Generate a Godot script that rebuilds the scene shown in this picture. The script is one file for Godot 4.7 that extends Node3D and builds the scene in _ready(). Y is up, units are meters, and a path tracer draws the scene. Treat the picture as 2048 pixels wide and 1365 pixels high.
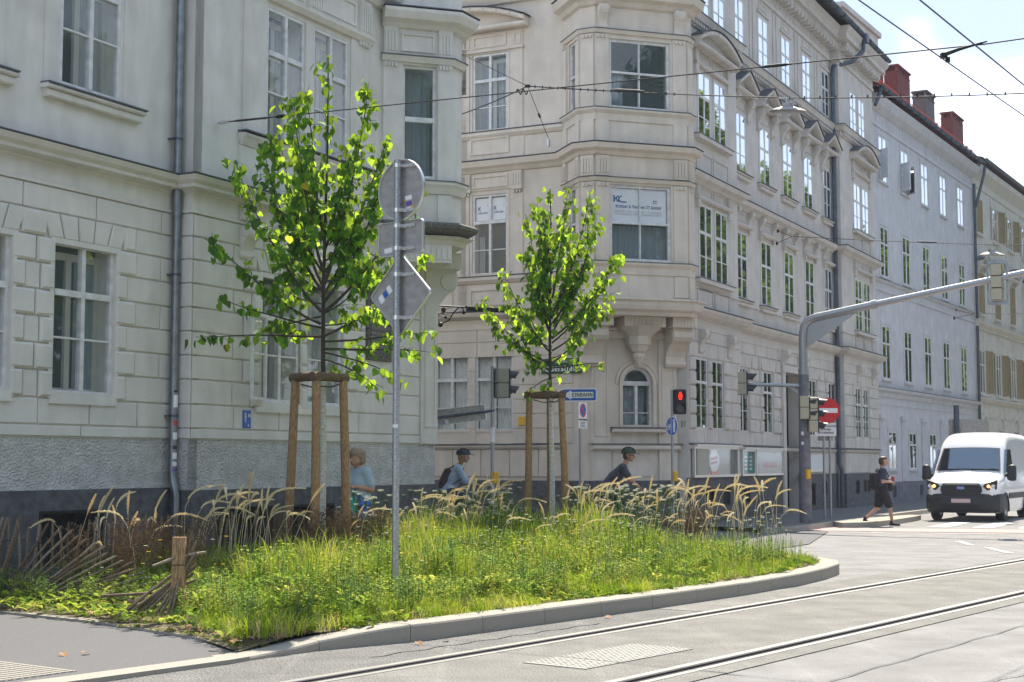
extends Node3D

var rng := RandomNumberGenerator.new()
var M := {}
var taken := {}
var pane_cache := {}
var win_cache := {}
var B := Vector3.ZERO          # base of the building being built

# ---------------------------------------------------------------- mesh building
class MB:
	var v := PackedVector3Array()
	var n := PackedVector3Array()
	var c := PackedColorArray()
	var u := PackedVector2Array()
	var xf := Transform3D()
	var col := Color(1, 1, 1)
	var colored := false

	func trin(p: Vector3, q: Vector3, r: Vector3, a: Vector3, b: Vector3, d: Vector3) -> void:
		v.push_back(xf * p); v.push_back(xf * r); v.push_back(xf * q)
		n.push_back((xf.basis * a).normalized()); n.push_back((xf.basis * d).normalized()); n.push_back((xf.basis * b).normalized())
		if colored:
			c.push_back(col); c.push_back(col); c.push_back(col)

	func tri(p: Vector3, q: Vector3, r: Vector3) -> void:
		var m := (q - p).cross(r - p)
		if m.length_squared() < 1e-16:
			return
		m = m.normalized()
		trin(p, q, r, m, m, m)

	func quad(p: Vector3, q: Vector3, r: Vector3, s: Vector3) -> void:
		tri(p, q, r); tri(p, r, s)

	func box(a: Vector3, b: Vector3) -> void:
		var x0 := minf(a.x, b.x); var x1 := maxf(a.x, b.x)
		var y0 := minf(a.y, b.y); var y1 := maxf(a.y, b.y)
		var z0 := minf(a.z, b.z); var z1 := maxf(a.z, b.z)
		quad(Vector3(x0, y0, z1), Vector3(x1, y0, z1), Vector3(x1, y1, z1), Vector3(x0, y1, z1))
		quad(Vector3(x1, y0, z0), Vector3(x0, y0, z0), Vector3(x0, y1, z0), Vector3(x1, y1, z0))
		quad(Vector3(x1, y0, z1), Vector3(x1, y0, z0), Vector3(x1, y1, z0), Vector3(x1, y1, z1))
		quad(Vector3(x0, y0, z0), Vector3(x0, y0, z1), Vector3(x0, y1, z1), Vector3(x0, y1, z0))
		quad(Vector3(x0, y1, z1), Vector3(x1, y1, z1), Vector3(x1, y1, z0), Vector3(x0, y1, z0))
		quad(Vector3(x0, y0, z0), Vector3(x1, y0, z0), Vector3(x1, y0, z1), Vector3(x0, y0, z1))

	# extrude a counter-clockwise outline along z, with a bevel round its front
	func prism(poly: PackedVector2Array, z0: float, z1: float, bev := 0.0, back := false) -> void:
		var k := poly.size()
		var ins := PackedVector2Array()
		for i in k:
			var a := (poly[i] - poly[(i + k - 1) % k]).normalized()
			var b := (poly[(i + 1) % k] - poly[i]).normalized()
			var na := Vector2(-a.y, a.x); var nb := Vector2(-b.y, b.x)
			ins.push_back(poly[i] + (na + nb) / maxf(0.3, 1.0 + na.dot(nb)) * bev)
		var zf := z1 - bev
		for i in k:
			var j := (i + 1) % k
			quad(Vector3(poly[i].x, poly[i].y, z0), Vector3(poly[j].x, poly[j].y, z0), Vector3(poly[j].x, poly[j].y, zf), Vector3(poly[i].x, poly[i].y, zf))
			if bev > 0.0:
				quad(Vector3(poly[i].x, poly[i].y, zf), Vector3(poly[j].x, poly[j].y, zf), Vector3(ins[j].x, ins[j].y, z1), Vector3(ins[i].x, ins[i].y, z1))
		var ix := Geometry2D.triangulate_polygon(ins)
		for i in range(0, ix.size(), 3):
			var p := ins[ix[i]]; var q := ins[ix[i + 1]]; var r := ins[ix[i + 2]]
			if (q - p).cross(r - p) < 0.0:
				var s := q; q = r; r = s
			tri(Vector3(p.x, p.y, z1), Vector3(q.x, q.y, z1), Vector3(r.x, r.y, z1))
			if back:
				tri(Vector3(p.x, p.y, z0), Vector3(r.x, r.y, z0), Vector3(q.x, q.y, z0))

	func rect(x0: float, y0: float, x1: float, y1: float, z0: float, z1: float, bev := 0.0) -> void:
		prism(PackedVector2Array([Vector2(x0, y0), Vector2(x1, y0), Vector2(x1, y1), Vector2(x0, y1)]), z0, z1, bev)

	# a moulding: profile of (out, height) from bottom to top, swept along a plan path of (x, depth); outside is to the right
	func sweep(path: Array, prof: Array, closed := false, caps := true) -> void:
		var k := path.size()
		var off := []
		for i in k:
			var a: Vector2 = path[(i + k - 1) % k]; var b: Vector2 = path[i]; var d: Vector2 = path[(i + 1) % k]
			var d1 := (b - a).normalized(); var d2 := (d - b).normalized()
			if not closed and i == 0: d1 = d2
			if not closed and i == k - 1: d2 = d1
			var n1 := Vector2(d1.y, -d1.x); var n2 := Vector2(d2.y, -d2.x)
			off.push_back((n1 + n2) / maxf(0.25, 1.0 + n1.dot(n2)))
		var seg := k if closed else k - 1
		for i in seg:
			var j := (i + 1) % k
			for m in prof.size() - 1:
				quad(at(path[i], off[i], prof[m]), at(path[j], off[j], prof[m]), at(path[j], off[j], prof[m + 1]), at(path[i], off[i], prof[m + 1]))
		if not closed and caps and prof.size() > 2:
			var poly := PackedVector2Array(prof)
			var ix := Geometry2D.triangulate_polygon(poly)
			for t in range(0, ix.size(), 3):
				tri(at(path[0], off[0], poly[ix[t]]), at(path[0], off[0], poly[ix[t + 1]]), at(path[0], off[0], poly[ix[t + 2]]))
				tri(at(path[k - 1], off[k - 1], poly[ix[t]]), at(path[k - 1], off[k - 1], poly[ix[t + 2]]), at(path[k - 1], off[k - 1], poly[ix[t + 1]]))

	func at(p: Vector2, o: Vector2, q: Vector2) -> Vector3:
		return Vector3(p.x + o.x * q.x, q.y, -(p.y + o.y * q.x))

	func tube(pts: Array, rad, seg := 8, caps := true) -> void:
		var k := pts.size()
		var rings := []
		var up := Vector3.UP
		for i in k:
			var p: Vector3 = pts[i]
			var d: Vector3 = ((pts[mini(i + 1, k - 1)] as Vector3) - (pts[maxi(i - 1, 0)] as Vector3)).normalized()
			if absf(d.dot(up)) > 0.9: up = Vector3.RIGHT if absf(d.x) < 0.7 else Vector3.BACK
			var x := d.cross(up).normalized(); var y := d.cross(x).normalized()
			up = -y
			var r: float = rad if not rad is Array else rad[i]
			var ring := []
			for s in seg:
				var a := TAU * s / seg
				ring.push_back([p + (x * cos(a) + y * sin(a)) * r, x * cos(a) + y * sin(a)])
			rings.push_back(ring)
		for i in k - 1:
			for s in seg:
				var t := (s + 1) % seg
				var a = rings[i][s]; var b = rings[i][t]; var d = rings[i + 1][t]; var e = rings[i + 1][s]
				trin(a[0], b[0], d[0], a[1], b[1], d[1]); trin(a[0], d[0], e[0], a[1], d[1], e[1])
		if caps:
			for s in range(1, seg - 1):
				tri(rings[0][0][0], rings[0][s + 1][0], rings[0][s][0])
				tri(rings[k - 1][0][0], rings[k - 1][s][0], rings[k - 1][s + 1][0])

	func lathe(prof: Array, seg := 16, mid := Vector3.ZERO, smooth := true, sx := 1.0, sz := 1.0) -> void:
		for i in prof.size() - 1:
			var a: Vector2 = prof[i]; var b: Vector2 = prof[i + 1]
			var nr := Vector2(b.y - a.y, -(b.x - a.x)).normalized()
			for s in seg:
				var t0 := TAU * s / seg; var t1 := TAU * (s + 1) / seg
				var c0 := Vector3(cos(t0) * sx, 0, -sin(t0) * sz); var c1 := Vector3(cos(t1) * sx, 0, -sin(t1) * sz)
				var p := mid + c0 * a.x + Vector3.UP * a.y; var q := mid + c1 * a.x + Vector3.UP * a.y
				var r := mid + c1 * b.x + Vector3.UP * b.y; var w := mid + c0 * b.x + Vector3.UP * b.y
				if smooth:
					var n0 := c0 * nr.x + Vector3.UP * nr.y; var n1 := c1 * nr.x + Vector3.UP * nr.y
					trin(p, q, r, n0, n1, n1); trin(p, r, w, n0, n1, n0)
				else:
					quad(p, q, r, w)

	func ball(mid: Vector3, r: float, seg := 12, sy := 1.0) -> void:
		var pr := []
		for i in range(0, 9):
			var a := -PI / 2 + PI * i / 8
			pr.push_back(Vector2(maxf(cos(a) * r, 0.0), sin(a) * r * sy))
		lathe(pr, seg, mid)

	func bar(a: Vector3, b: Vector3, w: float, h: float, up := Vector3.UP) -> void:
		var d := (b - a).normalized(); var x := d.cross(up).normalized(); var y := x.cross(d)
		var o := xf
		xf = o * Transform3D(Basis(x, y, -d), a)
		box(Vector3(-w / 2, -h / 2, 0), Vector3(w / 2, h / 2, -(b - a).length()))
		xf = o

	func mesh(mat: Material = null) -> ArrayMesh:
		var m := ArrayMesh.new()
		var a := []
		a.resize(Mesh.ARRAY_MAX)
		a[Mesh.ARRAY_VERTEX] = v; a[Mesh.ARRAY_NORMAL] = n
		if colored: a[Mesh.ARRAY_COLOR] = c
		if u.size() == v.size() and u.size(): a[Mesh.ARRAY_TEX_UV] = u
		m.add_surface_from_arrays(Mesh.PRIMITIVE_TRIANGLES, a)
		if mat: m.surface_set_material(0, mat)
		return m

# ---------------------------------------------------------------- naming and tagging
func numbered(parent: Node, called: String) -> String:
	var key := str(parent.get_instance_id()) + called
	var k: int = taken.get(key, 0)
	taken[key] = k + 1
	return called if k == 0 else "%s_%03d" % [called, k]

func put(parent: Node, called: String, m: Mesh, mat: Material = null, xf := Transform3D()) -> MeshInstance3D:
	var o := MeshInstance3D.new()
	o.name = numbered(parent, called); o.mesh = m; o.transform = xf
	if mat: o.material_override = mat
	parent.add_child(o)
	return o

func tag(o: Node3D, label: String, category := "", group := "", kind := "") -> Node3D:
	if label: o.set_meta("label", label)
	if category: o.set_meta("category", category)
	if group: o.set_meta("group", group)
	if kind: o.set_meta("kind", kind)
	return o

func thing(called: String, label: String, category: String, where := Vector3.ZERO, turn := 0.0, group := "") -> Node3D:
	var o := Node3D.new()
	o.name = numbered(self, called); o.position = where; o.rotation.y = turn
	add_child(o)
	tag(o, label, category, group)
	return o

func struct(called: String, m: Mesh, mat: Material, parent: Node = null) -> MeshInstance3D:
	var o := put(parent if parent else self, called, m, mat)
	if parent == null: o.set_meta("kind", "structure")
	return o

func stuff(called: String, label: String, category: String, parent: Node, m: Mesh, mat: Material, xfs: Array, cols := []) -> MultiMeshInstance3D:
	var mm := MultiMesh.new()
	mm.transform_format = MultiMesh.TRANSFORM_3D
	mm.use_colors = cols.size() > 0
	mm.mesh = m; mm.instance_count = xfs.size()
	for i in xfs.size():
		mm.set_instance_transform(i, xfs[i])
		if cols.size(): mm.set_instance_color(i, cols[i])
	var o := MultiMeshInstance3D.new()
	o.name = numbered(parent, called); o.multimesh = mm
	if mat: o.material_override = mat
	parent.add_child(o)
	tag(o, label, category, "", "stuff")
	return o

# ---------------------------------------------------------------- materials
func lin(r: float, g: float, b: float, a := 1.0) -> Color:
	var c := Color(r, g, b).linear_to_srgb(); c.a = a
	return c

func mat(called: String, c: Color, rough := 0.8, metal := 0.0) -> StandardMaterial3D:
	var m := StandardMaterial3D.new()
	m.resource_name = called; m.albedo_color = c; m.roughness = rough; m.metallic = metal
	M[called] = m
	return m

func noise_tex(sd: int, freq: float, lo: Color, hi: Color, size := 512, oct := 4, type := FastNoiseLite.TYPE_SIMPLEX_SMOOTH, mid := 0.5) -> NoiseTexture2D:
	var f := FastNoiseLite.new()
	f.seed = sd; f.frequency = freq; f.noise_type = type; f.fractal_octaves = oct
	var t := NoiseTexture2D.new()
	t.width = size; t.height = size; t.seamless = true; t.noise = f
	var g := Gradient.new()
	g.set_color(0, lo); g.set_color(1, hi)
	g.add_point(mid, lo.lerp(hi, 0.5))
	t.color_ramp = g
	return t

func bump_tex(sd: int, freq: float, strength: float, size := 512, oct := 4) -> NoiseTexture2D:
	var t := noise_tex(sd, freq, Color.BLACK, Color.WHITE, size, oct)
	t.color_ramp = null
	t.as_normal_map = true; t.bump_strength = strength
	return t

func dress(m: StandardMaterial3D, tex: Texture2D, scale: float, nrm: Texture2D = null, nscale := 1.0) -> StandardMaterial3D:
	m.uv1_triplanar = true; m.uv1_world_triplanar = true
	m.uv1_scale = Vector3.ONE * scale
	if tex: m.albedo_texture = tex
	if nrm:
		m.normal_enabled = true; m.normal_texture = nrm; m.normal_scale = nscale
	return m

# a second, larger pattern multiplied over the first: rain streaks, patches
func weather(m: StandardMaterial3D, tex: Texture2D, scale: Vector3) -> StandardMaterial3D:
	m.detail_enabled = true; m.detail_blend_mode = BaseMaterial3D.BLEND_MODE_MUL; m.detail_albedo = tex
	m.detail_uv_layer = BaseMaterial3D.DETAIL_UV_2
	m.uv2_triplanar = true; m.uv2_world_triplanar = true; m.uv2_scale = scale
	return m

func g(x: float) -> Color:
	return Color(x, x, x)

func make_materials() -> void:
	var mottle := noise_tex(3, 0.006, g(0.90), g(1.0), 512, 5)
	var streak := noise_tex(8, 0.012, g(0.8), g(1.0), 512, 6)
	var fine := bump_tex(5, 0.08, 2.0, 512, 3)
	var rough := bump_tex(6, 0.07, 14.0, 512, 3)
	var speck := noise_tex(11, 0.16, g(0.55), g(1.0), 512, 4, FastNoiseLite.TYPE_SIMPLEX, 0.35)
	var drips := noise_tex(41, 0.012, Color(0.915, 0.91, 0.90), Color(1, 1, 1), 512, 5, FastNoiseLite.TYPE_SIMPLEX_SMOOTH, 0.42)
	var worn := noise_tex(43, 0.012, Color(0.84, 0.84, 0.84), Color(1, 1, 1), 512, 5)
	var patchy := noise_tex(12, 0.008, g(0.72), g(1.0), 512, 6)
	for a in [["plaster_grey", lin(0.765, 0.745, 0.69)], ["plaster_beige", lin(0.77, 0.69, 0.59)], ["plaster_lilac", lin(0.67, 0.675, 0.71)], ["plaster_cream", lin(0.74, 0.715, 0.64)], ["plaster_warm", lin(0.675, 0.635, 0.59)]]:
		weather(dress(mat(a[0], a[1], 0.9), mottle, 0.35, fine, 0.25), drips, Vector3(0.55, 0.12, 0.55))
	dress(mat("roughcast", lin(0.66, 0.655, 0.62), 0.95), streak, 0.6, rough, 0.9)
	dress(mat("plinth_stone", lin(0.16, 0.165, 0.175), 0.75), noise_tex(21, 0.02, g(0.55), g(1.0), 512, 6), 0.5, fine, 0.5)
	dress(mat("plinth_lilac", lin(0.22, 0.235, 0.27), 0.85), patchy, 0.5, fine, 0.4)
	dress(mat("worn_stone", lin(0.32, 0.30, 0.26), 0.9), noise_tex(22, 0.03, g(0.35), g(1.0), 512, 6), 1.2, rough, 0.7)
	mat("flashing", lin(0.10, 0.11, 0.125), 0.55, 0.3)
	dress(mat("zinc", lin(0.34, 0.37, 0.40), 0.38, 0.85), patchy, 0.9)
	dress(mat("zinc_dark", lin(0.11, 0.14, 0.19), 0.5, 0.5), patchy, 0.9)
	dress(mat("galvanized", lin(0.50, 0.52, 0.55), 0.42, 0.8), noise_tex(23, 0.05, g(0.72), g(1.0), 256, 3, FastNoiseLite.TYPE_CELLULAR), 3.0)
	dress(mat("mast_paint", lin(0.21, 0.215, 0.25), 0.55, 0.15), patchy, 1.1)
	dress(mat("sign_back", lin(0.44, 0.425, 0.41), 0.5, 0.35), streak, 1.4)
	mat("aluminium", lin(0.72, 0.72, 0.72), 0.3, 0.9)
	dress(mat("white_wood", lin(0.80, 0.80, 0.79), 0.45), streak, 0.8)
	mat("shutter_wood", lin(0.34, 0.28, 0.16), 0.7)
	mat("inner_frame", lin(0.50, 0.48, 0.42), 0.5)
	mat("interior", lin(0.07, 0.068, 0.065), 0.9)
	mat("room_dark", lin(0.035, 0.04, 0.045), 0.8)
	dress(mat("curtain", lin(0.36, 0.37, 0.36), 0.95), mottle, 0.8)
	dress(mat("curtain_bright", lin(0.72, 0.72, 0.68), 0.95), mottle, 0.8)
	var dw := mat("dark_wood", lin(0.02, 0.018, 0.016), 0.9)
	dw.metallic_specular = 0.15
	mat("curtain_grey", lin(0.17, 0.21, 0.23), 0.9)
	var gl := mat("glass", Color(0.75, 0.85, 0.85, 0.10), 0.02)
	gl.transparency = BaseMaterial3D.TRANSPARENCY_ALPHA; gl.metallic_specular = 1.0
	mat("glass_mirror", lin(0.86, 0.90, 0.93), 0.02, 1.0)
	mat("glass_dim", lin(0.42, 0.45, 0.45), 0.02, 1.0)
	mat("black_iron", lin(0.012, 0.012, 0.014), 0.5, 0.3)
	mat("black_plastic", lin(0.014, 0.014, 0.016), 0.45)
	mat("rubber", lin(0.016, 0.016, 0.017), 0.85)
	mat("cable", lin(0.035, 0.033, 0.032), 0.6)
	mat("cable_blue", lin(0.035, 0.05, 0.11), 0.5, 0.3)
	mat("signal_beige", lin(0.42, 0.39, 0.28), 0.5)
	mat("signal_grey", lin(0.24, 0.24, 0.20), 0.5)
	mat("yellow_box", lin(0.72, 0.42, 0.02), 0.45)
	mat("blue_sign", lin(0.012, 0.10, 0.42), 0.4)
	mat("red_sign", lin(0.55, 0.015, 0.02), 0.4)
	mat("white_sign", lin(0.78, 0.78, 0.78), 0.4)
	mat("print_black", lin(0.02, 0.02, 0.02), 0.5)
	mat("print_blue", lin(0.03, 0.09, 0.24), 0.6)
	mat("print_grey", lin(0.42, 0.44, 0.48), 0.6)
	mat("print_red", lin(0.5, 0.06, 0.06), 0.6)
	mat("paper", lin(0.74, 0.74, 0.77), 0.8)
	mat("green_sign", lin(0.012, 0.085, 0.03), 0.35)
	mat("purple_print", lin(0.12, 0.07, 0.34), 0.5)
	# ground
	weather(dress(mat("asphalt", lin(0.44, 0.435, 0.43), 0.95), speck, 1.1, rough, 0.6), worn, Vector3.ONE * 0.16)
	weather(dress(mat("asphalt_near", lin(0.37, 0.365, 0.35), 0.95), speck, 0.8, rough, 1.1), worn, Vector3.ONE * 0.25)
	dress(mat("asphalt_dark", lin(0.155, 0.155, 0.165), 0.9), noise_tex(13, 0.2, g(0.7), g(1.0), 512, 4), 1.4, rough, 0.35)
	weather(dress(mat("track_slab", lin(0.40, 0.39, 0.365), 0.95), noise_tex(14, 0.15, g(0.6), g(1.0), 512, 5), 0.8, rough, 0.7), worn, Vector3.ONE * 0.2)
	dress(mat("pavement", lin(0.20, 0.205, 0.21), 0.9), speck, 1.2, rough, 0.3)
	dress(mat("granite", lin(0.50, 0.465, 0.40), 0.85), noise_tex(15, 0.22, g(0.6), g(1.0), 512, 3), 2.2, rough, 0.35)
	dress(mat("soil", lin(0.27, 0.22, 0.14), 1.0), patchy, 1.0, rough, 1.2)
	dress(mat("road_white", lin(0.72, 0.72, 0.72), 0.8), noise_tex(16, 0.05, g(0.62), g(1.0), 512, 5), 0.8)
	dress(mat("road_red", lin(0.52, 0.33, 0.32), 0.85), noise_tex(17, 0.05, g(0.75), g(1.0), 512, 5), 0.8)
	mat("rail_steel", lin(0.075, 0.075, 0.08), 0.8).metallic_specular = 0.2
	mat("rail_groove", lin(0.008, 0.008, 0.011), 0.95).metallic_specular = 0.05
	dress(mat("steel_plate", lin(0.36, 0.36, 0.35), 0.5, 0.4), speck, 1.5)
	mat("joint", lin(0.26, 0.25, 0.23), 0.95)
	# wood and plants
	dress(mat("bark", lin(0.105, 0.085, 0.06), 0.95), noise_tex(31, 0.05, g(0.5), g(1.0), 256, 5), 3.0, rough, 1.0)
	dress(mat("limewash", lin(0.82, 0.83, 0.76), 0.9), noise_tex(32, 0.03, g(0.55), g(1.0), 256, 6, FastNoiseLite.TYPE_SIMPLEX_SMOOTH, 0.25), 3.0, rough, 0.6)
	var st := noise_tex(33, 0.02, Color(0.60, 0.52, 0.44), Color(1, 1, 1), 512, 5)
	dress(mat("stake_wood", lin(0.50, 0.35, 0.19), 0.85), st, 1.0, fine, 0.8)
	M.stake_wood.uv1_scale = Vector3(5, 0.8, 5)
	dress(mat("rail_wood", lin(0.20, 0.15, 0.095), 0.9), st, 2.0, fine, 0.8)
	for a in [["picket_wood", lin(0.34, 0.285, 0.215)], ["picket_pale", lin(0.48, 0.43, 0.36)], ["picket_dark", lin(0.21, 0.165, 0.12)]]:
		dress(mat(a[0], a[1], 0.9), st, 3.0, fine, 0.8)
	var k := 0
	for a in [["leaf_dark", lin(0.022, 0.095, 0.006), 0.55], ["leaf_green", lin(0.045, 0.165, 0.007), 0.8], ["leaf_light", lin(0.105, 0.26, 0.010), 0.95], ["leaf_yellow", lin(0.34, 0.26, 0.02), 0.7]]:
		var m := mat(a[0], a[1], 0.6)
		m.metallic_specular = 0.3
		m.backlight_enabled = true; m.backlight = Color(a[2] * 0.85, a[2], a[2] * 0.3)
		k += 1
	for a in [["blade", 0.8], ["seedhead", 0.6], ["petal", 0.5]]:
		var m := mat(a[0], Color.WHITE, 0.8)
		m.metallic_specular = 0.15
		m.vertex_color_use_as_albedo = true
		m.backlight_enabled = true; m.backlight = Color(a[1], a[1], a[1])
	var fl := mat("fallen_leaf", lin(0.30, 0.15, 0.055), 0.8)
	fl.backlight_enabled = true; fl.backlight = Color(0.5, 0.5, 0.5)
	# roofs
	dress(mat("roof_tile", lin(0.30, 0.075, 0.05), 0.8), streak, 2.0, fine, 0.5)
	dress(mat("roof_tile_old", lin(0.17, 0.085, 0.075), 0.85), streak, 2.0, fine, 0.5)
	dress(mat("roof_slate", lin(0.17, 0.165, 0.175), 0.7), streak, 2.0)
	dress(mat("brick_red", lin(0.23, 0.06, 0.05), 0.85), streak, 2.5)
	mat("mortar", lin(0.30, 0.2, 0.17), 0.9)
	dress(mat("chimney_render", lin(0.16, 0.15, 0.145), 0.9), streak, 0.8)
	mat("roof_sheet", lin(0.62, 0.60, 0.58), 0.5, 0.3)
	mat("snow_guard", lin(0.5, 0.06, 0.04), 0.6)
	# people and vehicle
	mat("skin", lin(0.46, 0.26, 0.18), 0.55)
	mat("skin_tan", lin(0.40, 0.21, 0.14), 0.55)
	mat("hair_brown", lin(0.06, 0.035, 0.02), 0.6)
	mat("hair_grey", lin(0.27, 0.20, 0.14), 0.7)
	mat("hair_blond", lin(0.30, 0.18, 0.07), 0.7)
	for a in [["cloth_navy", lin(0.035, 0.045, 0.085)], ["cloth_black", lin(0.013, 0.013, 0.016)], ["cloth_paleblue", lin(0.36, 0.45, 0.58)], ["cloth_blouse", lin(0.33, 0.42, 0.50)], ["cloth_slate", lin(0.05, 0.055, 0.07)], ["cloth_jeans", lin(0.03, 0.045, 0.09)], ["cloth_brown", lin(0.10, 0.08, 0.06)], ["cloth_maroon", lin(0.05, 0.03, 0.035)], ["bag_teal", lin(0.02, 0.33, 0.26)], ["bag_blue", lin(0.02, 0.14, 0.55)], ["mask_white", lin(0.7, 0.72, 0.74)], ["cup_red", lin(0.45, 0.03, 0.04)], ["shoe_sole", lin(0.5, 0.5, 0.5)], ["helmet_grey", lin(0.05, 0.06, 0.075)], ["helmet_green", lin(0.035, 0.06, 0.045)]]:
		var m := mat(a[0], a[1], 0.8)
		m.rim_enabled = true; m.rim = 0.25
	var vp := mat("van_paint", lin(0.80, 0.81, 0.83), 0.3)
	vp.clearcoat_enabled = true; vp.clearcoat = 0.8; vp.clearcoat_roughness = 0.05
	mat("van_plastic", lin(0.018, 0.02, 0.024), 0.55)
	mat("van_glass", lin(0.16, 0.19, 0.22), 0.03, 0.9)
	mat("chrome", lin(0.7, 0.7, 0.72), 0.12, 1.0)
	mat("plate_blank", lin(0.62, 0.47, 0.45), 0.5)
	var hl := mat("headlight_glow", lin(1.0, 0.6, 0.2), 0.4)
	hl.emission_enabled = true; hl.emission = Color(1.0, 0.66, 0.3); hl.emission_energy_multiplier = 3.0
	var rl := mat("signal_red_glow", lin(0.6, 0.02, 0.01), 0.4)
	rl.emission_enabled = true; rl.emission = Color(1.0, 0.08, 0.03); rl.emission_energy_multiplier = 2.5
	var lens := mat("lens_dark", lin(0.02, 0.025, 0.025), 0.15)
	lens.metallic_specular = 0.7

# ---------------------------------------------------------------- facade tools
func fr(x: float, z: float, deg: float, off := 0.0) -> Transform3D:
	var a := deg_to_rad(deg)
	var bx := Vector3(sin(a), 0, -cos(a)); var bz := Vector3(cos(a), 0, sin(a))
	return Transform3D(Basis(bx, Vector3.UP, bz), Vector3(x, 0, -z) + bz * off - B)

func pt(x: float, z: float, deg: float, t: float, off := 0.0) -> Vector2:      # plan point of a facade, (x, depth)
	var a := deg_to_rad(deg)
	return Vector2(x + sin(a) * t + cos(a) * off, z + cos(a) * t - sin(a) * off)

func lmb() -> MB:                                                                # a builder for plan coordinates
	var m := MB.new()
	m.xf = Transform3D(Basis(), -B)
	return m

func slab(mb: MB, t0: float, t1: float, h0: float, h1: float, holes: Array, thick := 0.35, face := 0.0) -> void:
	var xs := [t0, t1]; var ys := [h0, h1]
	for q in holes:
		for x in [q[0], q[1]]:
			if x > t0 and x < t1 and not xs.has(x): xs.push_back(x)
		for y in [q[2], q[3]]:
			if y > h0 and y < h1 and not ys.has(y): ys.push_back(y)
	xs.sort(); ys.sort()
	var b := face - thick
	for i in xs.size() - 1:
		for j in ys.size() - 1:
			var cx: float = (xs[i] + xs[i + 1]) / 2; var cy: float = (ys[j] + ys[j + 1]) / 2
			var open := false
			for q in holes:
				if cx > q[0] and cx < q[1] and cy > q[2] and cy < q[3]: open = true
			if open: continue
			mb.quad(Vector3(xs[i], ys[j], face), Vector3(xs[i + 1], ys[j], face), Vector3(xs[i + 1], ys[j + 1], face), Vector3(xs[i], ys[j + 1], face))
			mb.quad(Vector3(xs[i + 1], ys[j], b), Vector3(xs[i], ys[j], b), Vector3(xs[i], ys[j + 1], b), Vector3(xs[i + 1], ys[j + 1], b))
	for q in holes:
		var x0: float = q[0]; var x1: float = q[1]; var y0: float = maxf(q[2], h0); var y1: float = minf(q[3], h1)
		mb.quad(Vector3(x0, y0, face), Vector3(x0, y1, face), Vector3(x0, y1, b), Vector3(x0, y0, b))
		mb.quad(Vector3(x1, y0, b), Vector3(x1, y1, b), Vector3(x1, y1, face), Vector3(x1, y0, face))
		mb.quad(Vector3(x0, y0, b), Vector3(x1, y0, b), Vector3(x1, y0, face), Vector3(x0, y0, face))
		mb.quad(Vector3(x0, y1, face), Vector3(x1, y1, face), Vector3(x1, y1, b), Vector3(x0, y1, b))
	mb.quad(Vector3(t0, h0, b), Vector3(t0, h0, face), Vector3(t0, h1, face), Vector3(t0, h1, b))
	mb.quad(Vector3(t1, h0, face), Vector3(t1, h0, b), Vector3(t1, h1, b), Vector3(t1, h1, face))
	mb.quad(Vector3(t0, h1, face), Vector3(t1, h1, face), Vector3(t1, h1, b), Vector3(t0, h1, b))

func pane_mesh(w: float, h: float) -> Mesh:
	var key := "%.3f %.3f" % [w, h]
	if not pane_cache.has(key):
		var m := MB.new()
		m.quad(Vector3(-w / 2, -h / 2, 0), Vector3(w / 2, -h / 2, 0), Vector3(w / 2, h / 2, 0), Vector3(-w / 2, h / 2, 0))
		pane_cache[key] = m.mesh()
	return pane_cache[key]

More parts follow.
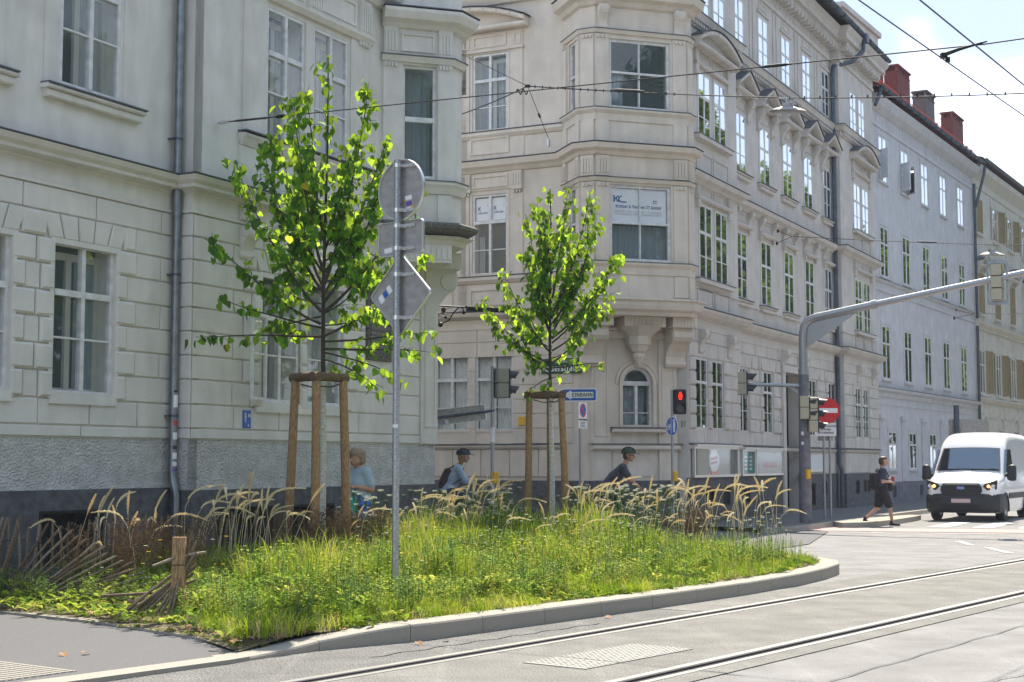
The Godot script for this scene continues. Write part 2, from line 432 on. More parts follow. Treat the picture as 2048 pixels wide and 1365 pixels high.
# rows: heights (0..1) of the cross bars with their widths; window frame, panes and what hangs behind
func window(par: Node, f: Transform3D, t: float, h: float, w: float, hh: float, rows: Array, o := {}) -> MeshInstance3D:
	var fo: float = o.get("edge", 0.055); var mw: float = o.get("mull", 0.07); var z: float = o.get("z", -0.04)
	var cols: int = o.get("cols", 2)
	var low := 0.3 if o.get("glass", M.glass) != M.glass else 1.0      # bars of the flush outer windows hardly stand out
	var key := str([w, hh, rows, fo, mw, cols, low])
	if not win_cache.has(key):
		var m := MB.new()
		var d := 0.07
		m.box(Vector3(0, 0, -d), Vector3(fo, hh, 0)); m.box(Vector3(w - fo, 0, -d), Vector3(w, hh, 0))
		m.box(Vector3(fo, 0, -d), Vector3(w - fo, fo, 0)); m.box(Vector3(fo, hh - fo, -d), Vector3(w - fo, hh, 0))
		var xs := [fo]
		for i in range(1, cols):
			var x := w * i / cols
			m.box(Vector3(x - mw / 2, fo, -d), Vector3(x + mw / 2, hh - fo, 0.012 * low))
			xs.push_back(x - mw / 2); xs.push_back(x + mw / 2)
		xs.push_back(w - fo)
		var ys := [fo]
		for r in rows:
			var y: float = hh * r[0]
			for i in cols:
				m.box(Vector3(xs[i * 2], y - r[1] / 2, -d + 0.01), Vector3(xs[i * 2 + 1], y + r[1] / 2, 0.004 if r[1] < 0.05 else 0.02 * low))
			ys.push_back(y - r[1] / 2); ys.push_back(y + r[1] / 2)
		ys.push_back(hh - fo)
		# casement edges round each light between the stout bars
		var lst := []
		for i in cols:
			for j in ys.size() / 2:
				lst.push_back([xs[i * 2], xs[i * 2 + 1], ys[j * 2], ys[j * 2 + 1]])
		win_cache[key] = [m.mesh(), lst]
	var made = win_cache[key]
	var n := put(par, o.get("name", "window"), made[0], o.get("frame", M.white_wood), f * Transform3D(Basis(), Vector3(t, h, z)))
	var gm: Material = o.get("glass", M.glass)
	var skip: Array = o.get("skip", [])
	for i in made[1].size():
		if skip.has(i): continue
		var q = made[1][i]
		var tilt := Basis.from_euler(Vector3(rng.randfn(0, 0.006), rng.randfn(0, 0.006), 0)) if gm != M.glass else Basis()
		put(n, "pane", pane_mesh(q[1] - q[0], q[3] - q[2]), gm, Transform3D(tilt, Vector3((q[0] + q[1]) / 2, (q[2] + q[3]) / 2, -0.03 * low)))
	if gm == M.glass:
		if o.has("curtain"):
			var c: Array = o.curtain
			for s in c:
				put(n, "curtain", curtain_mesh((s[1] - s[0]) * w, (s[3] - s[2]) * hh), M[s[4]], Transform3D(Basis(), Vector3(s[0] * w, s[2] * hh, o.get("cz", -0.30))))
		if o.get("inner", false):
			var m := MB.new()
			var zi := -0.26
			for x in [[0.0, 0.09], [w / 2 - 0.05, w / 2 + 0.05], [w - 0.09, w]]:
				m.box(Vector3(x[0], 0.02, zi - 0.05), Vector3(x[1], hh - 0.1, zi))
			for y in [[0.02, 0.10], [hh * 0.66, hh * 0.66 + 0.09], [hh - 0.2, hh - 0.1]]:
				m.box(Vector3(0.09, y[0], zi - 0.045), Vector3(w - 0.09, y[1], zi - 0.004))
			put(n, "inner_frame", m.mesh(), M.inner_frame)
	return n

func curtain_mesh(w: float, h: float) -> Mesh:
	var key := "c%.2f %.2f" % [w, h]
	if not pane_cache.has(key):
		var m := MB.new()
		var k := maxi(6, int(w / 0.03))
		for i in k:
			var x0 := w * i / k; var x1 := w * (i + 1) / k
			var z0 := sin(x0 * 55.0) * 0.018 + sin(x0 * 21.0) * 0.012; var z1 := sin(x1 * 55.0) * 0.018 + sin(x1 * 21.0) * 0.012
			m.quad(Vector3(x0, 0, z0), Vector3(x1, 0, z1), Vector3(x1, h, z1), Vector3(x0, h, z0))
		pane_cache[key] = m.mesh()
	return pane_cache[key]

# a course of rusticated stones between t0 and t1, cut round openings; joints staggered; each stone a mesh of its own
func course(par: Node, f: Transform3D, t0: float, t1: float, h0: float, h1: float, holes: Array, lens: float, shift: float, mt: Material, o := {}) -> void:
	var spans := [[t0, t1]]
	for q in holes:
		if q[3] <= h0 + 0.02 or q[2] >= h1 - 0.02: continue
		var nx := []
		for s in spans:
			if q[1] <= s[0] or q[0] >= s[1]: nx.push_back(s); continue
			if q[0] > s[0]: nx.push_back([s[0], q[0]])
			if q[1] < s[1]: nx.push_back([q[1], s[1]])
		spans = nx
	var gap: float = o.get("gap", 0.02); var proud: float = o.get("proud", 0.028); var bev: float = o.get("bev", 0.012)
	var quoin: float = o.get("quoin", 0.0)
	for s in spans:
		if s[1] - s[0] < 0.05: continue
		var cuts := [s[0]]
		var x := floorf((s[0] - shift) / lens) * lens + shift
		while x < s[1]:
			if x > s[0] + 0.16 and x < s[1] - 0.16: cuts.push_back(x)
			x += lens
		cuts.push_back(s[1])
		if quoin > 0.0:       # short stones beside an opening stand further out
			if absf(s[1] - t1) > 0.01 and s[1] - s[0] > 0.7:
				while cuts.size() > 2 and cuts[-2] > s[1] - quoin - 0.2: cuts.remove_at(cuts.size() - 2)
				cuts.insert(cuts.size() - 1, s[1] - quoin)
			if absf(s[0] - t0) > 0.01 and s[1] - s[0] > 0.7:
				while cuts.size() > 2 and cuts[1] < s[0] + quoin + 0.2: cuts.remove_at(1)
				cuts.insert(1, s[0] + quoin)
		for i in cuts.size() - 1:
			var a: float = cuts[i]; var b: float = cuts[i + 1]
			var out := proud + rng.randf() * 0.003
			if quoin > 0.0 and ((i == 0 and absf(s[0] - t0) > 0.01) or (i == cuts.size() - 2 and absf(s[1] - t1) > 0.01)): out += 0.035
			var g0 := 0.0 if i == 0 else gap / 2; var g1 := 0.0 if i == cuts.size() - 2 else gap / 2
			var m := MB.new()
			m.rect(a + g0, h0 + gap / 2, b - g1, h1 - gap / 2, 0.0, out, bev if out < 0.05 else 0.03)
			put(par, "stone_block", m.mesh(), mt, f)

# the splayed stones of a flat arch
func voussoirs(par: Node, f: Transform3D, t0: float, t1: float, h0: float, h1: float, n: int, mt: Material, proud := 0.05, splay := 0.16) -> void:
	var w := (t1 - t0) / n
	for i in n:
		var a := t0 + w * i + 0.012; var b := t0 + w * (i + 1) - 0.012
		var ka := (float(i) / n - 0.5) * 2.0 * splay; var kb := (float(i + 1) / n - 0.5) * 2.0 * splay
		var m := MB.new()
		m.prism(PackedVector2Array([Vector2(a, h0), Vector2(b, h0), Vector2(b + kb, h1), Vector2(a + ka, h1)]), 0.0, proud, 0.014)
		put(par, "stone_block", m.mesh(), mt, f)

# sunk or raised rectangular frame
func panel(mb: MB, t0: float, h0: float, t1: float, h1: float, w := 0.04, z := 0.02, base := 0.0) -> void:
	for q in [[t0, h0, t1, h0 + w], [t0, h1 - w, t1, h1], [t0, h0 + w, t0 + w, h1 - w], [t1 - w, h0 + w, t1, h1 - w]]:
		mb.box(Vector3(q[0], q[1], base), Vector3(q[2], q[3], base + z))

func flutes(mb: MB, t0: float, t1: float, h0: float, h1: float, n: int, base: float, d := 0.022) -> void:
	var w := (t1 - t0) / n
	for i in n:
		mb.box(Vector3(t0 + w * (i + 0.2), h0, base), Vector3(t0 + w * (i + 0.8), h1, base + d))

# a scrolled bracket in the (out, height) plane, extruded along t
func console(mb: MB, t: float, w: float, top: float, h: float, d: float, z0 := 0.0) -> void:
	var p := PackedVector2Array()
	p.push_back(Vector2(0, 0))
	for q in [[0.12, 0.0], [0.26, 0.03], [0.34, 0.10], [0.30, 0.20], [0.30, 0.28], [0.42, 0.42], [0.66, 0.58], [0.88, 0.66], [1.0, 0.76], [1.0, 0.88], [0.92, 1.0]]:
		p.push_back(Vector2(q[0] * d, q[1] * h))
	p.push_back(Vector2(0, h))
	var o := mb.xf
	# local: x = out, y = up, z = -t
	mb.xf = o * Transform3D(Basis(Vector3(0, 0, 1), Vector3(0, 1, 0), Vector3(-1, 0, 0)), Vector3(t + w, top - h, z0))
	mb.prism(p, 0.0, w, 0.0, true)
	for e in [[0.72 * d, 0.80 * h, 0.15 * h], [0.2 * d, 0.11 * h, 0.08 * h]]:
		var c := PackedVector2Array()
		for i in 10:
			c.push_back(Vector2(e[0] + cos(TAU * i / 10) * e[2], e[1] + sin(TAU * i / 10) * e[2]))
		mb.prism(c, w, w + 0.02, 0.008)
		mb.prism(c, -0.02, 0.0, 0.0, true)
	mb.xf = o

func letters(par: Node, text: String, size: float, mt: Material, xf: Transform3D, bold := true, widen := 1.0, called := "lettering") -> MeshInstance3D:
	var t := TextMesh.new()
	var sf := SystemFont.new()
	sf.font_names = PackedStringArray(["Droid Sans"])
	sf.font_weight = 700 if bold else 400
	t.font = sf; t.text = text; t.font_size = 32; t.pixel_size = size / 32.0; t.depth = 0.003
	return put(par, called, t, mt, xf * Transform3D(Basis.from_scale(Vector3(widen, 1, 1)), Vector3.ZERO))

# ================================================================= the scene
func _ready() -> void:
	rng.seed = 7
	var cam := Camera3D.new()
	cam.name = "camera"; cam.position = Vector3(0, 1.65, 0); cam.rotation.x = atan(243.0 / 3000.0)
	cam.fov = rad_to_deg(2.0 * atan(682.5 / 3000.0)); cam.near = 0.1; cam.far = 3000.0
	cam.current = true
	add_child(cam)
	var env := Environment.new()
	env.background_mode = Environment.BG_SKY
	env.tonemap_mode = Environment.TONE_MAPPER_LINEAR
	env.tonemap_exposure = 2.12
	env.sdfgi_enabled = true; env.ssao_enabled = true; env.ssil_enabled = true
	var sky := Sky.new()
	var sm := ProceduralSkyMaterial.new()
	sm.sky_top_color = Color(0.625, 0.695, 0.80); sm.sky_horizon_color = Color(0.74, 0.775, 0.83); sm.sky_curve = 0.12
	sm.ground_bottom_color = Color(0.5, 0.5, 0.48); sm.ground_horizon_color = Color(0.66, 0.67, 0.67)
	sm.sky_energy_multiplier = 1.0
	sm.sky_cover = clouds(); sm.sky_cover_modulate = Color(1, 1, 1, 0.45)
	sm.sun_angle_max = 10.0
	sky.sky_material = sm
	env.sky = sky
	env.fog_enabled = true; env.fog_density = 0.0005; env.fog_light_color = Color(0.86, 0.91, 0.98)
	var we := WorldEnvironment.new()
	we.name = "world"; we.environment = env
	add_child(we)
	var sun := DirectionalLight3D.new()
	sun.name = "sun"
	var az := deg_to_rad(16.5); var el := deg_to_rad(54.0)
	var toward := Vector3(sin(az) * cos(el), sin(el), -cos(az) * cos(el))
	sun.basis = Basis.looking_at(-toward, Vector3.UP)
	sun.light_energy = 1.6; sun.light_color = Color(1.0, 0.955, 0.88); sun.light_angular_distance = 0.5; sun.shadow_enabled = true
	add_child(sun)
	make_materials()
	ground()
	building_near()
	building_corner()
	building_lilac()
	building_shuttered()
	street_things()
	overhead()
	young_trees()
	fences()
	meadow()
	people()
	van()
	park()

func clouds() -> ImageTexture:
	var f := FastNoiseLite.new()
	f.seed = 41; f.frequency = 1.0; f.fractal_octaves = 6; f.noise_type = FastNoiseLite.TYPE_SIMPLEX_SMOOTH
	var w := 1024; var h := 512
	var im := Image.create(w, h, false, Image.FORMAT_RGBA8)
	for y in h:
		var e := PI / 2 - PI * (y + 0.5) / h
		for x in w:
			var a := TAU * ((x + 0.5) / w - 0.5)
			var v := 0.0
			if e > -0.05:
				var d := Vector3(sin(a) * cos(e), sin(e) * 1.9, -cos(a) * cos(e))
				var n := f.get_noise_3d(d.x * 2.6 + 3.1, d.y * 2.6, d.z * 2.6 + 1.7) - maxf(e - 0.17, 0.0) * 1.6 + 0.06
				v = smoothstep(0.0, 0.12, n) * (0.85 + 0.5 * n)
			im.set_pixel(x, y, Color(v, v, v, 1))
	return ImageTexture.create_from_image(im)

func flat(pts: Array, y: float, hs := []) -> MB:
	var m := MB.new()
	var poly := PackedVector2Array(pts)
	var ix := Geometry2D.triangulate_polygon(poly)
	for i in range(0, ix.size(), 3):
		var q := []
		for k in 3:
			var j := ix[i + k]
			q.push_back(Vector3(poly[j].x, hs[j] if hs.size() else y, -poly[j].y))
		if (q[1] - q[0]).cross(q[2] - q[0]).y < 0: q = [q[0], q[2], q[1]]
		m.tri(q[0], q[1], q[2])
	return m

const KERB := [[-2.30, 12.55], [-1.7, 13.34], [-0.76, 14.15], [0.39, 15.6], [1.81, 17.38], [2.98, 18.95], [3.87, 20.35], [4.45, 21.45], [4.85, 22.4], [4.98, 23.1], [4.86, 23.75], [4.45, 24.35], [3.7, 25.4], [2.6, 27.2], [1.4, 28.7], [-0.2, 28.3]]

func ground() -> void:
	struct("ground", flat([Vector2(-900, -300), Vector2(900, -300), Vector2(900, 1500), Vector2(-900, 1500)], -0.004).mesh(), M.asphalt)
	# worn grey asphalt between the kerb and the first rail
	struct("road", flat([Vector2(-4.8, 9), Vector2(-2.30, 12.55), Vector2(-1.7, 13.34), Vector2(-0.76, 14.15), Vector2(1.7, 17.3), Vector2(2.35, 16.95), Vector2(-3.6, 8.8)], 0.0).mesh(), M.asphalt_near)
	var d := Vector2(sin(deg_to_rad(36.0)), cos(deg_to_rad(36.0))); var nn := Vector2(d.y, -d.x)
	var r1 := Vector2(1.65, 15.88)
	var sl := MB.new()
	var strip := func(a: float, b: float, s0: float, s1: float, y: float) -> void:
		var p := r1 + nn * a + d * s0; var q := r1 + nn * b + d * s0; var r := r1 + nn * b + d * s1; var s := r1 + nn * a + d * s1
		sl.quad(Vector3(p.x, y, -p.y), Vector3(q.x, y, -q.y), Vector3(r.x, y, -r.y), Vector3(s.x, y, -s.y))
	strip.call(0.0, 2.35, -9, 60, 0.004)
	strip.call(-0.75, 0.0, 1.0, 9.0, 0.004)
	struct("track_slab", sl.mesh(), M.track_slab)
	var rails := [["nearest the kerb of the grass island", 0.0], ["crossing the middle of the pale slab", 1.97], ["cutting the lower right corner of the road", 5.35]]
	for k in 3:
		var o: float = rails[k][1]
		var t := thing("tram_rail", "grooved tram rail " + rails[k][0], "tram rail", Vector3(r1.x + nn.x * o, 0, -(r1.y + nn.y * o)), -deg_to_rad(36.0), "tram rails set flush in the road")
		for q in [["rail_head", -0.045, 0.0, 0.011, "rail_steel"], ["rail_groove", 0.0, 0.066, 0.010, "rail_groove"], ["rail_lip", 0.066, 0.082, 0.011, "rail_steel"], ["joint_seal", -0.13, -0.045, 0.008, "steel_plate"], ["joint_seal", 0.082, 0.15, 0.008, "steel_plate"]]:
			var m := MB.new()
			m.box(Vector3(q[1], -0.02, 9), Vector3(q[2], q[3], -60))
			put(t, q[0], m.mesh(), M[q[4]])
	# tar seams and an older patch in the asphalt
	for q in [[Vector2(-1.2, 12.9), Vector2(0.9, 15.6), 0.03], [Vector2(2.4, 11.5), Vector2(7.0, 17.9), 0.016], [Vector2(3.3, 11.2), Vector2(5.1, 12.9), 0.014], [Vector2(6.0, 22.2), Vector2(11.0, 29.4), 0.015]]:
		var sm := MB.new()
		var a: Vector2 = q[0]; var e: Vector2 = q[1]; var s: Vector2 = (e - a).orthogonal().normalized() * q[2]
		var last := a
		for i in range(1, 25):
			var p: Vector2 = a.lerp(e, i / 24.0) + s * 2.2 * sin(i * 1.7) * 0.5
			sm.quad(Vector3((last + s * 0.5).x, 0.0065, -(last + s * 0.5).y), Vector3((last - s * 0.5).x, 0.0065, -(last - s * 0.5).y), Vector3((p - s * 0.5).x, 0.0065, -(p - s * 0.5).y), Vector3((p + s * 0.5).x, 0.0065, -(p + s * 0.5).y))
			last = p
		struct("tar_seam", sm.mesh(), M.asphalt_dark)
	# points box between the rails
	var pb := thing("switch_box_cover", "worn chequered steel cover plate set in the tram track slab", "cover plate", Vector3(0.98, 0.004, -13.1), -deg_to_rad(38.0))
	for q in [["cover", -0.33, -0.62, 0.30, 0.55], ["cover", -0.33, 0.57, 0.30, 1.02]]:
		var m := MB.new()
		m.box(Vector3(q[1], 0, q[2]), Vector3(q[3], 0.008, q[4]))
		put(pb, q[0], m.mesh(), M.steel_plate)
	var bm := MB.new()
	for i in 10:
		for j in 26:
			var x := -0.30 + i * 0.063; var z := -0.6 + j * 0.062
			if absf(z - 0.56) < 0.03: continue
			bm.box(Vector3(x - 0.018, 0.008, z - 0.006), Vector3(x + 0.018, 0.0115, z + 0.006))
	var o2 := put(pb, "tread_studs", bm.mesh(), M.steel_plate)
	tag(o2, "", "", "", "stuff")
	# pavements
	var h := 0.03
	struct("pavement_front", flat([Vector2(-16, 14.5), Vector2(-5.54, 16.4), Vector2(-4.15, 15.3), Vector2(-2.9, 13.98), Vector2(-2.2, 12.98), Vector2(-2.45, 12.6), Vector2(-3.35, 11.4), Vector2(-6.5, 7.5), Vector2(-18, 4)], h).mesh(), M.asphalt_dark)
	struct("pavement_by_wall", flat([Vector2(-9.5, 15.2), Vector2(-6.7, 16.9), Vector2(-2.6, 22.2), Vector2(-0.4, 27.8), Vector2(-0.6, 30.5), Vector2(-2, 30.5), Vector2(-16, 18.0)], 0.13, [0.03, 0.06, 0.1, 0.1, 0.1, 0.14, 0.1]).mesh(), M.pavement)
	struct("cycle_path", flat([Vector2(-0.6, 28.4), Vector2(1.4, 28.9), Vector2(2.7, 27.4), Vector2(4.6, 28.0), Vector2(6.0, 30.5), Vector2(7.6, 36.2), Vector2(3.8, 37.5), Vector2(1.7, 36.8), Vector2(-20, 47), Vector2(-20, 38)], 0.012).mesh(), M.asphalt_dark)
	# pavement along the far buildings, with its kerb
	var far := [pt(4.15, 37.7, 27, -0.5, 3.0), pt(4.15, 37.7, 27, 6.0, 3.0), pt(4.15, 37.7, 27, 20, 3.1), pt(4.15, 37.7, 27, 24, 3.6), pt(13.82, 56.68, 30, 60, 3.0)]
	struct("pavement_far", flat([pt(4.15, 37.7, 27, -1.5, 2.6)] + far + [pt(13.82, 56.68, 30, 60, -1.0), pt(13.82, 56.68, 30, 0, -1.0), pt(4.15, 37.7, 27, 0, -1.0)], 0.12).mesh(), M.pavement)
	var km := MB.new()
	km.sweep([pt(4.15, 37.7, 27, -1.5, 2.6)] + far, [Vector2(0.0, -0.01), Vector2(0.16, -0.01), Vector2(0.14, 0.125), Vector2(0.0, 0.125)])
	struct("kerb_far", km.mesh(), M.granite)
	# small raised refuge behind the walking man
	var isl := [Vector2(8.35, 38.1), Vector2(9.2, 38.55), Vector2(10.4, 40.6), Vector2(11.55, 42.9), Vector2(11.85, 43.7), Vector2(11.6, 44.0), Vector2(10.3, 42.2), Vector2(8.9, 40.4), Vector2(8.3, 39.0)]
	var im := flat(isl, 0.13)
	for i in isl.size():
		var a: Vector2 = isl[i]; var b: Vector2 = isl[(i + 1) % isl.size()]
		im.quad(Vector3(a.x, -0.01, -a.y), Vector3(b.x, -0.01, -b.y), Vector3(b.x, 0.13, -b.y), Vector3(a.x, 0.13, -a.y))
	struct("traffic_island", im.mesh(), M.granite)
	# painted markings
	struct("red_crossing_band", flat([Vector2(6.2, 36.9), Vector2(18.5, 33.6), Vector2(19.0, 35.5), Vector2(6.5, 38.5)], 0.004).mesh(), M.road_red)
	for k in 6:
		var p := pt(10.3, 37.6, 27, 0.0, 1.0 * k)
		p = Vector2(10.6 + k * 1.02, 38.6 - k * 0.42)
		var e := Vector2(0.454, 0.891) * 3.6; var s := Vector2(0.891, -0.454) * 0.5
		tag(struct("crossing_stripe", flat([p, p + s, p + s + e, p + e], 0.004).mesh(), M.road_white), "", "", "worn white stripes of the crossing under the van")
	for q in [[Vector2(9.3, 31.7), Vector2(9.1, 30.1)], [Vector2(9.15, 29.3), Vector2(9.0, 27.5)], [Vector2(9.05, 26.4), Vector2(8.95, 24.8)]]:
		var a: Vector2 = q[0]; var b: Vector2 = q[1]
		struct("lane_dash", flat([a, a + Vector2(0.14, 0), b + Vector2(0.14, 0), b], 0.004).mesh(), M.road_white)
	for k in 3:
		var a := Vector2(7.4 + k * 2.6, 36.4 - k * 0.75) + Vector2(-0.3, -0.55)
		struct("crossing_line", flat([a, a + Vector2(1.6, -0.45), a + Vector2(1.63, -0.3), a + Vector2(0.03, 0.15)], 0.004).mesh(), M.road_white)
	# flush edging stones by the near pavement
	var e1 := [Vector2(-9.0, 17.6), Vector2(-5.54, 16.42), Vector2(-4.15, 15.32), Vector2(-2.9, 14.02), Vector2(-2.2, 13.05)]
	var em := MB.new()
	em.sweep(e1, [Vector2(-0.09, 0.02), Vector2(-0.09, 0.052), Vector2(0.05, 0.052), Vector2(0.05, 0.0)])
	struct("edging_strip", em.mesh(), M.granite)
	var e2 := MB.new()
	e2.sweep([Vector2(-7.0, 7.0), Vector2(-3.3, 11.42), Vector2(-2.42, 12.55), Vector2(-2.3, 12.75)], [Vector2(-0.13, 0.0), Vector2(-0.13, 0.036), Vector2(0.13, 0.036), Vector2(0.13, -0.01)])
	struct("edging_strip_road", e2.mesh(), M.granite)
	# tactile paving slab at the lower left corner
	var tp := thing("tactile_paving", "pale ribbed tactile paving slab at the lower left corner of the pavement", "tactile paving", Vector3(-4.05, 0.03, -11.75), -deg_to_rad(36.0))
	var tm := MB.new()
	tm.box(Vector3(-0.75, 0, 0.5), Vector3(0.5, 0.006, -0.45))
	put(tp, "slab", tm.mesh(), M.granite)
	for i in 14:
		var rm := MB.new()
		rm.rect(-0.75, -0.5 + i * 0.068, 0.5, -0.468 + i * 0.068, 0.006, 0.012, 0.003)
		put(tp, "rib", rm.mesh(), M.granite, Transform3D(Basis(Vector3.RIGHT, -PI / 2), Vector3.ZERO))
	# the raised granite kerb of the island, stone by stone
	var kb := put(self, "island_kerb", kerb_bed(), M.joint)
	kb.set_meta("kind", "structure")
	var pts := []
	for q in KERB: pts.push_back(Vector2(q[0], q[1]))
	var cv := Curve2D.new()
	for i in pts.size():
		var a: Vector2 = pts[maxi(i - 1, 0)]; var b: Vector2 = pts[mini(i + 1, pts.size() - 1)]
		var tn := (b - a) / 6.0
		cv.add_point(pts[i], -tn, tn)
	var L := cv.get_baked_length()
	var s := 0.0
	while s < L - 0.3:
		var l := 1.0 if s < 10.2 else (0.52 if s < 13.0 else 1.0)
		var m := MB.new()
		var n := 5
		var rows := []
		for i in n:
			var q := lerpf(s + 0.004, minf(s + l, L) - 0.004, i / (n - 1.0))
			var p := cv.sample_baked(q); var f := (cv.sample_baked(q + 0.05) - cv.sample_baked(q - 0.05)).normalized()
			var o := Vector2(f.y, -f.x)
			var top := lerpf(0.035, 0.165, smoothstep(0.0, 2.2, q)) + (0.004 if i % 2 == 0 else 0.003) * 0.0
			var ring := []
			for w in [[0.0, -0.03], [0.0, top - 0.022], [-0.008, top - 0.006], [-0.024, top], [-0.29, top], [-0.30, -0.03]]:
				ring.push_back(Vector3(p.x + o.x * w[0], w[1], -(p.y + o.y * w[0])))
			rows.push_back(ring)
		for i in n - 1:
			for k in 5:
				m.quad(rows[i][k], rows[i + 1][k], rows[i + 1][k + 1], rows[i][k + 1])
		for k in range(1, 5):
			m.tri(rows[0][0], rows[0][k], rows[0][k + 1]); m.tri(rows[n - 1][0], rows[n - 1][k + 1], rows[n - 1][k])
		put(kb, "kerb_stone", m.mesh(), M.granite)
		s += l

func kerb_bed() -> Mesh:
	var m := MB.new()
	var p := []
	for q in KERB: p.push_back(Vector2(q[0], q[1]))
	m.sweep(p, [Vector2(-0.01, -0.03), Vector2(-0.01, 0.015), Vector2(-0.28, 0.015)], false, false)
	return m.mesh()

# ---------------------------------------------------------------- the grey corner house on the left
const XROWS := [[0.37, 0.025], [0.665, 0.085]]

func building_near() -> void:
	var b := thing("corner_house", "pale grey stuccoed corner house on the left with rusticated ground floor and corner oriel", "building", Vector3(-1.437, 0, -28))
	B = b.position
	var P: Material = M.plaster_grey
	var R := fr(-1.437, 28, 27); var Lf := fr(-1.437, 28, 27, -0.31)
	var top := 10.35
	# openings
	var hl := [[-11.47, -10.32, 2.55, 4.58], [-9.57, -8.4, 2.55, 4.58], [-9.53, -8.36, 6.68, 8.85], [-11.9, -10.78, 6.68, 8.85], [-13.7, -12.6, 2.55, 4.58]]
	var hr := [[-5.44, -4.40, 2.58, 4.58], [-4.22, -3.18, 2.58, 4.58], [-5.36, -4.33, 6.72, 8.86], [-4.08, -3.04, 6.72, 8.86], [-6.5, -5.1, 0.35, 0.98], [-4.6, -3.4, 0.35, 0.98]]
	hl.push_back([-9.75, -8.55, 0.3, 1.02])
	var m := lmb()
	var w := MB.new()
	w.xf = Lf; slab(w, -18.0, -7.12, 1.98, top, hl)
	w.xf = R; slab(w, -7.12, 0.0, 1.98, top, hr, 0.35)
	w.xf = fr(-1.437, 28, -18); slab(w, 0.0, 2.3, 0.0, top, [[0.6, 1.7, 2.6, 4.5]], 0.35)
	var e := pt(-1.437, 28, -18, 2.3)
	w.xf = fr(e.x, e.y, -63); slab(w, 0.0, 26.0, 0.0, top, [], 0.35)
	# jog between the recessed and the projecting wall, and the closed back
	var jg := pt(-1.437, 28, 27, -7.12, -0.6)
	w.xf = fr(jg.x, jg.y, 117); slab(w, 0.0, 0.6, 0.0, top, [], 0.2)
	var bk := pt(-1.437, 28, 27, -18.0, -0.31); var bk2 := pt(-1.437, 28, 27, -18.0, -14.0); var bk3 := pt(e.x, e.y, -63, 26.0)
	w.xf = Transform3D(Basis(), -B)
	for q in [[bk2, bk], [bk3, bk2]]:
		w.quad(Vector3(q[0].x, 0, -q[0].y), Vector3(q[1].x, 0, -q[1].y), Vector3(q[1].x, top, -q[1].y), Vector3(q[0].x, top, -q[0].y))
	put(b, "wall", w.mesh(), P)
	# lower band of rough render, with the stone base under it
	var rc := MB.new()
	rc.xf = Lf; slab(rc, -18.0, -7.13, 1.29, 1.98, [], 0.3, 0.0)
	rc.xf = R; slab(rc, -7.12, 0.0, 1.25, 1.98, [], 0.3, 0.0)
	rc.xf = fr(jg.x, jg.y, 117); rc.rect(0.3, 1.27, 0.598, 1.98, 0.0, 0.003)
	put(b, "render_band", rc.mesh(), M.roughcast)
	var ps := MB.new()
	ps.xf = Lf; slab(ps, -18.0, -7.13, 0.0, 1.29, [hl[5]], 0.3, 0.05)
	ps.xf = R; slab(ps, -7.10, 0.05, 0.0, 1.25, [hr[4], hr[5]], 0.3, 0.05)
	ps.xf = fr(jg.x, jg.y, 117); ps.rect(0.25, 0.0, 0.648, 1.25, 0.0, 0.05)
	put(b, "stone_base", ps.mesh(), M.plinth_stone)
	for q in [[Lf, hl[5]], [R, hr[4]], [R, hr[5]]]:
		var gm := MB.new()
		var f: Array = q[1]
		panel(gm, f[0], f[2], f[1], f[3], 0.04, 0.03, 0.02)
		var k := 5
		for i in range(1, k):
			var x := lerpf(f[0], f[1], float(i) / k)
			gm.bar(Vector3(x, f[2] + 0.04, 0.0), Vector3(x, f[3] - 0.04, 0.0), 0.016, 0.016, Vector3.BACK)
		gm.bar(Vector3(f[0], f[2], 0.01), Vector3(f[1], f[3], 0.01), 0.016, 0.016, Vector3.BACK)
		gm.bar(Vector3(f[0], f[3], 0.014), Vector3(f[1], f[2], 0.014), 0.016, 0.016, Vector3.BACK)
		put(b, "cellar_grille", gm.mesh(), M.black_iron, q[0])
		var bd := MB.new()
		bd.quad(Vector3(f[0], f[2], -0.24), Vector3(f[1], f[2], -0.24), Vector3(f[1], f[3], -0.24), Vector3(f[0], f[3], -0.24))
		put(b, "cellar_window", bd.mesh(), M.room_dark, q[0])
	# rusticated stones
	var hs := [1.985, 2.14, 2.49, 2.85, 3.20, 3.55, 3.90, 4.25, 4.60, 4.94, 5.28]
	var opl := hl.slice(0, 2) + [hl[4]]; var opr := hr.slice(0, 2)
	for i in hs.size() - 1:
		var y0: float = hs[i]; var y1: float = hs[i + 1]
		var vl := opl.duplicate(); var vr := opr.duplicate()
		if i == 8:
			for q in opl: vl.push_back([q[0] - 0.16, q[1] + 0.16, y0, y1])
			vr = [[-5.6, -3.02, y0, y1]]
		elif i > 0 and i < 8: vr.push_back([-2.5, -1.55, 3.4, 4.95])
		var ln := 1.35 if i > 1 else 0.95
		if i == 0:
			course(b, Lf, -13.5, -7.13, y0, y1, [], 9.0, 0.0, P, {"bev": 0.008, "proud": 0.03})
			course(b, R, -7.09, -0.62, y0, y1, [], 9.0, 0.0, P, {"bev": 0.008, "proud": 0.03})
		else:
			course(b, Lf, -13.5, -7.13, y0, y1, vl, ln, 0.66 if i % 2 else 0.0, P, {"quoin": 0.42 if i % 2 else 0.24})
			course(b, R, -7.09, -0.62, y0, y1, vr, ln + 0.2, 0.8 if i % 2 else 0.05, P, {"quoin": 0.46 if i % 2 else 0.26})
		var jm := MB.new()
		jm.rect(0.29, y0 + 0.01, 0.628, y1 - 0.01, 0.0, 0.03, 0.01)
		put(b, "stone_block", jm.mesh(), P, fr(jg.x, jg.y, 117))
	for q in opl: voussoirs(b, Lf, q[0] - 0.10, q[1] + 0.10, 4.61, 4.93, 5, P)
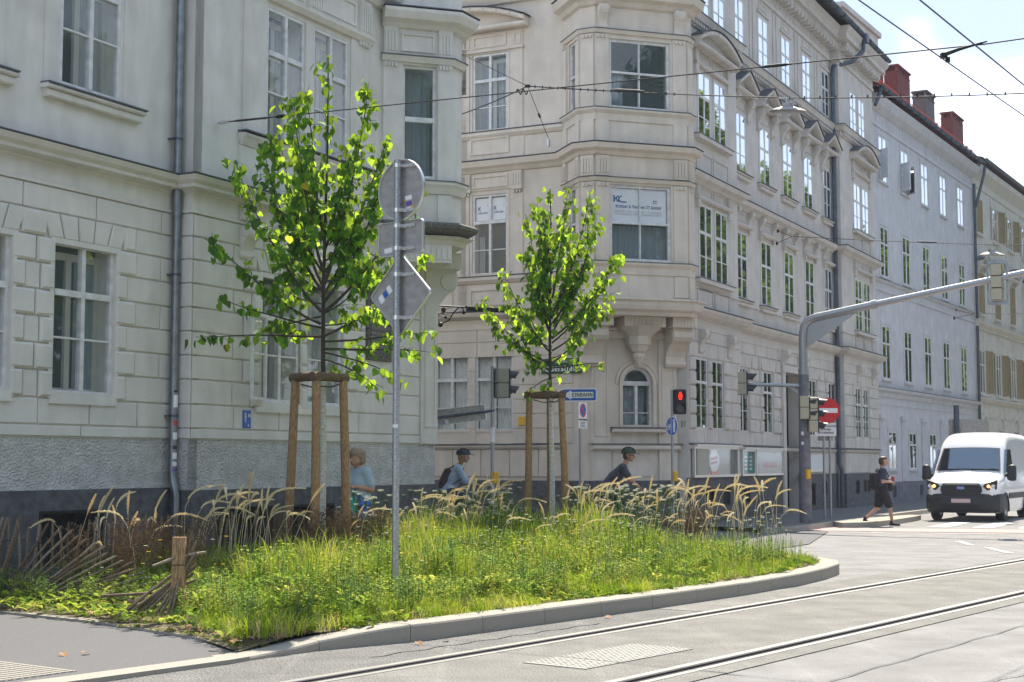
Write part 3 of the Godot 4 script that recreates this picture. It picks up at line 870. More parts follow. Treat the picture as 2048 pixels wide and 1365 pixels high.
	voussoirs(b, R, -5.54, -3.08, 4.61, 4.93, 9, P)
	# string, frieze and main cornice over the ground floor
	var pl := [pt(-1.437, 28, 27, -18.0, -0.31), pt(-1.437, 28, 27, -7.12, -0.31), pt(-1.437, 28, 27, -7.12, 0.0), pt(-1.437, 28, 27, -0.0, 0.0), pt(-1.437, 28, -18, 2.3)]
	var cm := lmb()
	cm.sweep(pl, [Vector2(0, 5.28), Vector2(0.05, 5.28), Vector2(0.05, 5.33), Vector2(0.03, 5.345), Vector2(0.03, 5.56), Vector2(0.06, 5.585), Vector2(0.06, 5.60), Vector2(0.20, 5.63), Vector2(0.20, 5.68), Vector2(0.26, 5.72), Vector2(0.30, 5.79), Vector2(0.0, 5.80)])
	put(b, "cornice", cm.mesh(), P)
	var fm := lmb()
	fm.sweep(pl, [Vector2(0.0, 5.803), Vector2(0.315, 5.80), Vector2(0.315, 5.815), Vector2(0.0, 5.875)])
	put(b, "cornice_flashing", fm.mesh(), M.flashing)
	# consoles under the cornice beside the windows
	for t in [-6.02, -2.98]:
		var kn := MB.new()
		kn.xf = R
		console(kn, t, 0.28, 5.24, 0.5, 0.22, 0.0)
		kn.box(Vector3(t - 0.02, 5.34, 0.03), Vector3(t + 0.30, 5.56, 0.10))
		flutes(kn, t - 0.02, t + 0.30, 5.36, 5.54, 6, 0.10, 0.012)
		put(b, "console", kn.mesh(), P)
	# windows
	var cur := [[0.52, 0.98, 0.0, 0.97, "curtain"]]
	window(b, Lf, hl[1][0], hl[1][2], 1.17, 2.03, XROWS, {"inner": true, "z": -0.01, "curtain": [[0.62, 0.98, 0.0, 0.9, "curtain_grey"]]})
	window(b, Lf, hl[0][0], hl[0][2], 1.15, 2.03, XROWS, {"inner": true, "z": -0.01, "curtain": cur})
	window(b, Lf, hl[4][0], hl[4][2], 1.1, 2.03, XROWS, {"inner": true, "z": -0.01})
	for q in [[2, Lf, hl[2]], [3, Lf, hl[3]]]:
		window(b, Lf, q[2][0], q[2][2], q[2][1] - q[2][0], 2.17, [[0.36, 0.025], [0.655, 0.08]], {"inner": true, "z": -0.005, "curtain": [[0.54, 0.96, 0.0, 0.98, "curtain"]]})
	window(b, R, hr[2][0], hr[2][2], 1.03, 2.14, [[0.36, 0.025], [0.655, 0.08]], {"z": -0.01, "inner": true, "curtain": [[0.52, 0.96, 0.0, 0.98, "curtain"]]})
	window(b, R, hr[3][0], hr[3][2], 1.04, 2.14, [[0.36, 0.025], [0.655, 0.08]], {"z": -0.01, "inner": true, "curtain": [[0.52, 0.96, 0.0, 0.98, "curtain"]]})
	var rw := window(b, R, hr[1][0], hr[1][2], 1.04, 2.0, XROWS, {"z": -0.01, "inner": true, "curtain": [[0.5, 0.98, 0.0, 0.9, "curtain"]]})
	# the ground floor window with its casement folded back against the wall
	var ow := window(b, R, hr[0][0], hr[0][2], 1.04, 2.0, XROWS, {"z": -0.01, "inner": true, "skip": [0, 1], "curtain": [[0.1, 0.5, 0.0, 0.62, "curtain_grey"], [0.6, 0.98, 0.0, 0.9, "curtain"]]})
	tag(ow, "window with its left casement swung open against the wall")
	var cs := MB.new()
	panel(cs, -0.52, 0.0, 0.0, 1.32, 0.045, 0.04, 0.0)
	cs.box(Vector3(-0.475, 0.70, 0.005), Vector3(-0.045, 0.725, 0.03))
	var leaf := put(b, "open_casement", cs.mesh(), M.white_wood, R * Transform3D(Basis(Vector3.UP, deg_to_rad(12.0)), Vector3(hr[0][0] + 0.02, 2.6, 0.08)))
	for y in [[0.045, 0.70], [0.725, 1.275]]:
		put(leaf, "pane", pane_mesh(0.43, y[1] - y[0]), M.glass, Transform3D(Basis(), Vector3(-0.26, (y[0] + y[1]) / 2, 0.02)))
	# surrounds and sills
	var sm := MB.new()
	sm.xf = Lf
	for q in opl:
		sm = MB.new(); sm.xf = Lf
		panel(sm, q[0] - 0.08, q[2] - 0.05, q[1] + 0.08, q[3] + 0.03, 0.075, 0.05)
		sm.box(Vector3(q[0] - 0.05, 2.42, 0.0), Vector3(q[1] + 0.05, 2.50, 0.06))
		put(b, "window_surround", sm.mesh(), P)
	for q in [hl[2], hl[3]]:
		sm = MB.new(); sm.xf = Lf
		for s in [[q[0] - 0.30, q[0] - 0.06], [q[1] + 0.06, q[1] + 0.30]]:
			sm.box(Vector3(s[0], 6.66, 0.0), Vector3(s[1], 9.3, 0.018))
		sill(sm, q[0] - 0.34, q[1] + 0.42, 6.62)
		put(b, "window_surround", sm.mesh(), P)
	sm = MB.new(); sm.xf = R
	panel(sm, -5.52, 2.50, -3.10, 4.60, 0.075, 0.05)
	sm.box(Vector3(-5.6, 2.42, 0.0), Vector3(-3.02, 2.50, 0.07))
	sm.box(Vector3(-4.40, 2.58, -0.02), Vector3(-4.22, 4.58, 0.03))
	# first floor: pilaster strips, sill band, entablature with sunk panels
	sm.box(Vector3(-6.05, 5.875, 0.0), Vector3(-2.35, 6.56, 0.035))
	sm.box(Vector3(-5.98, 6.70, 0.0), Vector3(-5.42, 8.98, 0.03)); sm.box(Vector3(-2.98, 6.70, 0.0), Vector3(-2.4, 8.98, 0.03))
	sm.box(Vector3(-4.32, 6.72, -0.02), Vector3(-4.09, 8.86, 0.02))
	sm.box(Vector3(-6.02, 9.06, 0.0), Vector3(-2.36, 9.72, 0.05))
	for t in [-5.98, -4.36, -2.80]:
		sm.box(Vector3(t, 9.06, 0.05), Vector3(t + 0.34, 9.66, 0.11)); flutes(sm, t, t + 0.34, 9.12, 9.6, 5, 0.11, 0.02)
	for q in [[-5.55, -4.45], [-3.93, -2.88]]: panel(sm, q[0], 9.16, q[1], 9.58, 0.05, 0.025, 0.05)
	for t in [-5.98, -2.80]:
		for i in 4: sm.box(Vector3(t + 0.03 + i * 0.085, 8.88, 0.03), Vector3(t + 0.08 + i * 0.085, 8.95, 0.08))
	put(b, "window_surround", sm.mesh(), P)
	var bm := lmb()
	bm.sweep([pt(-1.437, 28, 27, -6.05, 0.0), pt(-1.437, 28, 27, -2.33, 0.0)], [Vector2(0.0, 6.50), Vector2(0.05, 6.50), Vector2(0.10, 6.60), Vector2(0.13, 6.64), Vector2(0.13, 6.68), Vector2(0, 6.70)])
	bm.sweep([pt(-1.437, 28, 27, -6.05, 0.0), pt(-1.437, 28, 27, -2.33, 0.0)], [Vector2(0.0, 8.95), Vector2(0.06, 8.95), Vector2(0.12, 9.03), Vector2(0.12, 9.06), Vector2(0, 9.08)])
	bm.sweep(pl.slice(2, 4), [Vector2(0.0, 9.70), Vector2(0.08, 9.72), Vector2(0.14, 9.80), Vector2(0.26, 9.86), Vector2(0.30, 9.95), Vector2(0.0, 9.98)])
	put(b, "moulding", bm.mesh(), P)
	for q in [[Lf, -9.87, -7.94, 6.62], [Lf, -12.24, -10.38, 6.62], [R, -6.07, -2.31, 6.703]]:
		var fl := MB.new()
		fl.xf = q[0]
		fl.box(Vector3(q[1], q[3], 0.0), Vector3(q[2], q[3] + 0.02, 0.17))
		put(b, "sill_flashing", fl.mesh(), M.flashing)
	oriel_near(b)
	# end pilaster at the corner
	var em := MB.new()
	em.xf = R
	em.rect(-0.60, 1.985, 0.0, 5.28, 0.0, 0.06, 0.01)
	panel(em, -0.50, 2.3, -0.10, 5.0, 0.05, 0.02, 0.06)
	put(b, "pilaster", em.mesh(), P)
	# memorial tablet, street name plate, house number
	var tb := MB.new()
	tb.rect(-2.42, 3.42, -1.62, 4.86, 0.0, 0.05, 0.015)
	panel(tb, -2.34, 3.5, -1.70, 4.78, 0.03, 0.012, 0.05)
	for i in 16:
		var a0 := TAU * i / 16; var a1 := TAU * (i + 1) / 16
		tb.bar(Vector3(-2.02 + cos(a0) * 0.2, 4.42 + sin(a0) * 0.2, 0.062), Vector3(-2.02 + cos(a1) * 0.2, 4.42 + sin(a1) * 0.2, 0.062), 0.03, 0.025, Vector3.BACK)
	tb.ball(Vector3(-2.02, 4.42, 0.045), 0.10, 10, 1.25)
	var tablet := put(b, "memorial_tablet", tb.mesh(), M.worn_stone, R)
	letters(tablet, "ADOLF JENSEN", 0.085, M.joint, Transform3D(Basis(), Vector3(-2.02, 4.0, 0.053)))
	var ln := MB.new()
	for i in 4:
		for j in 7:
			ln.box(Vector3(-2.3 + j * 0.08 + 0.01 * (i % 2), 3.66 + i * 0.075, 0.05), Vector3(-2.25 + j * 0.08 + 0.01 * (j % 3), 3.685 + i * 0.075, 0.0535))
	put(tablet, "worn_inscription", ln.mesh(), M.joint)
	var gs := MB.new()
	gs.rect(-2.62, 4.60, -1.9, 4.92, 0.052, 0.075, 0.006)
	var sp := put(b, "street_name_plate", gs.mesh(), M.green_sign, R)
	letters(sp, "Manfr", 0.2, M.white_sign, Transform3D(Basis(), Vector3(-2.3, 4.73, 0.078)), true, 0.8)
	var hn := MB.new()
	hn.rect(-5.89, 2.17, -5.70, 2.44, 0.03, 0.05, 0.006)
	var np := put(b, "house_number_plate", hn.mesh(), M.blue_sign, R)
	letters(np, "S", 0.10, M.white_sign, Transform3D(Basis(), Vector3(-5.845, 2.36, 0.053)))
	letters(np, "T", 0.08, M.white_sign, Transform3D(Basis(), Vector3(-5.845, 2.28, 0.053)))
	letters(np, "10", 0.07, M.white_sign, Transform3D(Basis(), Vector3(-5.755, 2.36, 0.053)))
	letters(np, "6", 0.06, M.white_sign, Transform3D(Basis(), Vector3(-5.77, 2.21, 0.053)))
	# downpipe in the corner of the jog, with stickers
	var dp := MB.new()
	dp.xf = fr(-1.437, 28, 27, -0.31)
	var px := -7.235
	dp.tube([Vector3(px, 5.95, 0.13), Vector3(px, top, 0.13)], 0.062, 14)
	dp.tube([Vector3(px, 1.45, 0.13), Vector3(px, 5.64, 0.13)], 0.062, 14)
	dp.tube([Vector3(px, 1.47, 0.13), Vector3(px, 1.32, 0.16), Vector3(px, 1.2, 0.2), Vector3(px, 0.05, 0.2)], 0.062, 14)
	dp.tube([Vector3(px, 5.2, 0.13), Vector3(px, 5.62, 0.13), Vector3(px, 5.66, 0.13)], [0.07, 0.078, 0.078], 14)
	dp.tube([Vector3(px, 5.86, 0.13), Vector3(px, 5.95, 0.13)], 0.068, 14)
	var pipe := put(b, "downpipe", dp.mesh(), M.zinc)
	for hh in [2.3, 4.35, 6.35, 8.6]:
		var q := MB.new()
		q.xf = dp.xf
		q.tube([Vector3(px, hh, 0.13), Vector3(px, hh + 0.035, 0.13)], 0.069, 14)
		q.box(Vector3(px - 0.09, hh + 0.005, 0.0), Vector3(px - 0.04, hh + 0.03, 0.13))
		put(pipe, "pipe_clip", q.mesh(), M.zinc_dark)
	for q in [[2.44, 0.22, "white_sign"], [2.62, 0.07, "print_black"], [2.18, 0.07, "print_red"], [1.98, 0.10, "paper"], [1.84, 0.05, "print_black"], [1.70, 0.09, "white_sign"], [1.60, 0.06, "paper"], [1.52, 0.05, "purple_print"]]:
		var st := MB.new()
		st.xf = dp.xf
		var n := 5
		for i in n:
			var a0 := lerpf(0.15, 1.25, float(i) / n) + 0.5; var a1 := lerpf(0.15, 1.25, float(i + 1) / n) + 0.5
			st.quad(Vector3(px + cos(PI - a0) * 0.0655, q[0], 0.13 + sin(a0) * 0.0655), Vector3(px + cos(PI - a1) * 0.0655, q[0], 0.13 + sin(a1) * 0.0655), Vector3(px + cos(PI - a1) * 0.0655, q[0] + q[1], 0.13 + sin(a1) * 0.0655), Vector3(px + cos(PI - a0) * 0.0655, q[0] + q[1], 0.13 + sin(a0) * 0.0655))
		put(pipe, "sticker", st.mesh(), M[q[2]])
	var rf := flat([pl[0], pl[3], pl[4], bk3, bk2], top)
	rf.xf = Transform3D()
	var r2 := MB.new()
	for i in rf.v.size() / 3:
		r2.tri(rf.v[i * 3] - B, rf.v[i * 3 + 2] - B, rf.v[i * 3 + 1] - B)
	put(b, "roof", r2.mesh(), M.roof_slate)
	# floor slabs inside
	var fs := MB.new()
	for hh in [1.6, 5.9]:
		fs.xf = Lf; fs.box(Vector3(-17.9, hh, -0.36), Vector3(-0.5, hh + 0.1, -8.0))
		fs.quad(Vector3(-17.9, hh, -4.2), Vector3(-1.0, hh, -4.2), Vector3(-1.0, hh + 4.2, -4.2), Vector3(-17.9, hh + 4.2, -4.2))
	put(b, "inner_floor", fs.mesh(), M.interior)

func sill(m: MB, t0: float, t1: float, h: float) -> void:
	m.prism(PackedVector2Array([Vector2(t0 + 0.05, h - 0.17), Vector2(t1 - 0.05, h - 0.17), Vector2(t1 - 0.03, h - 0.06), Vector2(t0 + 0.03, h - 0.06)]), 0.0, 0.10, 0.02)
	m.prism(PackedVector2Array([Vector2(t0, h - 0.06), Vector2(t1, h - 0.06), Vector2(t1, h), Vector2(t0, h)]), 0.0, 0.15, 0.02)

func cpt(ox: float, oz: float, deg: float, c: float, n: float) -> Vector2:
	return pt(ox, oz, deg, c, n)

func oriel_near(b: Node3D) -> void:
	var P: Material = M.plaster_grey
	var q := [[-1.39, -1.39], [-1.39, -0.10], [-1.12, 0.18], [3.42, 0.18], [3.69, -0.10], [3.69, -1.39]]
	var path := []
	for a in q: path.push_back(cpt(-1.437, 28, -18, a[0], a[1]))
	var w := MB.new()
	var rt := fr(path[0].x, path[0].y, 72)
	# return face with its window
	w.xf = rt; slab(w, 0.0, 1.29, 5.75, 10.35, [[0.40, 1.02, 6.72, 8.76]], 0.3)
	w.xf = fr(path[1].x, path[1].y, 27); slab(w, 0.0, 0.39, 5.75, 10.35, [], 0.2)
	w.xf = fr(path[2].x, path[2].y, -18); slab(w, 0.0, 4.54, 5.75, 10.35, [], 0.3)
	w.xf = fr(path[3].x, path[3].y, -63); slab(w, 0.0, 0.39, 5.75, 10.35, [], 0.2)
	w.xf = fr(path[4].x, path[4].y, -108); slab(w, 0.0, 1.29, 5.75, 10.35, [], 0.3)
	put(b, "oriel_wall", w.mesh(), P)
	window(b, rt, 0.40, 6.72, 0.62, 2.04, [[0.52, 0.09]], {"cols": 1, "z": -0.06, "edge": 0.05, "curtain": [[0.05, 0.95, 0.0, 0.98, "curtain_grey"]]})
	for pr in [[Vector2(0.0, 5.52), Vector2(0.05, 5.52), Vector2(0.10, 5.60), Vector2(0.22, 5.66), Vector2(0.0, 5.70)], [Vector2(0.0, 6.44), Vector2(0.04, 6.44), Vector2(0.08, 6.54), Vector2(0.12, 6.60), Vector2(0.12, 6.655), Vector2(0.0, 6.66)], [Vector2(0.0, 8.80), Vector2(0.05, 8.80), Vector2(0.08, 8.86), Vector2(0.10, 8.90), Vector2(0.0, 8.91)], [Vector2(0.0, 9.40), Vector2(0.06, 9.42), Vector2(0.12, 9.48), Vector2(0.24, 9.54), Vector2(0.30, 9.66), Vector2(0.30, 9.72), Vector2(0.0, 9.75)]]:
		var m := lmb()
		m.sweep(path, pr)
		put(b, "oriel_moulding", m.mesh(), P)
	for h in [[6.663, 0.135], [8.913, 0.115], [9.753, 0.315]]:
		var f := lmb()
		f.sweep(path, [Vector2(0.0, h[0]), Vector2(h[1], h[0] - 0.01), Vector2(h[1], h[0] + 0.008), Vector2(0.0, h[0] + 0.03)])
		put(b, "oriel_flashing", f.mesh(), M.flashing)
	var s := lmb()
	s.sweep(path, [Vector2(-0.3, 5.70), Vector2(0.12, 5.70), Vector2(0.20, 5.74), Vector2(0.28, 5.80), Vector2(0.28, 5.86), Vector2(0.24, 5.90), Vector2(0.0, 5.91)])
	put(b, "oriel_base_slab", s.mesh(), M.worn_stone)
	var d := MB.new()
	d.xf = rt
	for t in [0.03, 1.04]:
		d.box(Vector3(t, 6.68, 0.0), Vector3(t + 0.26, 8.80, 0.03))
		d.box(Vector3(t, 8.92, 0.0), Vector3(t + 0.26, 9.42, 0.07)); flutes(d, t + 0.01, t + 0.25, 8.98, 9.34, 4, 0.07, 0.02)
		for i in 4: d.box(Vector3(t + 0.02 + i * 0.06, 8.70, 0.03), Vector3(t + 0.055 + i * 0.06, 8.77, 0.07))
		d.box(Vector3(t, 5.93, 0.0), Vector3(t + 0.26, 6.42, 0.04))
	panel(d, 0.36, 9.0, 0.98, 9.34, 0.04, 0.03)
	put(b, "oriel_pilaster", d.mesh(), P)
	# soffit and the scrolled brackets that carry it
	var c := lmb()
	var rim := path.duplicate()
	var sf := flat(rim, 5.52)
	for i in sf.v.size() / 3: c.tri(sf.v[i * 3], sf.v[i * 3 + 1], sf.v[i * 3 + 2])
	put(b, "oriel_soffit", c.mesh(), P)
	var k: MB
	for t in [-0.42, 2.1]:
		k = MB.new(); k.xf = fr(-1.437, 28, -18)
		console(k, t, 0.5, 5.22, 1.15, 0.62, -0.3)
		k.box(Vector3(t - 0.1, 5.22, -0.6), Vector3(t + 0.6, 5.52, 0.36))
		flutes(k, t - 0.08, t + 0.58, 5.26, 5.46, 7, 0.36, 0.015)
		put(b, "oriel_bracket", k.mesh(), P)
	k = MB.new(); k.xf = rt
	k.box(Vector3(0.35, 5.2, -0.5), Vector3(1.3, 5.52, 0.06)); flutes(k, 0.4, 1.3, 5.26, 5.46, 9, 0.06, 0.015)
	put(b, "oriel_bracket", k.mesh(), P)

# ---------------------------------------------------------------- the beige house with the corner oriel across the side street
func building_corner() -> void:
	var b := thing("oriel_house", "four storey beige stuccoed house with glazed corner oriel and rows of pedimented windows", "building", Vector3(1.96, 0, -37.0))
	B = b.position
	var P: Material = M.plaster_warm; var PB: Material = M.plaster_beige
	var R := fr(4.15, 37.7, 27); var A := fr(4.15, 37.7, 27, 0.3); var C := fr(1.96, 37.0, 72); var Lf := fr(1.96, 37.0, 117)
	var top := 16.9
	var cols := [4.75, 7.07, 9.42, 11.75, 14.05]
	var hm := []; var ha := []; var he := []; var hl := []
	for t in cols:
		hm += [[t, t + 1.0, 6.28, 8.2], [t, t + 1.0, 9.93, 11.65], [t, t + 0.95, 13.5, 15.03]]
	for t in [4.72, 7.05, 11.85, 14.2]: hm.push_back([t, t + 0.98, 2.5, 4.33])
	hm.push_back([9.05, 10.8, 0.0, 4.4])
	for t in [0.92, 2.16]: ha += [[t, t + 0.97, 6.4, 8.34], [t, t + 0.95, 10.15, 11.85], [t, t + 0.93, 13.3, 14.86]]
	for t in [0.46, 1.70]: ha.push_back([t, t + 0.95, 2.5, 4.32])
	for t in [17.0, 18.22]: he += [[t, t + 0.95, 6.3, 8.15], [t, t + 0.95, 9.9, 11.6], [t - 0.3, t + 0.6, 13.3, 14.85]]
	for t in [16.65, 17.75]: he.push_back([t, t + 0.88, 2.5, 4.28])
	for q in [[-4.45, -3.44], [-3.25, -2.17], [-6.6, -5.6]]: hl.push_back([q[0], q[1], 2.45, 4.45])
	for q in [[-5.0, -4.0], [-3.35, -2.33]]: hl += [[q[0], q[1], 6.46, 8.55], [q[0], q[1], 10.21, 12.26]]
	var w := MB.new()
	w.xf = R; slab(w, 4.05, 15.2, 0.0, top, hm)
	w.xf = A; slab(w, 0.0, 4.05, 0.0, top, ha); slab(w, 15.2, 20.1, 0.0, top, he)
	for t in [4.05, 15.2]:
		var s := 1.0 if t < 10.0 else -1.0
		w.xf = R
		w.box(Vector3(t - 0.01 * s, 0, -0.2), Vector3(t - 0.2 * s, top, 0.298))
	put(b, "wall", w.mesh(), P)
	var e := pt(4.15, 37.7, 27, 20.1, -12.0); var e2 := pt(1.96, 37.0, 117, -24.0)
	w = MB.new()
	w.xf = Lf; slab(w, -24.0, 0.0, 0.0, top, hl)
	w.xf = C; slab(w, 0.0, 2.3, 0.0, 5.7, [[0.82, 1.63, 2.58, 4.02]], 0.35)
	put(b, "side_wall", w.mesh(), PB)
	# back and party walls, roof
	w = lmb()
	var p0 := pt(4.15, 37.7, 27, 20.1, 0.3); var q1 := pt(4.15, 37.7, 27, 20.1, -13.0); var q2 := pt(1.96, 37.0, 117, -24.0); var q3 := Vector2(q2.x + 0.454 * 12, q2.y + 0.891 * 12)
	for s in [[p0, q1], [q1, q3], [q3, q2]]:
		w.quad(Vector3(s[1].x, 0, -s[1].y), Vector3(s[0].x, 0, -s[0].y), Vector3(s[0].x, top, -s[0].y), Vector3(s[1].x, top, -s[1].y))
	put(b, "rear_wall", w.mesh(), P)
	# interior: floors and a dark partition
	w = MB.new()
	for hh in [1.7, 5.75, 9.3, 13.0]:
		w.xf = R; w.box(Vector3(-0.3, hh, -0.4), Vector3(20.0, hh + 0.12, -5.0))
		w.xf = Lf; w.box(Vector3(-12, hh - 0.01, -0.4), Vector3(-0.2, hh + 0.11, -5.0))
	w.xf = R; w.quad(Vector3(2.0, 0.1, -4.5), Vector3(20, 0.1, -4.5), Vector3(20, top, -4.5), Vector3(2.0, top, -4.5))
	w.xf = Lf; w.quad(Vector3(-12, 0.1, -4.5), Vector3(-2.0, 0.1, -4.5), Vector3(-2.0, top, -4.5), Vector3(-12, top, -4.5))
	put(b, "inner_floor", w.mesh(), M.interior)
	# base of dark stone, with cellar openings
	w = MB.new()
	w.xf = R; slab(w, 4.06, 15.2, 0.0, 1.27, [[9.05, 10.8, 0.0, 1.27], [11.6, 12.35, 0.25, 1.0], [13.2, 13.75, 0.6, 1.05], [5.0, 5.6, 0.5, 1.0]], 0.1, 0.06)
	w.xf = A; slab(w, -0.06, 4.10, 0.0, 1.27, [[1.0, 1.7, 0.5, 1.0], [2.4, 3.0, 0.5, 1.0]], 0.1, 0.06); slab(w, 15.15, 20.12, 0.0, 1.27, [[16.4, 16.9, 0.55, 1.05], [17.5, 17.9, 0.6, 1.05], [18.05, 18.45, 0.6, 1.05]], 0.1, 0.06)
	w.xf = C; slab(w, -0.03, 2.33, 0.0, 1.2, [], 0.1, 0.06)
	w.xf = Lf; slab(w, -14.0, 0.03, 0.0, 1.2, [], 0.1, 0.06)
	put(b, "stone_base", w.mesh(), M.plinth_stone)
	for q in [[R, [11.6, 12.35, 0.25, 1.0]], [R, [13.2, 13.75, 0.6, 1.05]], [R, [5.0, 5.6, 0.5, 1.0]], [A, [1.0, 1.7, 0.5, 1.0]], [A, [2.4, 3.0, 0.5, 1.0]], [A, [16.4, 16.9, 0.55, 1.05]], [A, [17.5, 17.9, 0.6, 1.05]], [A, [18.05, 18.45, 0.6, 1.05]]]:
		var f: Array = q[1]
		var gm := MB.new()
		panel(gm, f[0], f[2], f[1], f[3], 0.03, 0.02, 0.045)
		for i in 4:
			gm.bar(Vector3(lerpf(f[0], f[1], i / 4.0), f[2], 0.05), Vector3(lerpf(f[0], f[1], (i + 1) / 4.0), f[3], 0.05), 0.012, 0.012, Vector3.BACK)
			gm.bar(Vector3(lerpf(f[0], f[1], (i + 1) / 4.0), f[2], 0.053), Vector3(lerpf(f[0], f[1], i / 4.0), f[3], 0.053), 0.012, 0.012, Vector3.BACK)
		put(b, "cellar_grille", gm.mesh(), M.black_iron, q[0])
		var bd := MB.new()
		bd.quad(Vector3(f[0], f[2], 0.004), Vector3(f[1], f[2], 0.004), Vector3(f[1], f[3], 0.004), Vector3(f[0], f[3], 0.004))
		put(b, "cellar_window", bd.mesh(), M.room_dark, q[0])
	# rusticated stones of the ground floor
	var hs := [2.12, 2.5, 2.87, 3.24, 3.6, 3.97, 4.33, 4.72, 5.1]
	var gm_ := [hm[15], hm[16], hm[17], hm[18], [8.9, 10.95, 0.0, 4.75]]
	for i in hs.size() - 1:
		var y0: float = hs[i]; var y1: float = hs[i + 1]
		var v := gm_.duplicate()
		if i == 6:
			for k in 4: v.push_back([gm_[k][0] - 0.25, gm_[k][1] + 0.25, y0, y1])
		if i == 7: v = [[8.9, 10.95, 0.0, 5.1]]
		course(b, R, 4.06, 15.18, y0, y1, v, 1.15, 0.55 if i % 2 else 0.0, P, {"quoin": 0.34 if i % 2 else 0.2, "gap": 0.03})
		course(b, A, 0.05, 4.05, y0, y1, [ha[6], ha[7]], 1.1, 0.5 if i % 2 else 0.0, P, {"quoin": 0.36 if i % 2 else 0.2, "gap": 0.03})
		course(b, A, 15.2, 20.1, y0, y1, [he[6], he[7]], 1.1, 0.5 if i % 2 else 0.0, P, {"quoin": 0.36 if i % 2 else 0.2, "gap": 0.03})
		if y1 < 4.7 or i == 7: course(b, Lf, -8.0, -0.5, y0, y1, [hl[0], hl[1], hl[2]], 2.1, 1.0 if i % 2 else 0.0, PB, {"gap": 0.018, "proud": 0.022, "bev": 0.008})
		else: course(b, Lf, -8.0, -0.5, y0, y1, [], 1.6, 0.0, PB, {"gap": 0.018, "proud": 0.022, "bev": 0.008})
	for k in 4: voussoirs(b, R, gm_[k][0] - 0.12, gm_[k][1] + 0.12, 4.34, 4.70, 5, P, 0.055, 0.12)
	# wainscot panels between the base and the string course
	for q in [[R, 4.1, 8.85, P, 4.8, 8.85], [R, 10.98, 15.15, P, 0, 0], [A, 15.25, 20.05, P, 0, 0], [A, 0.05, 4.0, P, 0.6, 4.2], [Lf, -8.0, -0.5, PB, 0, 0]]:
		var t: float = q[1]
		while t < q[2] - 0.2:
			var t1 := minf(t + 0.82, q[2])
			if t1 <= q[4] + 0.01 or t >= q[5] - 0.01:
				var m := MB.new()
				m.rect(t + 0.012, 1.29, t1 - 0.012, 1.98, 0.0, 0.03, 0.01)
				put(b, "stone_block", m.mesh(), q[3], q[0])
			t = t1
	corner_ornament(b, R, A, C, Lf, hm, ha, he, hl, cols, P, PB)
	corner_windows(b, R, A, C, Lf, hm, ha, he, hl, cols)
	corner_oriel(b)
	corner_roof(b, R, A, top)
	corner_shop(b, R, A)

func corner_windows(b: Node3D, R: Transform3D, A: Transform3D, C: Transform3D, Lf: Transform3D, hm: Array, ha: Array, he: Array, hl: Array, cols: Array) -> void:
	var r1 := [[0.30, 0.02], [0.62, 0.07]]
	var G := {"glass": M.glass_mirror, "z": 0.012, "edge": 0.05, "mull": 0.06}
	var G0 := {"glass": M.glass_dim, "z": 0.0, "edge": 0.05, "mull": 0.06}
	for k in 5:
		for j in 3:
			var q: Array = hm[k * 3 + j]
			window(b, R, q[0], q[2], q[1] - q[0], q[3] - q[2], r1, G)
	for k in 4:
		var q: Array = hm[15 + k]
		window(b, R, q[0], q[2], q[1] - q[0], q[3] - q[2], [[0.33, 0.02], [0.66, 0.07]], G0)
	for s in [ha, he]:
		for k in 8:
			var q: Array = s[k]
			window(b, A, q[0], q[2], q[1] - q[0], q[3] - q[2], r1 if k < 6 else [[0.33, 0.02], [0.66, 0.07]], G if k < 6 else G0)
	var cur := [[0.03, 0.42, 0.0, 0.97, "curtain"], [0.58, 0.97, 0.0, 0.97, "curtain"]]
	for k in 3:
		var q: Array = hl[k]
		window(b, Lf, q[0], q[2], q[1] - q[0], q[3] - q[2], [[0.30, 0.025], [0.66, 0.08]], {"z": -0.02, "cz": -0.14, "curtain": [[0.03, 0.48, 0.0, 0.97, "curtain_bright"], [0.52, 0.97, 0.0, 0.97, "curtain_bright"]]})
	for k in range(3, hl.size()):
		var q: Array = hl[k]
		var n := window(b, Lf, q[0], q[2], q[1] - q[0], q[3] - q[2], [[0.31, 0.025], [0.655, 0.08]], {"z": -0.02, "inner": k % 2 == 0, "curtain": cur if k % 2 == 0 else [[0.04, 0.2, 0.0, 0.5, "curtain"], [0.8, 0.97, 0.0, 0.6, "curtain"]]})
		if k % 2 == 1:      # printed sheets hung behind the upper lights
			for i in 2:
				var sh := put(n, "printed_sheet", pane_mesh(0.40, 0.58), M.paper, Transform3D(Basis(), Vector3(0.27 + i * 0.46, 1.72, -0.06)))
				letters(sh, "K", 0.15, M.print_blue, Transform3D(Basis(), Vector3(-0.11, 0.02, 0.004)))
				letters(sh, "KRATZER", 0.062, M.print_blue, Transform3D(Basis(), Vector3(0.0, -0.09, 0.004)))
				letters(sh, "ZT", 0.04, M.print_grey, Transform3D(Basis(), Vector3(0.13, 0.08, 0.004)))

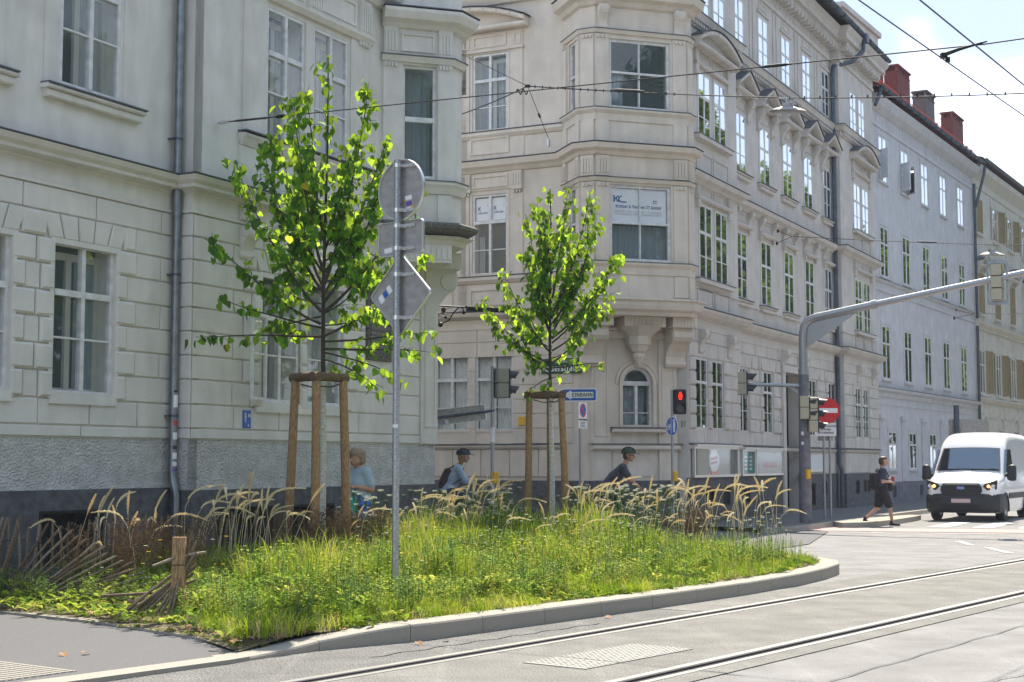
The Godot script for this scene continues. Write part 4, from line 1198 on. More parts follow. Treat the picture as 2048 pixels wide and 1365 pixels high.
func pediment(m: MB, t0: float, t1: float, h: float, rise: float, curved: bool) -> void:
	# horizontal cornice with a raking or curved hood above
	m.prism(PackedVector2Array([Vector2(t0, h), Vector2(t1, h), Vector2(t1, h + 0.12), Vector2(t0, h + 0.12)]), 0.0, 0.30, 0.04)
	var n := 10 if curved else 2
	var c := (t0 + t1) / 2; var hw := (t1 - t0) / 2
	var top := []
	for i in n + 1:
		var u := -1.0 + 2.0 * i / n
		top.push_back(Vector2(c + u * hw, h + 0.12 + rise * ((1.0 - u * u) if curved else (1.0 - absf(u)))))
	for i in n:
		var a: Vector2 = top[i]; var d: Vector2 = top[i + 1]
		m.prism(PackedVector2Array([a + Vector2(0, 0.0), d + Vector2(0, 0.0), d + Vector2(0, 0.13), a + Vector2(0, 0.13)]), 0.0, 0.34, 0.03)
	for i in n:
		var a: Vector2 = top[i]; var d: Vector2 = top[i + 1]
		m.tri(Vector3(a.x, h + 0.12, 0.05), Vector3(d.x, h + 0.12, 0.05), Vector3(d.x, d.y, 0.05))
		m.tri(Vector3(a.x, h + 0.12, 0.05), Vector3(d.x, d.y, 0.05), Vector3(a.x, a.y, 0.05))

func hood_metal(m: MB, t0: float, t1: float, h: float, rise: float, curved: bool) -> void:
	var n := 10 if curved else 2
	var c := (t0 + t1) / 2; var hw := (t1 - t0) / 2
	for i in n:
		var u := -1.0 + 2.0 * i / n; var v := -1.0 + 2.0 * (i + 1) / n
		var a := Vector2(c + u * hw * 1.03, h + 0.255 + rise * ((1.0 - u * u) if curved else (1.0 - absf(u))))
		var d := Vector2(c + v * hw * 1.03, h + 0.255 + rise * ((1.0 - v * v) if curved else (1.0 - absf(v))))
		m.prism(PackedVector2Array([a, d, d + Vector2(0, 0.012), a + Vector2(0, 0.012)]), 0.0, 0.37)

func surround(m: MB, q: Array) -> void:
	panel(m, q[0] - 0.07, q[2] - 0.03, q[1] + 0.07, q[3] + 0.07, 0.065, 0.014)

func corner_ornament(b: Node3D, R: Transform3D, A: Transform3D, C: Transform3D, Lf: Transform3D, hm: Array, ha: Array, he: Array, hl: Array, cols: Array, P: Material, PB: Material) -> void:
	var o := [4.15, 37.7, 27.0]
	var pr := [pt(4.15, 37.7, 27, 0.0, 0.3), pt(4.15, 37.7, 27, 4.05, 0.3), pt(4.15, 37.7, 27, 4.05, 0.0), pt(4.15, 37.7, 27, 15.2, 0.0), pt(4.15, 37.7, 27, 15.2, 0.3), pt(4.15, 37.7, 27, 20.1, 0.3), pt(4.15, 37.7, 27, 20.1, -0.5)]
	var plf := [pt(1.96, 37, 117, -20.0), pt(1.96, 37, 117, -0.72)]
	var c1 := [Vector2(0, 5.05), Vector2(0.05, 5.05), Vector2(0.05, 5.30), Vector2(0.12, 5.33), Vector2(0.22, 5.38), Vector2(0.30, 5.48), Vector2(0.32, 5.55), Vector2(0.0, 5.57)]
	var c2 := [Vector2(0, 8.80), Vector2(0.06, 8.82), Vector2(0.12, 8.88), Vector2(0.24, 8.94), Vector2(0.28, 9.05), Vector2(0.0, 9.07)]
	var c3 := [Vector2(0, 12.93), Vector2(0.06, 12.93), Vector2(0.06, 13.08), Vector2(0.16, 13.10), Vector2(0.20, 13.20), Vector2(0.24, 13.26), Vector2(0.0, 13.28)]
	var m := lmb()
	for c in [c1, c2, c3]: m.sweep(pr, c)
	m.sweep(pr, [Vector2(0, 1.99), Vector2(0.06, 1.99), Vector2(0.10, 2.05), Vector2(0.10, 2.08), Vector2(0, 2.10)])
	m.sweep(pr, [Vector2(0, 6.10), Vector2(0.03, 6.10), Vector2(0.03, 6.14), Vector2(0, 6.16)])
	# great eaves
	m.sweep(pr, [Vector2(0, 15.55), Vector2(0.06, 15.55), Vector2(0.06, 15.66), Vector2(0.03, 15.68), Vector2(0.03, 16.02), Vector2(0.10, 16.06), Vector2(0.10, 16.20), Vector2(0.42, 16.24), Vector2(0.42, 16.40), Vector2(0.50, 16.50), Vector2(0.56, 16.62), Vector2(0.0, 16.64)])
	put(b, "cornice", m.mesh(), P)
	m = lmb()
	m.sweep(plf, [Vector2(0, 5.05), Vector2(0.04, 5.05), Vector2(0.04, 5.30), Vector2(0.12, 5.33), Vector2(0.20, 5.38), Vector2(0.24, 5.48), Vector2(0.0, 5.50)])
	m.sweep(plf, [Vector2(0, 9.10), Vector2(0.06, 9.12), Vector2(0.12, 9.20), Vector2(0.20, 9.26), Vector2(0.24, 9.40), Vector2(0.0, 9.42)])
	m.sweep(plf, [Vector2(0, 1.99), Vector2(0.06, 1.99), Vector2(0.10, 2.05), Vector2(0.10, 2.08), Vector2(0, 2.10)])
	m.sweep(plf, [Vector2(0, 6.22), Vector2(0.04, 6.24), Vector2(0.10, 6.32), Vector2(0.10, 6.40), Vector2(0, 6.42)])
	m.sweep(plf, [Vector2(0, 10.0), Vector2(0.04, 10.02), Vector2(0.10, 10.10), Vector2(0.10, 10.18), Vector2(0, 10.2)])
	m.sweep(plf, [Vector2(0, 13.5), Vector2(0.1, 13.52), Vector2(0.2, 13.7), Vector2(0, 13.72)])
	m.sweep(plf, [Vector2(0, 16.0), Vector2(0.1, 16.1), Vector2(0.5, 16.4), Vector2(0.5, 16.6), Vector2(0, 16.64)])
	put(b, "side_cornice", m.mesh(), PB)
	m = lmb()
	for h in [[5.575, 0.335], [9.075, 0.295], [13.285, 0.255], [2.105, 0.115]]:
		m.sweep(pr, [Vector2(0.0, h[0]), Vector2(h[1], h[0] - 0.01), Vector2(h[1], h[0] + 0.006), Vector2(0.0, h[0] + 0.03)])
	for h in [[5.505, 0.255], [9.425, 0.255], [2.105, 0.115], [6.425, 0.115], [10.205, 0.115]]:
		m.sweep(plf, [Vector2(0.0, h[0]), Vector2(h[1], h[0] - 0.01), Vector2(h[1], h[0] + 0.006), Vector2(0.0, h[0] + 0.02)])
	put(b, "cornice_flashing", m.mesh(), M.flashing)
	# little blocks under the third floor string and the eaves
	var d := MB.new()
	for q in [[A, 0.1, 4.0], [R, 4.3, 15.0], [A, 15.3, 20.0]]:
		d.xf = q[0]
		var t: float = q[1]
		while t < q[2]:
			d.box(Vector3(t, 12.97, 0.06), Vector3(t + 0.09, 13.07, 0.14))
			t += 0.19
		t = q[1]
		while t < q[2]:
			d.prism(PackedVector2Array([Vector2(t, 15.92), Vector2(t + 0.16, 15.92), Vector2(t + 0.16, 16.22), Vector2(t, 16.22)]), 0.03, 0.36, 0.06)
			t += 0.38
		t = q[1]
		while t < q[2] - 0.4:
			panel(d, t, 15.72, t + 0.32, 15.86, 0.02, 0.012, 0.03)
			t += 0.38
	put(b, "cornice_blocks", d.mesh(), P)
	# window dressings of the long front
	var s := MB.new(); var f := MB.new()
	for k in 5:
		var t: float = cols[k]
		s = MB.new(); f = MB.new()
		s.xf = R; f.xf = R
		surround(s, hm[k * 3]); surround(s, hm[k * 3 + 1]); surround(s, [t, t + 0.95, 13.5, 15.03])
		# first floor: straight hood on small brackets rising to the cornice
		sill(s, t - 0.2, t + 1.2, 6.24); f.box(Vector3(t - 0.22, 6.242, 0), Vector3(t + 1.22, 6.255, 0.17))
		s.prism(PackedVector2Array([Vector2(t - 0.22, 8.32), Vector2(t + 1.22, 8.32), Vector2(t + 1.22, 8.44), Vector2(t - 0.22, 8.44)]), 0.0, 0.16, 0.04)
		panel(s, t - 0.02, 8.50, t + 1.02, 8.78, 0.05, 0.03)
		for u in [t - 0.2, t + 1.04]:
			console(s, u, 0.15, 8.84, 0.42, 0.2)
			s.box(Vector3(u, 8.2, 0.0), Vector3(u + 0.15, 8.32, 0.10))
		# second floor: triangular pediment on scrolled brackets
		sill(s, t - 0.25, t + 1.25, 9.88); f.box(Vector3(t - 0.27, 9.882, 0), Vector3(t + 1.27, 9.895, 0.17))
		panel(s, t + 0.05, 11.78, t + 0.95, 12.06, 0.04, 0.025)
		for u in [t - 0.24, t + 1.06]:
			console(s, u, 0.18, 12.16, 0.7, 0.24)
		pediment(s, t - 0.36, t + 1.36, 12.16, 0.44, false)
		hood_metal(f, t - 0.36, t + 1.36, 12.16, 0.44, false)
		# third floor: plain strips and little panels
		for u in [t - 0.55, t + 1.45]: s.box(Vector3(u, 13.3, 0.0), Vector3(u + 0.06, 15.5, 0.03))
		s.box(Vector3(t - 0.1, 15.12, 0), Vector3(t + 1.05, 15.2, 0.05)); panel(s, t + 0.05, 15.25, t + 0.9, 15.48, 0.04, 0.02)
		put(b, "window_surround", s.mesh(), P); put(b, "hood_flashing", f.mesh(), M.flashing)
	for q in [hm[15], hm[16], hm[17], hm[18]]:
		s = MB.new(); s.xf = R
		surround(s, q)
		put(b, "window_surround", s.mesh(), P)
	for q in [[A, ha, 0.62, 3.35, 0.92, 3.13, 6.4, 10.15], [A, he, 16.8, 19.45, 17.0, 19.17, 6.3, 9.9]]:
		s = MB.new(); f = MB.new()
		s.xf = q[0]; f.xf = q[0]
		for k in 8: surround(s, q[1][k])
		var a: float = q[2]; var c: float = q[3]; var x0: float = q[4]; var x1: float = q[5]
		s.box(Vector3(a, q[6] - 0.14, 0), Vector3(c, q[6] - 0.03, 0.16)); f.box(Vector3(a - 0.02, q[6] - 0.028, 0), Vector3(c + 0.02, q[6] - 0.015, 0.18))
		panel(s, a + 0.1, 5.65, (a + c) / 2 - 0.05, 6.15, 0.05, 0.03); panel(s, (a + c) / 2 + 0.05, 5.65, c - 0.1, 6.15, 0.05, 0.03)
		s.prism(PackedVector2Array([Vector2(a, 8.42), Vector2(c, 8.42), Vector2(c, 8.52), Vector2(a, 8.52)]), 0.0, 0.14, 0.03)
		for u in [a + 0.02, c - 0.24]:
			s.box(Vector3(u, 8.22, 0), Vector3(u + 0.22, 8.42, 0.10)); flutes(s, u, u + 0.22, 8.52, 8.8, 4, 0.05, 0.03)
			s.box(Vector3(u, 8.52, 0), Vector3(u + 0.22, 8.82, 0.05))
		panel(s, a + 0.35, 8.56, (a + c) / 2 - 0.06, 8.8, 0.04, 0.03); panel(s, (a + c) / 2 + 0.06, 8.56, c - 0.35, 8.8, 0.04, 0.03)
		s.box(Vector3(a, q[7] - 0.14, 0), Vector3(c, q[7] - 0.03, 0.16)); f.box(Vector3(a - 0.02, q[7] - 0.028, 0), Vector3(c + 0.02, q[7] - 0.015, 0.18))
		panel(s, a + 0.1, 9.2, (a + c) / 2 - 0.05, 9.72, 0.05, 0.03); panel(s, (a + c) / 2 + 0.05, 9.2, c - 0.1, 9.72, 0.05, 0.03)
		s.prism(PackedVector2Array([Vector2(a, 11.95), Vector2(c, 11.95), Vector2(c, 12.05), Vector2(a, 12.05)]), 0.0, 0.12, 0.03)
		panel(s, a + 0.3, 12.1, (a + c) / 2 - 0.06, 12.34, 0.04, 0.03); panel(s, (a + c) / 2 + 0.06, 12.1, c - 0.3, 12.34, 0.04, 0.03)
		for u in [a + 0.0, c - 0.2]:
			s.box(Vector3(u, 11.7, 0), Vector3(u + 0.2, 12.4, 0.09))
		pediment(s, a - 0.22, c + 0.22, 12.38, 0.40, true)
		hood_metal(f, a - 0.22, c + 0.22, 12.38, 0.40, true)
		for u in [a + 0.1, c - 0.4]: console(s, u, 0.26, 5.04, 0.62, 0.24)
		put(b, "window_surround", s.mesh(), P); put(b, "hood_flashing", f.mesh(), M.flashing)
	# portal
	s = MB.new(); s.xf = R
	s.box(Vector3(8.75, 0.12, 0), Vector3(9.05, 4.4, 0.12)); s.box(Vector3(10.8, 0.12, 0), Vector3(11.1, 4.4, 0.12)); s.box(Vector3(8.7, 4.4, 0), Vector3(11.15, 4.62, 0.15))
	panel(s, 9.1, 4.68, 10.75, 5.02, 0.05, 0.03)
	for u in [8.72, 10.85]: console(s, u, 0.28, 5.06, 0.6, 0.3, 0.02)
	put(b, "portal_surround", s.mesh(), P)
	var dm := MB.new()
	dm.box(Vector3(9.05, 0.12, -0.9), Vector3(10.8, 3.5, -0.85)); dm.box(Vector3(9.05, 3.5, -0.6), Vector3(10.8, 3.62, -0.45))
	dm.box(Vector3(9.05, 0.12, -0.36), Vector3(9.07, 4.4, -0.9)); dm.box(Vector3(10.78, 0.12, -0.36), Vector3(10.8, 4.4, -0.9))
	for x in [9.15, 10.0]:
		for y in [[0.35, 1.4], [1.55, 3.3]]: panel(dm, x, y[0], x + 0.7, y[1], 0.06, 0.03, -0.85)
	put(b, "portal_door", dm.mesh(), M.dark_wood, R)
	var tl := MB.new()
	tl.quad(Vector3(9.05, 3.62, -0.5), Vector3(10.8, 3.62, -0.5), Vector3(10.8, 4.4, -0.5), Vector3(9.05, 4.4, -0.5))
	put(b, "fanlight", tl.mesh(), M.room_dark, R)
	var st := MB.new()
	st.box(Vector3(8.95, 0.1, -0.3), Vector3(10.9, 0.24, 0.3))
	put(b, "door_step", st.mesh(), M.granite, R)
	# dressings of the side front
	s = MB.new(); f = MB.new()
	s.xf = Lf; f.xf = Lf
	for q in hl: surround(s, q)
	for t in [-3.35, -5.0]:
		put(b, "side_surround", s.mesh(), PB)
		s = MB.new(); s.xf = Lf
		for h in [[6.40, 9.02], [10.18, 12.8]]:
			s.box(Vector3(t - 0.33, h[0], 0), Vector3(t - 0.09, h[1] - 0.5, 0.03)); s.box(Vector3(t + 1.11, h[0], 0), Vector3(t + 1.47, h[1] - 0.5, 0.03))
		s.box(Vector3(t - 0.33, 8.66, 0.0), Vector3(t + 1.47, 9.1, 0.03))
		for u in [t - 0.33, t + 1.17]:
			s.box(Vector3(u, 8.62, 0.03), Vector3(u + 0.3, 9.1, 0.09)); flutes(s, u, u + 0.3, 8.74, 9.05, 4, 0.09, 0.02)
			for i in 3: s.box(Vector3(u + 0.04 + i * 0.085, 8.54, 0.03), Vector3(u + 0.09 + i * 0.085, 8.6, 0.08))
			panel(s, u + 0.05, 12.42, u + 0.25, 12.72, 0.03, 0.02, 0.03)
		panel(s, t + 0.02, 8.72, t + 1.05, 9.04, 0.05, 0.03, 0.03)
		s.box(Vector3(t - 0.33, 12.36, 0.0), Vector3(t + 1.47, 12.8, 0.03)); panel(s, t + 0.02, 12.42, t + 1.0, 12.74, 0.05, 0.03, 0.03)
		s.box(Vector3(t - 0.36, 12.3, 0), Vector3(t + 1.5, 12.36, 0.08))
		for h in [5.58, 9.52]:
			s.box(Vector3(t - 0.4, h - 0.03, 0), Vector3(t + 1.5, h + 0.62, 0.02))
			panel(s, t - 0.06, h + 0.08, t + 1.08, h + 0.52, 0.05, 0.03, 0.02)
	pediment(s, -5.6, -1.7, 12.82, 0.42, true)
	hood_metal(f, -5.6, -1.7, 12.82, 0.42, true)
	put(b, "side_surround", s.mesh(), PB)
	put(b, "side_hood_flashing", f.mesh(), M.flashing)
	# small yellow notice and street name plate on the side front
	var y := MB.new()
	y.rect(-2.0, 2.58, -1.82, 2.80, 0.03, 0.05, 0.005)
	put(b, "yellow_notice", y.mesh(), M.yellow_box, Lf)
	var gp := MB.new()
	gp.rect(-1.35, 3.86, -0.25, 4.24, 0.03, 0.055, 0.006)
	var sp := put(b, "street_name_plate", gp.mesh(), M.green_sign, Lf)
	letters(sp, "bauerstraße", 0.22, M.white_sign, Transform3D(Basis(), Vector3(-0.78, 3.99, 0.058)), true, 0.8)
	letters(sp, "ST. LEONHARD", 0.10, M.white_sign, Transform3D(Basis(), Vector3(-0.78, 4.16, 0.058)), false, 1.0)

func corner_oriel(b: Node3D) -> void:
	var PB: Material = M.plaster_beige
	var C := fr(1.96, 37.0, 72)
	# ground floor of the chamfer: pilasters, arched window
	var w := MB.new()
	w.xf = C
	for t in [-0.02, 1.78]:
		w.rect(t, 1.2, t + 0.5, 4.72, 0.0, 0.07, 0.01)
		panel(w, t + 0.08, 2.3, t + 0.42, 4.45, 0.03, 0.02, 0.07)
	w.rect(-0.03, 4.72, 2.33, 4.92, 0.0, 0.10, 0.03); w.rect(-0.06, 4.92, 2.36, 5.0, 0.0, 0.14, 0.02)
	w.rect(0.55, 1.3, 1.7, 1.95, 0.0, 0.02, 0.005)
	# arch moulding and keystone
	var n := 14
	for i in n:
		var a0 := PI * i / n; var a1 := PI * (i + 1) / n
		for r in [[0.41, 0.50, 0.06], [0.52, 0.60, 0.035]]:
			w.prism(PackedVector2Array([Vector2(1.225 + cos(a0) * r[0], 3.61 + sin(a0) * r[0]), Vector2(1.225 + cos(a0) * r[1], 3.61 + sin(a0) * r[1]), Vector2(1.225 + cos(a1) * r[1], 3.61 + sin(a1) * r[1]), Vector2(1.225 + cos(a1) * r[0], 3.61 + sin(a1) * r[0])]), -0.1, r[2])
		# fill between the arch and the square head of the opening
		var c0 := Vector2(1.225 + cos(a0) * 0.41, 3.61 + sin(a0) * 0.41); var c1 := Vector2(1.225 + cos(a1) * 0.41, 3.61 + sin(a1) * 0.41)
		w.quad(Vector3(c0.x, c0.y, -0.004), Vector3(c0.x, 4.03, -0.004), Vector3(c1.x, 4.03, -0.004), Vector3(c1.x, c1.y, -0.004))
	for x in [0.735, 1.635]:
		w.box(Vector3(x, 2.5, -0.1), Vector3(x + 0.08, 3.61, 0.06))
	w.prism(PackedVector2Array([Vector2(1.13, 4.0), Vector2(1.32, 4.0), Vector2(1.38, 4.3), Vector2(1.07, 4.3)]), 0.0, 0.11, 0.02)
	w.rect(0.5, 2.38, 1.95, 2.5, 0.0, 0.16, 0.03)
	put(b, "arch_surround", w.mesh(), PB)
	var fl := MB.new()
	fl.box(Vector3(0.47, 2.503, 0), Vector3(1.98, 2.52, 0.18)); fl.box(Vector3(-0.1, 2.10, 0), Vector3(2.4, 2.115, 0.18))
	put(b, "sill_flashing", fl.mesh(), M.flashing, C)
	var sc := MB.new(); sc.xf = C
	sc.rect(-0.05, 1.95, 2.35, 2.10, 0.0, 0.16, 0.04)
	put(b, "string_course", sc.mesh(), PB)
	var aw := window(b, C, 0.815, 2.52, 0.82, 1.10, [[0.33, 0.02]], {"z": -0.08, "glass": M.glass, "curtain": [[0.1, 0.9, 0.0, 0.9, "curtain_grey"]]})
	tag(aw, "round arched window")
	var am := MB.new()
	for i in n:
		var a0 := PI * i / n; var a1 := PI * (i + 1) / n
		am.prism(PackedVector2Array([Vector2(0.41 + cos(a0) * 0.33, 1.10 + sin(a0) * 0.33), Vector2(0.41 + cos(a0) * 0.41, 1.10 + sin(a0) * 0.41), Vector2(0.41 + cos(a1) * 0.41, 1.10 + sin(a1) * 0.41), Vector2(0.41 + cos(a1) * 0.33, 1.10 + sin(a1) * 0.33)]), -0.06, 0.0)
	am.box(Vector3(0, 1.08, -0.06), Vector3(0.82, 1.15, 0.015))
	put(aw, "arch_frame", am.mesh(), M.white_wood)
	var fan := MB.new()
	for i in n:
		var a0 := PI * i / n; var a1 := PI * (i + 1) / n
		fan.tri(Vector3(0.41, 1.12, -0.03), Vector3(0.41 + cos(a0) * 0.34, 1.11 + sin(a0) * 0.34, -0.03), Vector3(0.41 + cos(a1) * 0.34, 1.11 + sin(a1) * 0.34, -0.03))
	put(aw, "pane", fan.mesh(), M.glass)
	# the oriel above
	var q := [[-0.51, -0.51], [-0.51, 0.66], [-0.23, 0.94], [2.20, 0.94], [2.48, 0.66], [2.48, -0.6]]
	var path := []
	for a in q: path.push_back(cpt(1.96, 37, 72, a[0], a[1]))
	w = MB.new()
	w.xf = fr(path[0].x, path[0].y, 162); slab(w, 0.0, 1.17, 5.5, 13.4, [[0.35, 0.85, 6.6, 8.45], [0.35, 0.85, 10.35, 12.1]], 0.2)
	w.xf = fr(path[1].x, path[1].y, 117); slab(w, 0.0, 0.396, 5.5, 13.4, [], 0.2)
	var F := fr(path[2].x, path[2].y, 72)
	w.xf = F; slab(w, 0.0, 2.43, 5.5, 13.4, [[0.38, 2.0, 6.55, 8.43], [0.38, 2.0, 10.33, 12.06]], 0.25)
	w.xf = fr(path[3].x, path[3].y, 27); slab(w, 0.0, 0.396, 5.5, 13.4, [], 0.2)
	w.xf = fr(path[4].x, path[4].y, -18); slab(w, 0.0, 1.26, 5.5, 13.4, [], 0.2)
	# floors and dark room behind
	w.xf = F
	for h in [5.5, 9.3, 13.25]: w.box(Vector3(-0.3, h, -0.26), Vector3(2.7, h + 0.12, -3.5))
	put(b, "oriel_wall", w.mesh(), PB)
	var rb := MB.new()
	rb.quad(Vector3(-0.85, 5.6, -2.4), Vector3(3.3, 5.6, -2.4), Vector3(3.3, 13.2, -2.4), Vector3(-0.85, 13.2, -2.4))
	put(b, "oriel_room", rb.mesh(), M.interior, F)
	var lo := window(b, F, 0.38, 6.55, 1.62, 1.88, [[0.50, 0.05]], {"mull": 0.03, "edge": 0.07, "z": -0.06, "frame": M.white_wood, "curtain": [[0.0, 1.0, 0.0, 0.49, "curtain_grey"]]})
	tag(lo, "oriel window with white printed company sheet behind its upper lights")
	for i in 2:
		put(lo, "printed_sheet", pane_mesh(0.70, 0.84), M.paper, Transform3D(Basis(), Vector3(0.44 + i * 0.74, 1.38, -0.055)))
	var sheet := Transform3D(Basis(), Vector3(0.81, 1.38, -0.05))
	letters(lo, "Kratzer & Partner ZT GmbH", 0.108, M.print_blue, sheet * Transform3D(Basis(), Vector3(-0.02, -0.02, 0)), true, 0.86)
	letters(lo, "STATIK • WASSERBAU • PLANUNG", 0.068, M.print_grey, sheet * Transform3D(Basis(), Vector3(-0.02, -0.14, 0)), false, 1.22)
	letters(lo, "BAUAUFSICHT • PROJEKTMANAGEMENT", 0.068, M.print_grey, sheet * Transform3D(Basis(), Vector3(-0.02, -0.21, 0)), false, 1.02)
	letters(lo, "ZT", 0.11, M.print_blue, sheet * Transform3D(Basis(), Vector3(0.42, 0.12, 0)))
	letters(lo, "K", 0.22, M.print_blue, sheet * Transform3D(Basis(), Vector3(-0.62, 0.16, 0)), true, 1.3)
	var lg := MB.new()
	for i in 10:
		var a0 := lerpf(1.5, 4.8, i / 10.0); var a1 := lerpf(1.5, 4.8, (i + 1) / 10.0)
		lg.prism(PackedVector2Array([Vector2(cos(a0) * 0.06, sin(a0) * 0.055), Vector2(cos(a1) * 0.06, sin(a1) * 0.055), Vector2(cos(a1) * 0.10, sin(a1) * 0.085), Vector2(cos(a0) * 0.10, sin(a0) * 0.085)]), 0.0, 0.003, 0.0, true)
	lg.box(Vector3(0.0, -0.085, 0), Vector3(0.12, -0.055, 0.003))
	put(lo, "printed_emblem", lg.mesh(), M.print_blue, sheet * Transform3D(Basis(), Vector3(-0.46, 0.16, 0)))
	window(b, F, 0.38, 10.33, 1.62, 1.73, [[0.52, 0.05]], {"mull": 0.03, "edge": 0.07, "z": -0.06, "curtain": [[0.0, 0.3, 0.0, 0.5, "curtain_grey"]]})
	var rr := fr(path[0].x, path[0].y, 162)
	window(b, rr, 0.35, 6.6, 0.5, 1.85, [[0.5, 0.05]], {"cols": 1, "z": -0.05})
	window(b, rr, 0.35, 10.35, 0.5, 1.75, [[0.5, 0.05]], {"cols": 1, "z": -0.05})
	var m: MB
	m = lmb()
	m.sweep(path, [Vector2(0, 5.22), Vector2(0.06, 5.22), Vector2(0.10, 5.30), Vector2(0.20, 5.36), Vector2(0.24, 5.46), Vector2(0.24, 5.54), Vector2(0.30, 5.58), Vector2(0.30, 5.62), Vector2(0.0, 5.66)])
	put(b, "oriel_moulding", m.mesh(), PB)
	for h in [6.52, 10.3]:
		m = lmb()
		m.sweep(path, [Vector2(0, h - 0.3), Vector2(0.03, h - 0.3), Vector2(0.05, h - 0.14), Vector2(0.12, h - 0.06), Vector2(0.12, h - 0.01), Vector2(0, h)])
		put(b, "oriel_moulding", m.mesh(), PB)
	for h in [8.52, 12.2]:
		m = lmb()
		m.sweep(path, [Vector2(0, h - 0.04), Vector2(0.05, h - 0.03), Vector2(0.09, h + 0.06), Vector2(0.0, h + 0.07)])
		put(b, "oriel_moulding", m.mesh(), PB)
	m = lmb()
	m.sweep(path, [Vector2(0, 9.12), Vector2(0.06, 9.14), Vector2(0.10, 9.22), Vector2(0.22, 9.28), Vector2(0.26, 9.40), Vector2(0.0, 9.42)])
	put(b, "oriel_moulding", m.mesh(), PB)
	m = lmb()
	m.sweep(path, [Vector2(0, 12.82), Vector2(0.08, 12.86), Vector2(0.14, 12.96), Vector2(0.28, 13.02), Vector2(0.34, 13.2), Vector2(0.0, 13.24)])
	put(b, "oriel_moulding", m.mesh(), PB)
	for h in [[6.522, 0.135], [10.302, 0.135], [8.592, 0.105], [12.272, 0.105], [9.425, 0.275], [13.245, 0.355]]:
		m = lmb()
		m.sweep(path, [Vector2(0, h[0]), Vector2(h[1], h[0] - 0.01), Vector2(h[1], h[0] + 0.008), Vector2(0, h[0] + 0.025)])
		put(b, "oriel_flashing", m.mesh(), M.flashing)
	var d: MB
	for k in [[F, 0.0, 0.34], [F, 2.06, 2.42], [fr(path[1].x, path[1].y, 117), 0.03, 0.37], [fr(path[3].x, path[3].y, 27), 0.03, 0.37], [rr, 0.02, 0.26], [rr, 0.92, 1.16]]:
		d = MB.new(); d.xf = k[0]
		var a: float = k[1]; var c: float = k[2]
		for h in [[6.54, 8.46], [10.32, 12.14]]:
			if d.v.size(): put(b, "oriel_pilaster", d.mesh(), PB)
			d = MB.new(); d.xf = k[0]
			d.box(Vector3(a, h[0], 0), Vector3(c, h[1], 0.045))
			for i in 3: d.box(Vector3(a + (c - a) * (0.14 + i * 0.28), h[1] - 0.1, 0.045), Vector3(a + (c - a) * (0.32 + i * 0.28), h[1] - 0.03, 0.085))
		put(b, "oriel_pilaster", d.mesh(), PB); d = MB.new(); d.xf = k[0]
		d.box(Vector3(a, 8.62, 0), Vector3(c, 9.12, 0.07)); flutes(d, a + 0.02, c - 0.02, 8.68, 9.04, 4, 0.07, 0.025)
		put(b, "oriel_pilaster", d.mesh(), PB); d = MB.new(); d.xf = k[0]
		d.box(Vector3(a, 9.46, 0), Vector3(c, 10.0, 0.05)); put(b, "oriel_pilaster", d.mesh(), PB); d = MB.new(); d.xf = k[0]
		d.box(Vector3(a, 5.68, 0), Vector3(c, 6.2, 0.05))
		put(b, "oriel_pilaster", d.mesh(), PB)
	for a in [0.06, 2.10]:
		d = MB.new(); d.xf = F; console(d, a, 0.24, 12.86, 0.62, 0.18, 0.02)
		put(b, "oriel_console", d.mesh(), PB)
	# soffit, pendant and scrolled brackets
	var s := lmb()
	var sf := flat(path, 5.225)
	for i in sf.v.size() / 3: s.tri(sf.v[i * 3], sf.v[i * 3 + 1], sf.v[i * 3 + 2])
	put(b, "oriel_soffit", s.mesh(), PB)
	var k: MB
	for t in [-0.32, 1.92]:
		k = MB.new(); k.xf = C
		console(k, t, 0.52, 4.98, 0.98, 0.70, 0.0)
		k.box(Vector3(t - 0.06, 4.98, 0.0), Vector3(t + 0.60, 5.22, 0.80)); flutes(k, t - 0.04, t + 0.58, 5.0, 5.18, 7, 0.80, 0.015)
		put(b, "oriel_bracket", k.mesh(), PB)
	k = MB.new(); k.xf = C
	k.box(Vector3(0.62, 4.98, 0.0), Vector3(1.72, 5.22, 0.68)); flutes(k, 0.66, 1.68, 5.0, 5.18, 10, 0.68, 0.015)
	put(b, "oriel_bracket", k.mesh(), PB)
	var pd := MB.new()
	pd.xf = C * Transform3D(Basis(Vector3.UP, PI / 8), Vector3(1.17, 0, 0.22))
	pd.lathe([Vector2(0.0, 4.0), Vector2(0.05, 4.06), Vector2(0.12, 4.2), Vector2(0.15, 4.24), Vector2(0.17, 4.28), Vector2(0.17, 4.34), Vector2(0.13, 4.36), Vector2(0.2, 4.40), Vector2(0.28, 4.54), Vector2(0.32, 4.56), Vector2(0.32, 4.76), Vector2(0.36, 4.80), Vector2(0.62, 5.0), Vector2(0.0, 5.0)], 8, Vector3.ZERO, false)
	put(b, "oriel_pendant", pd.mesh(), PB)

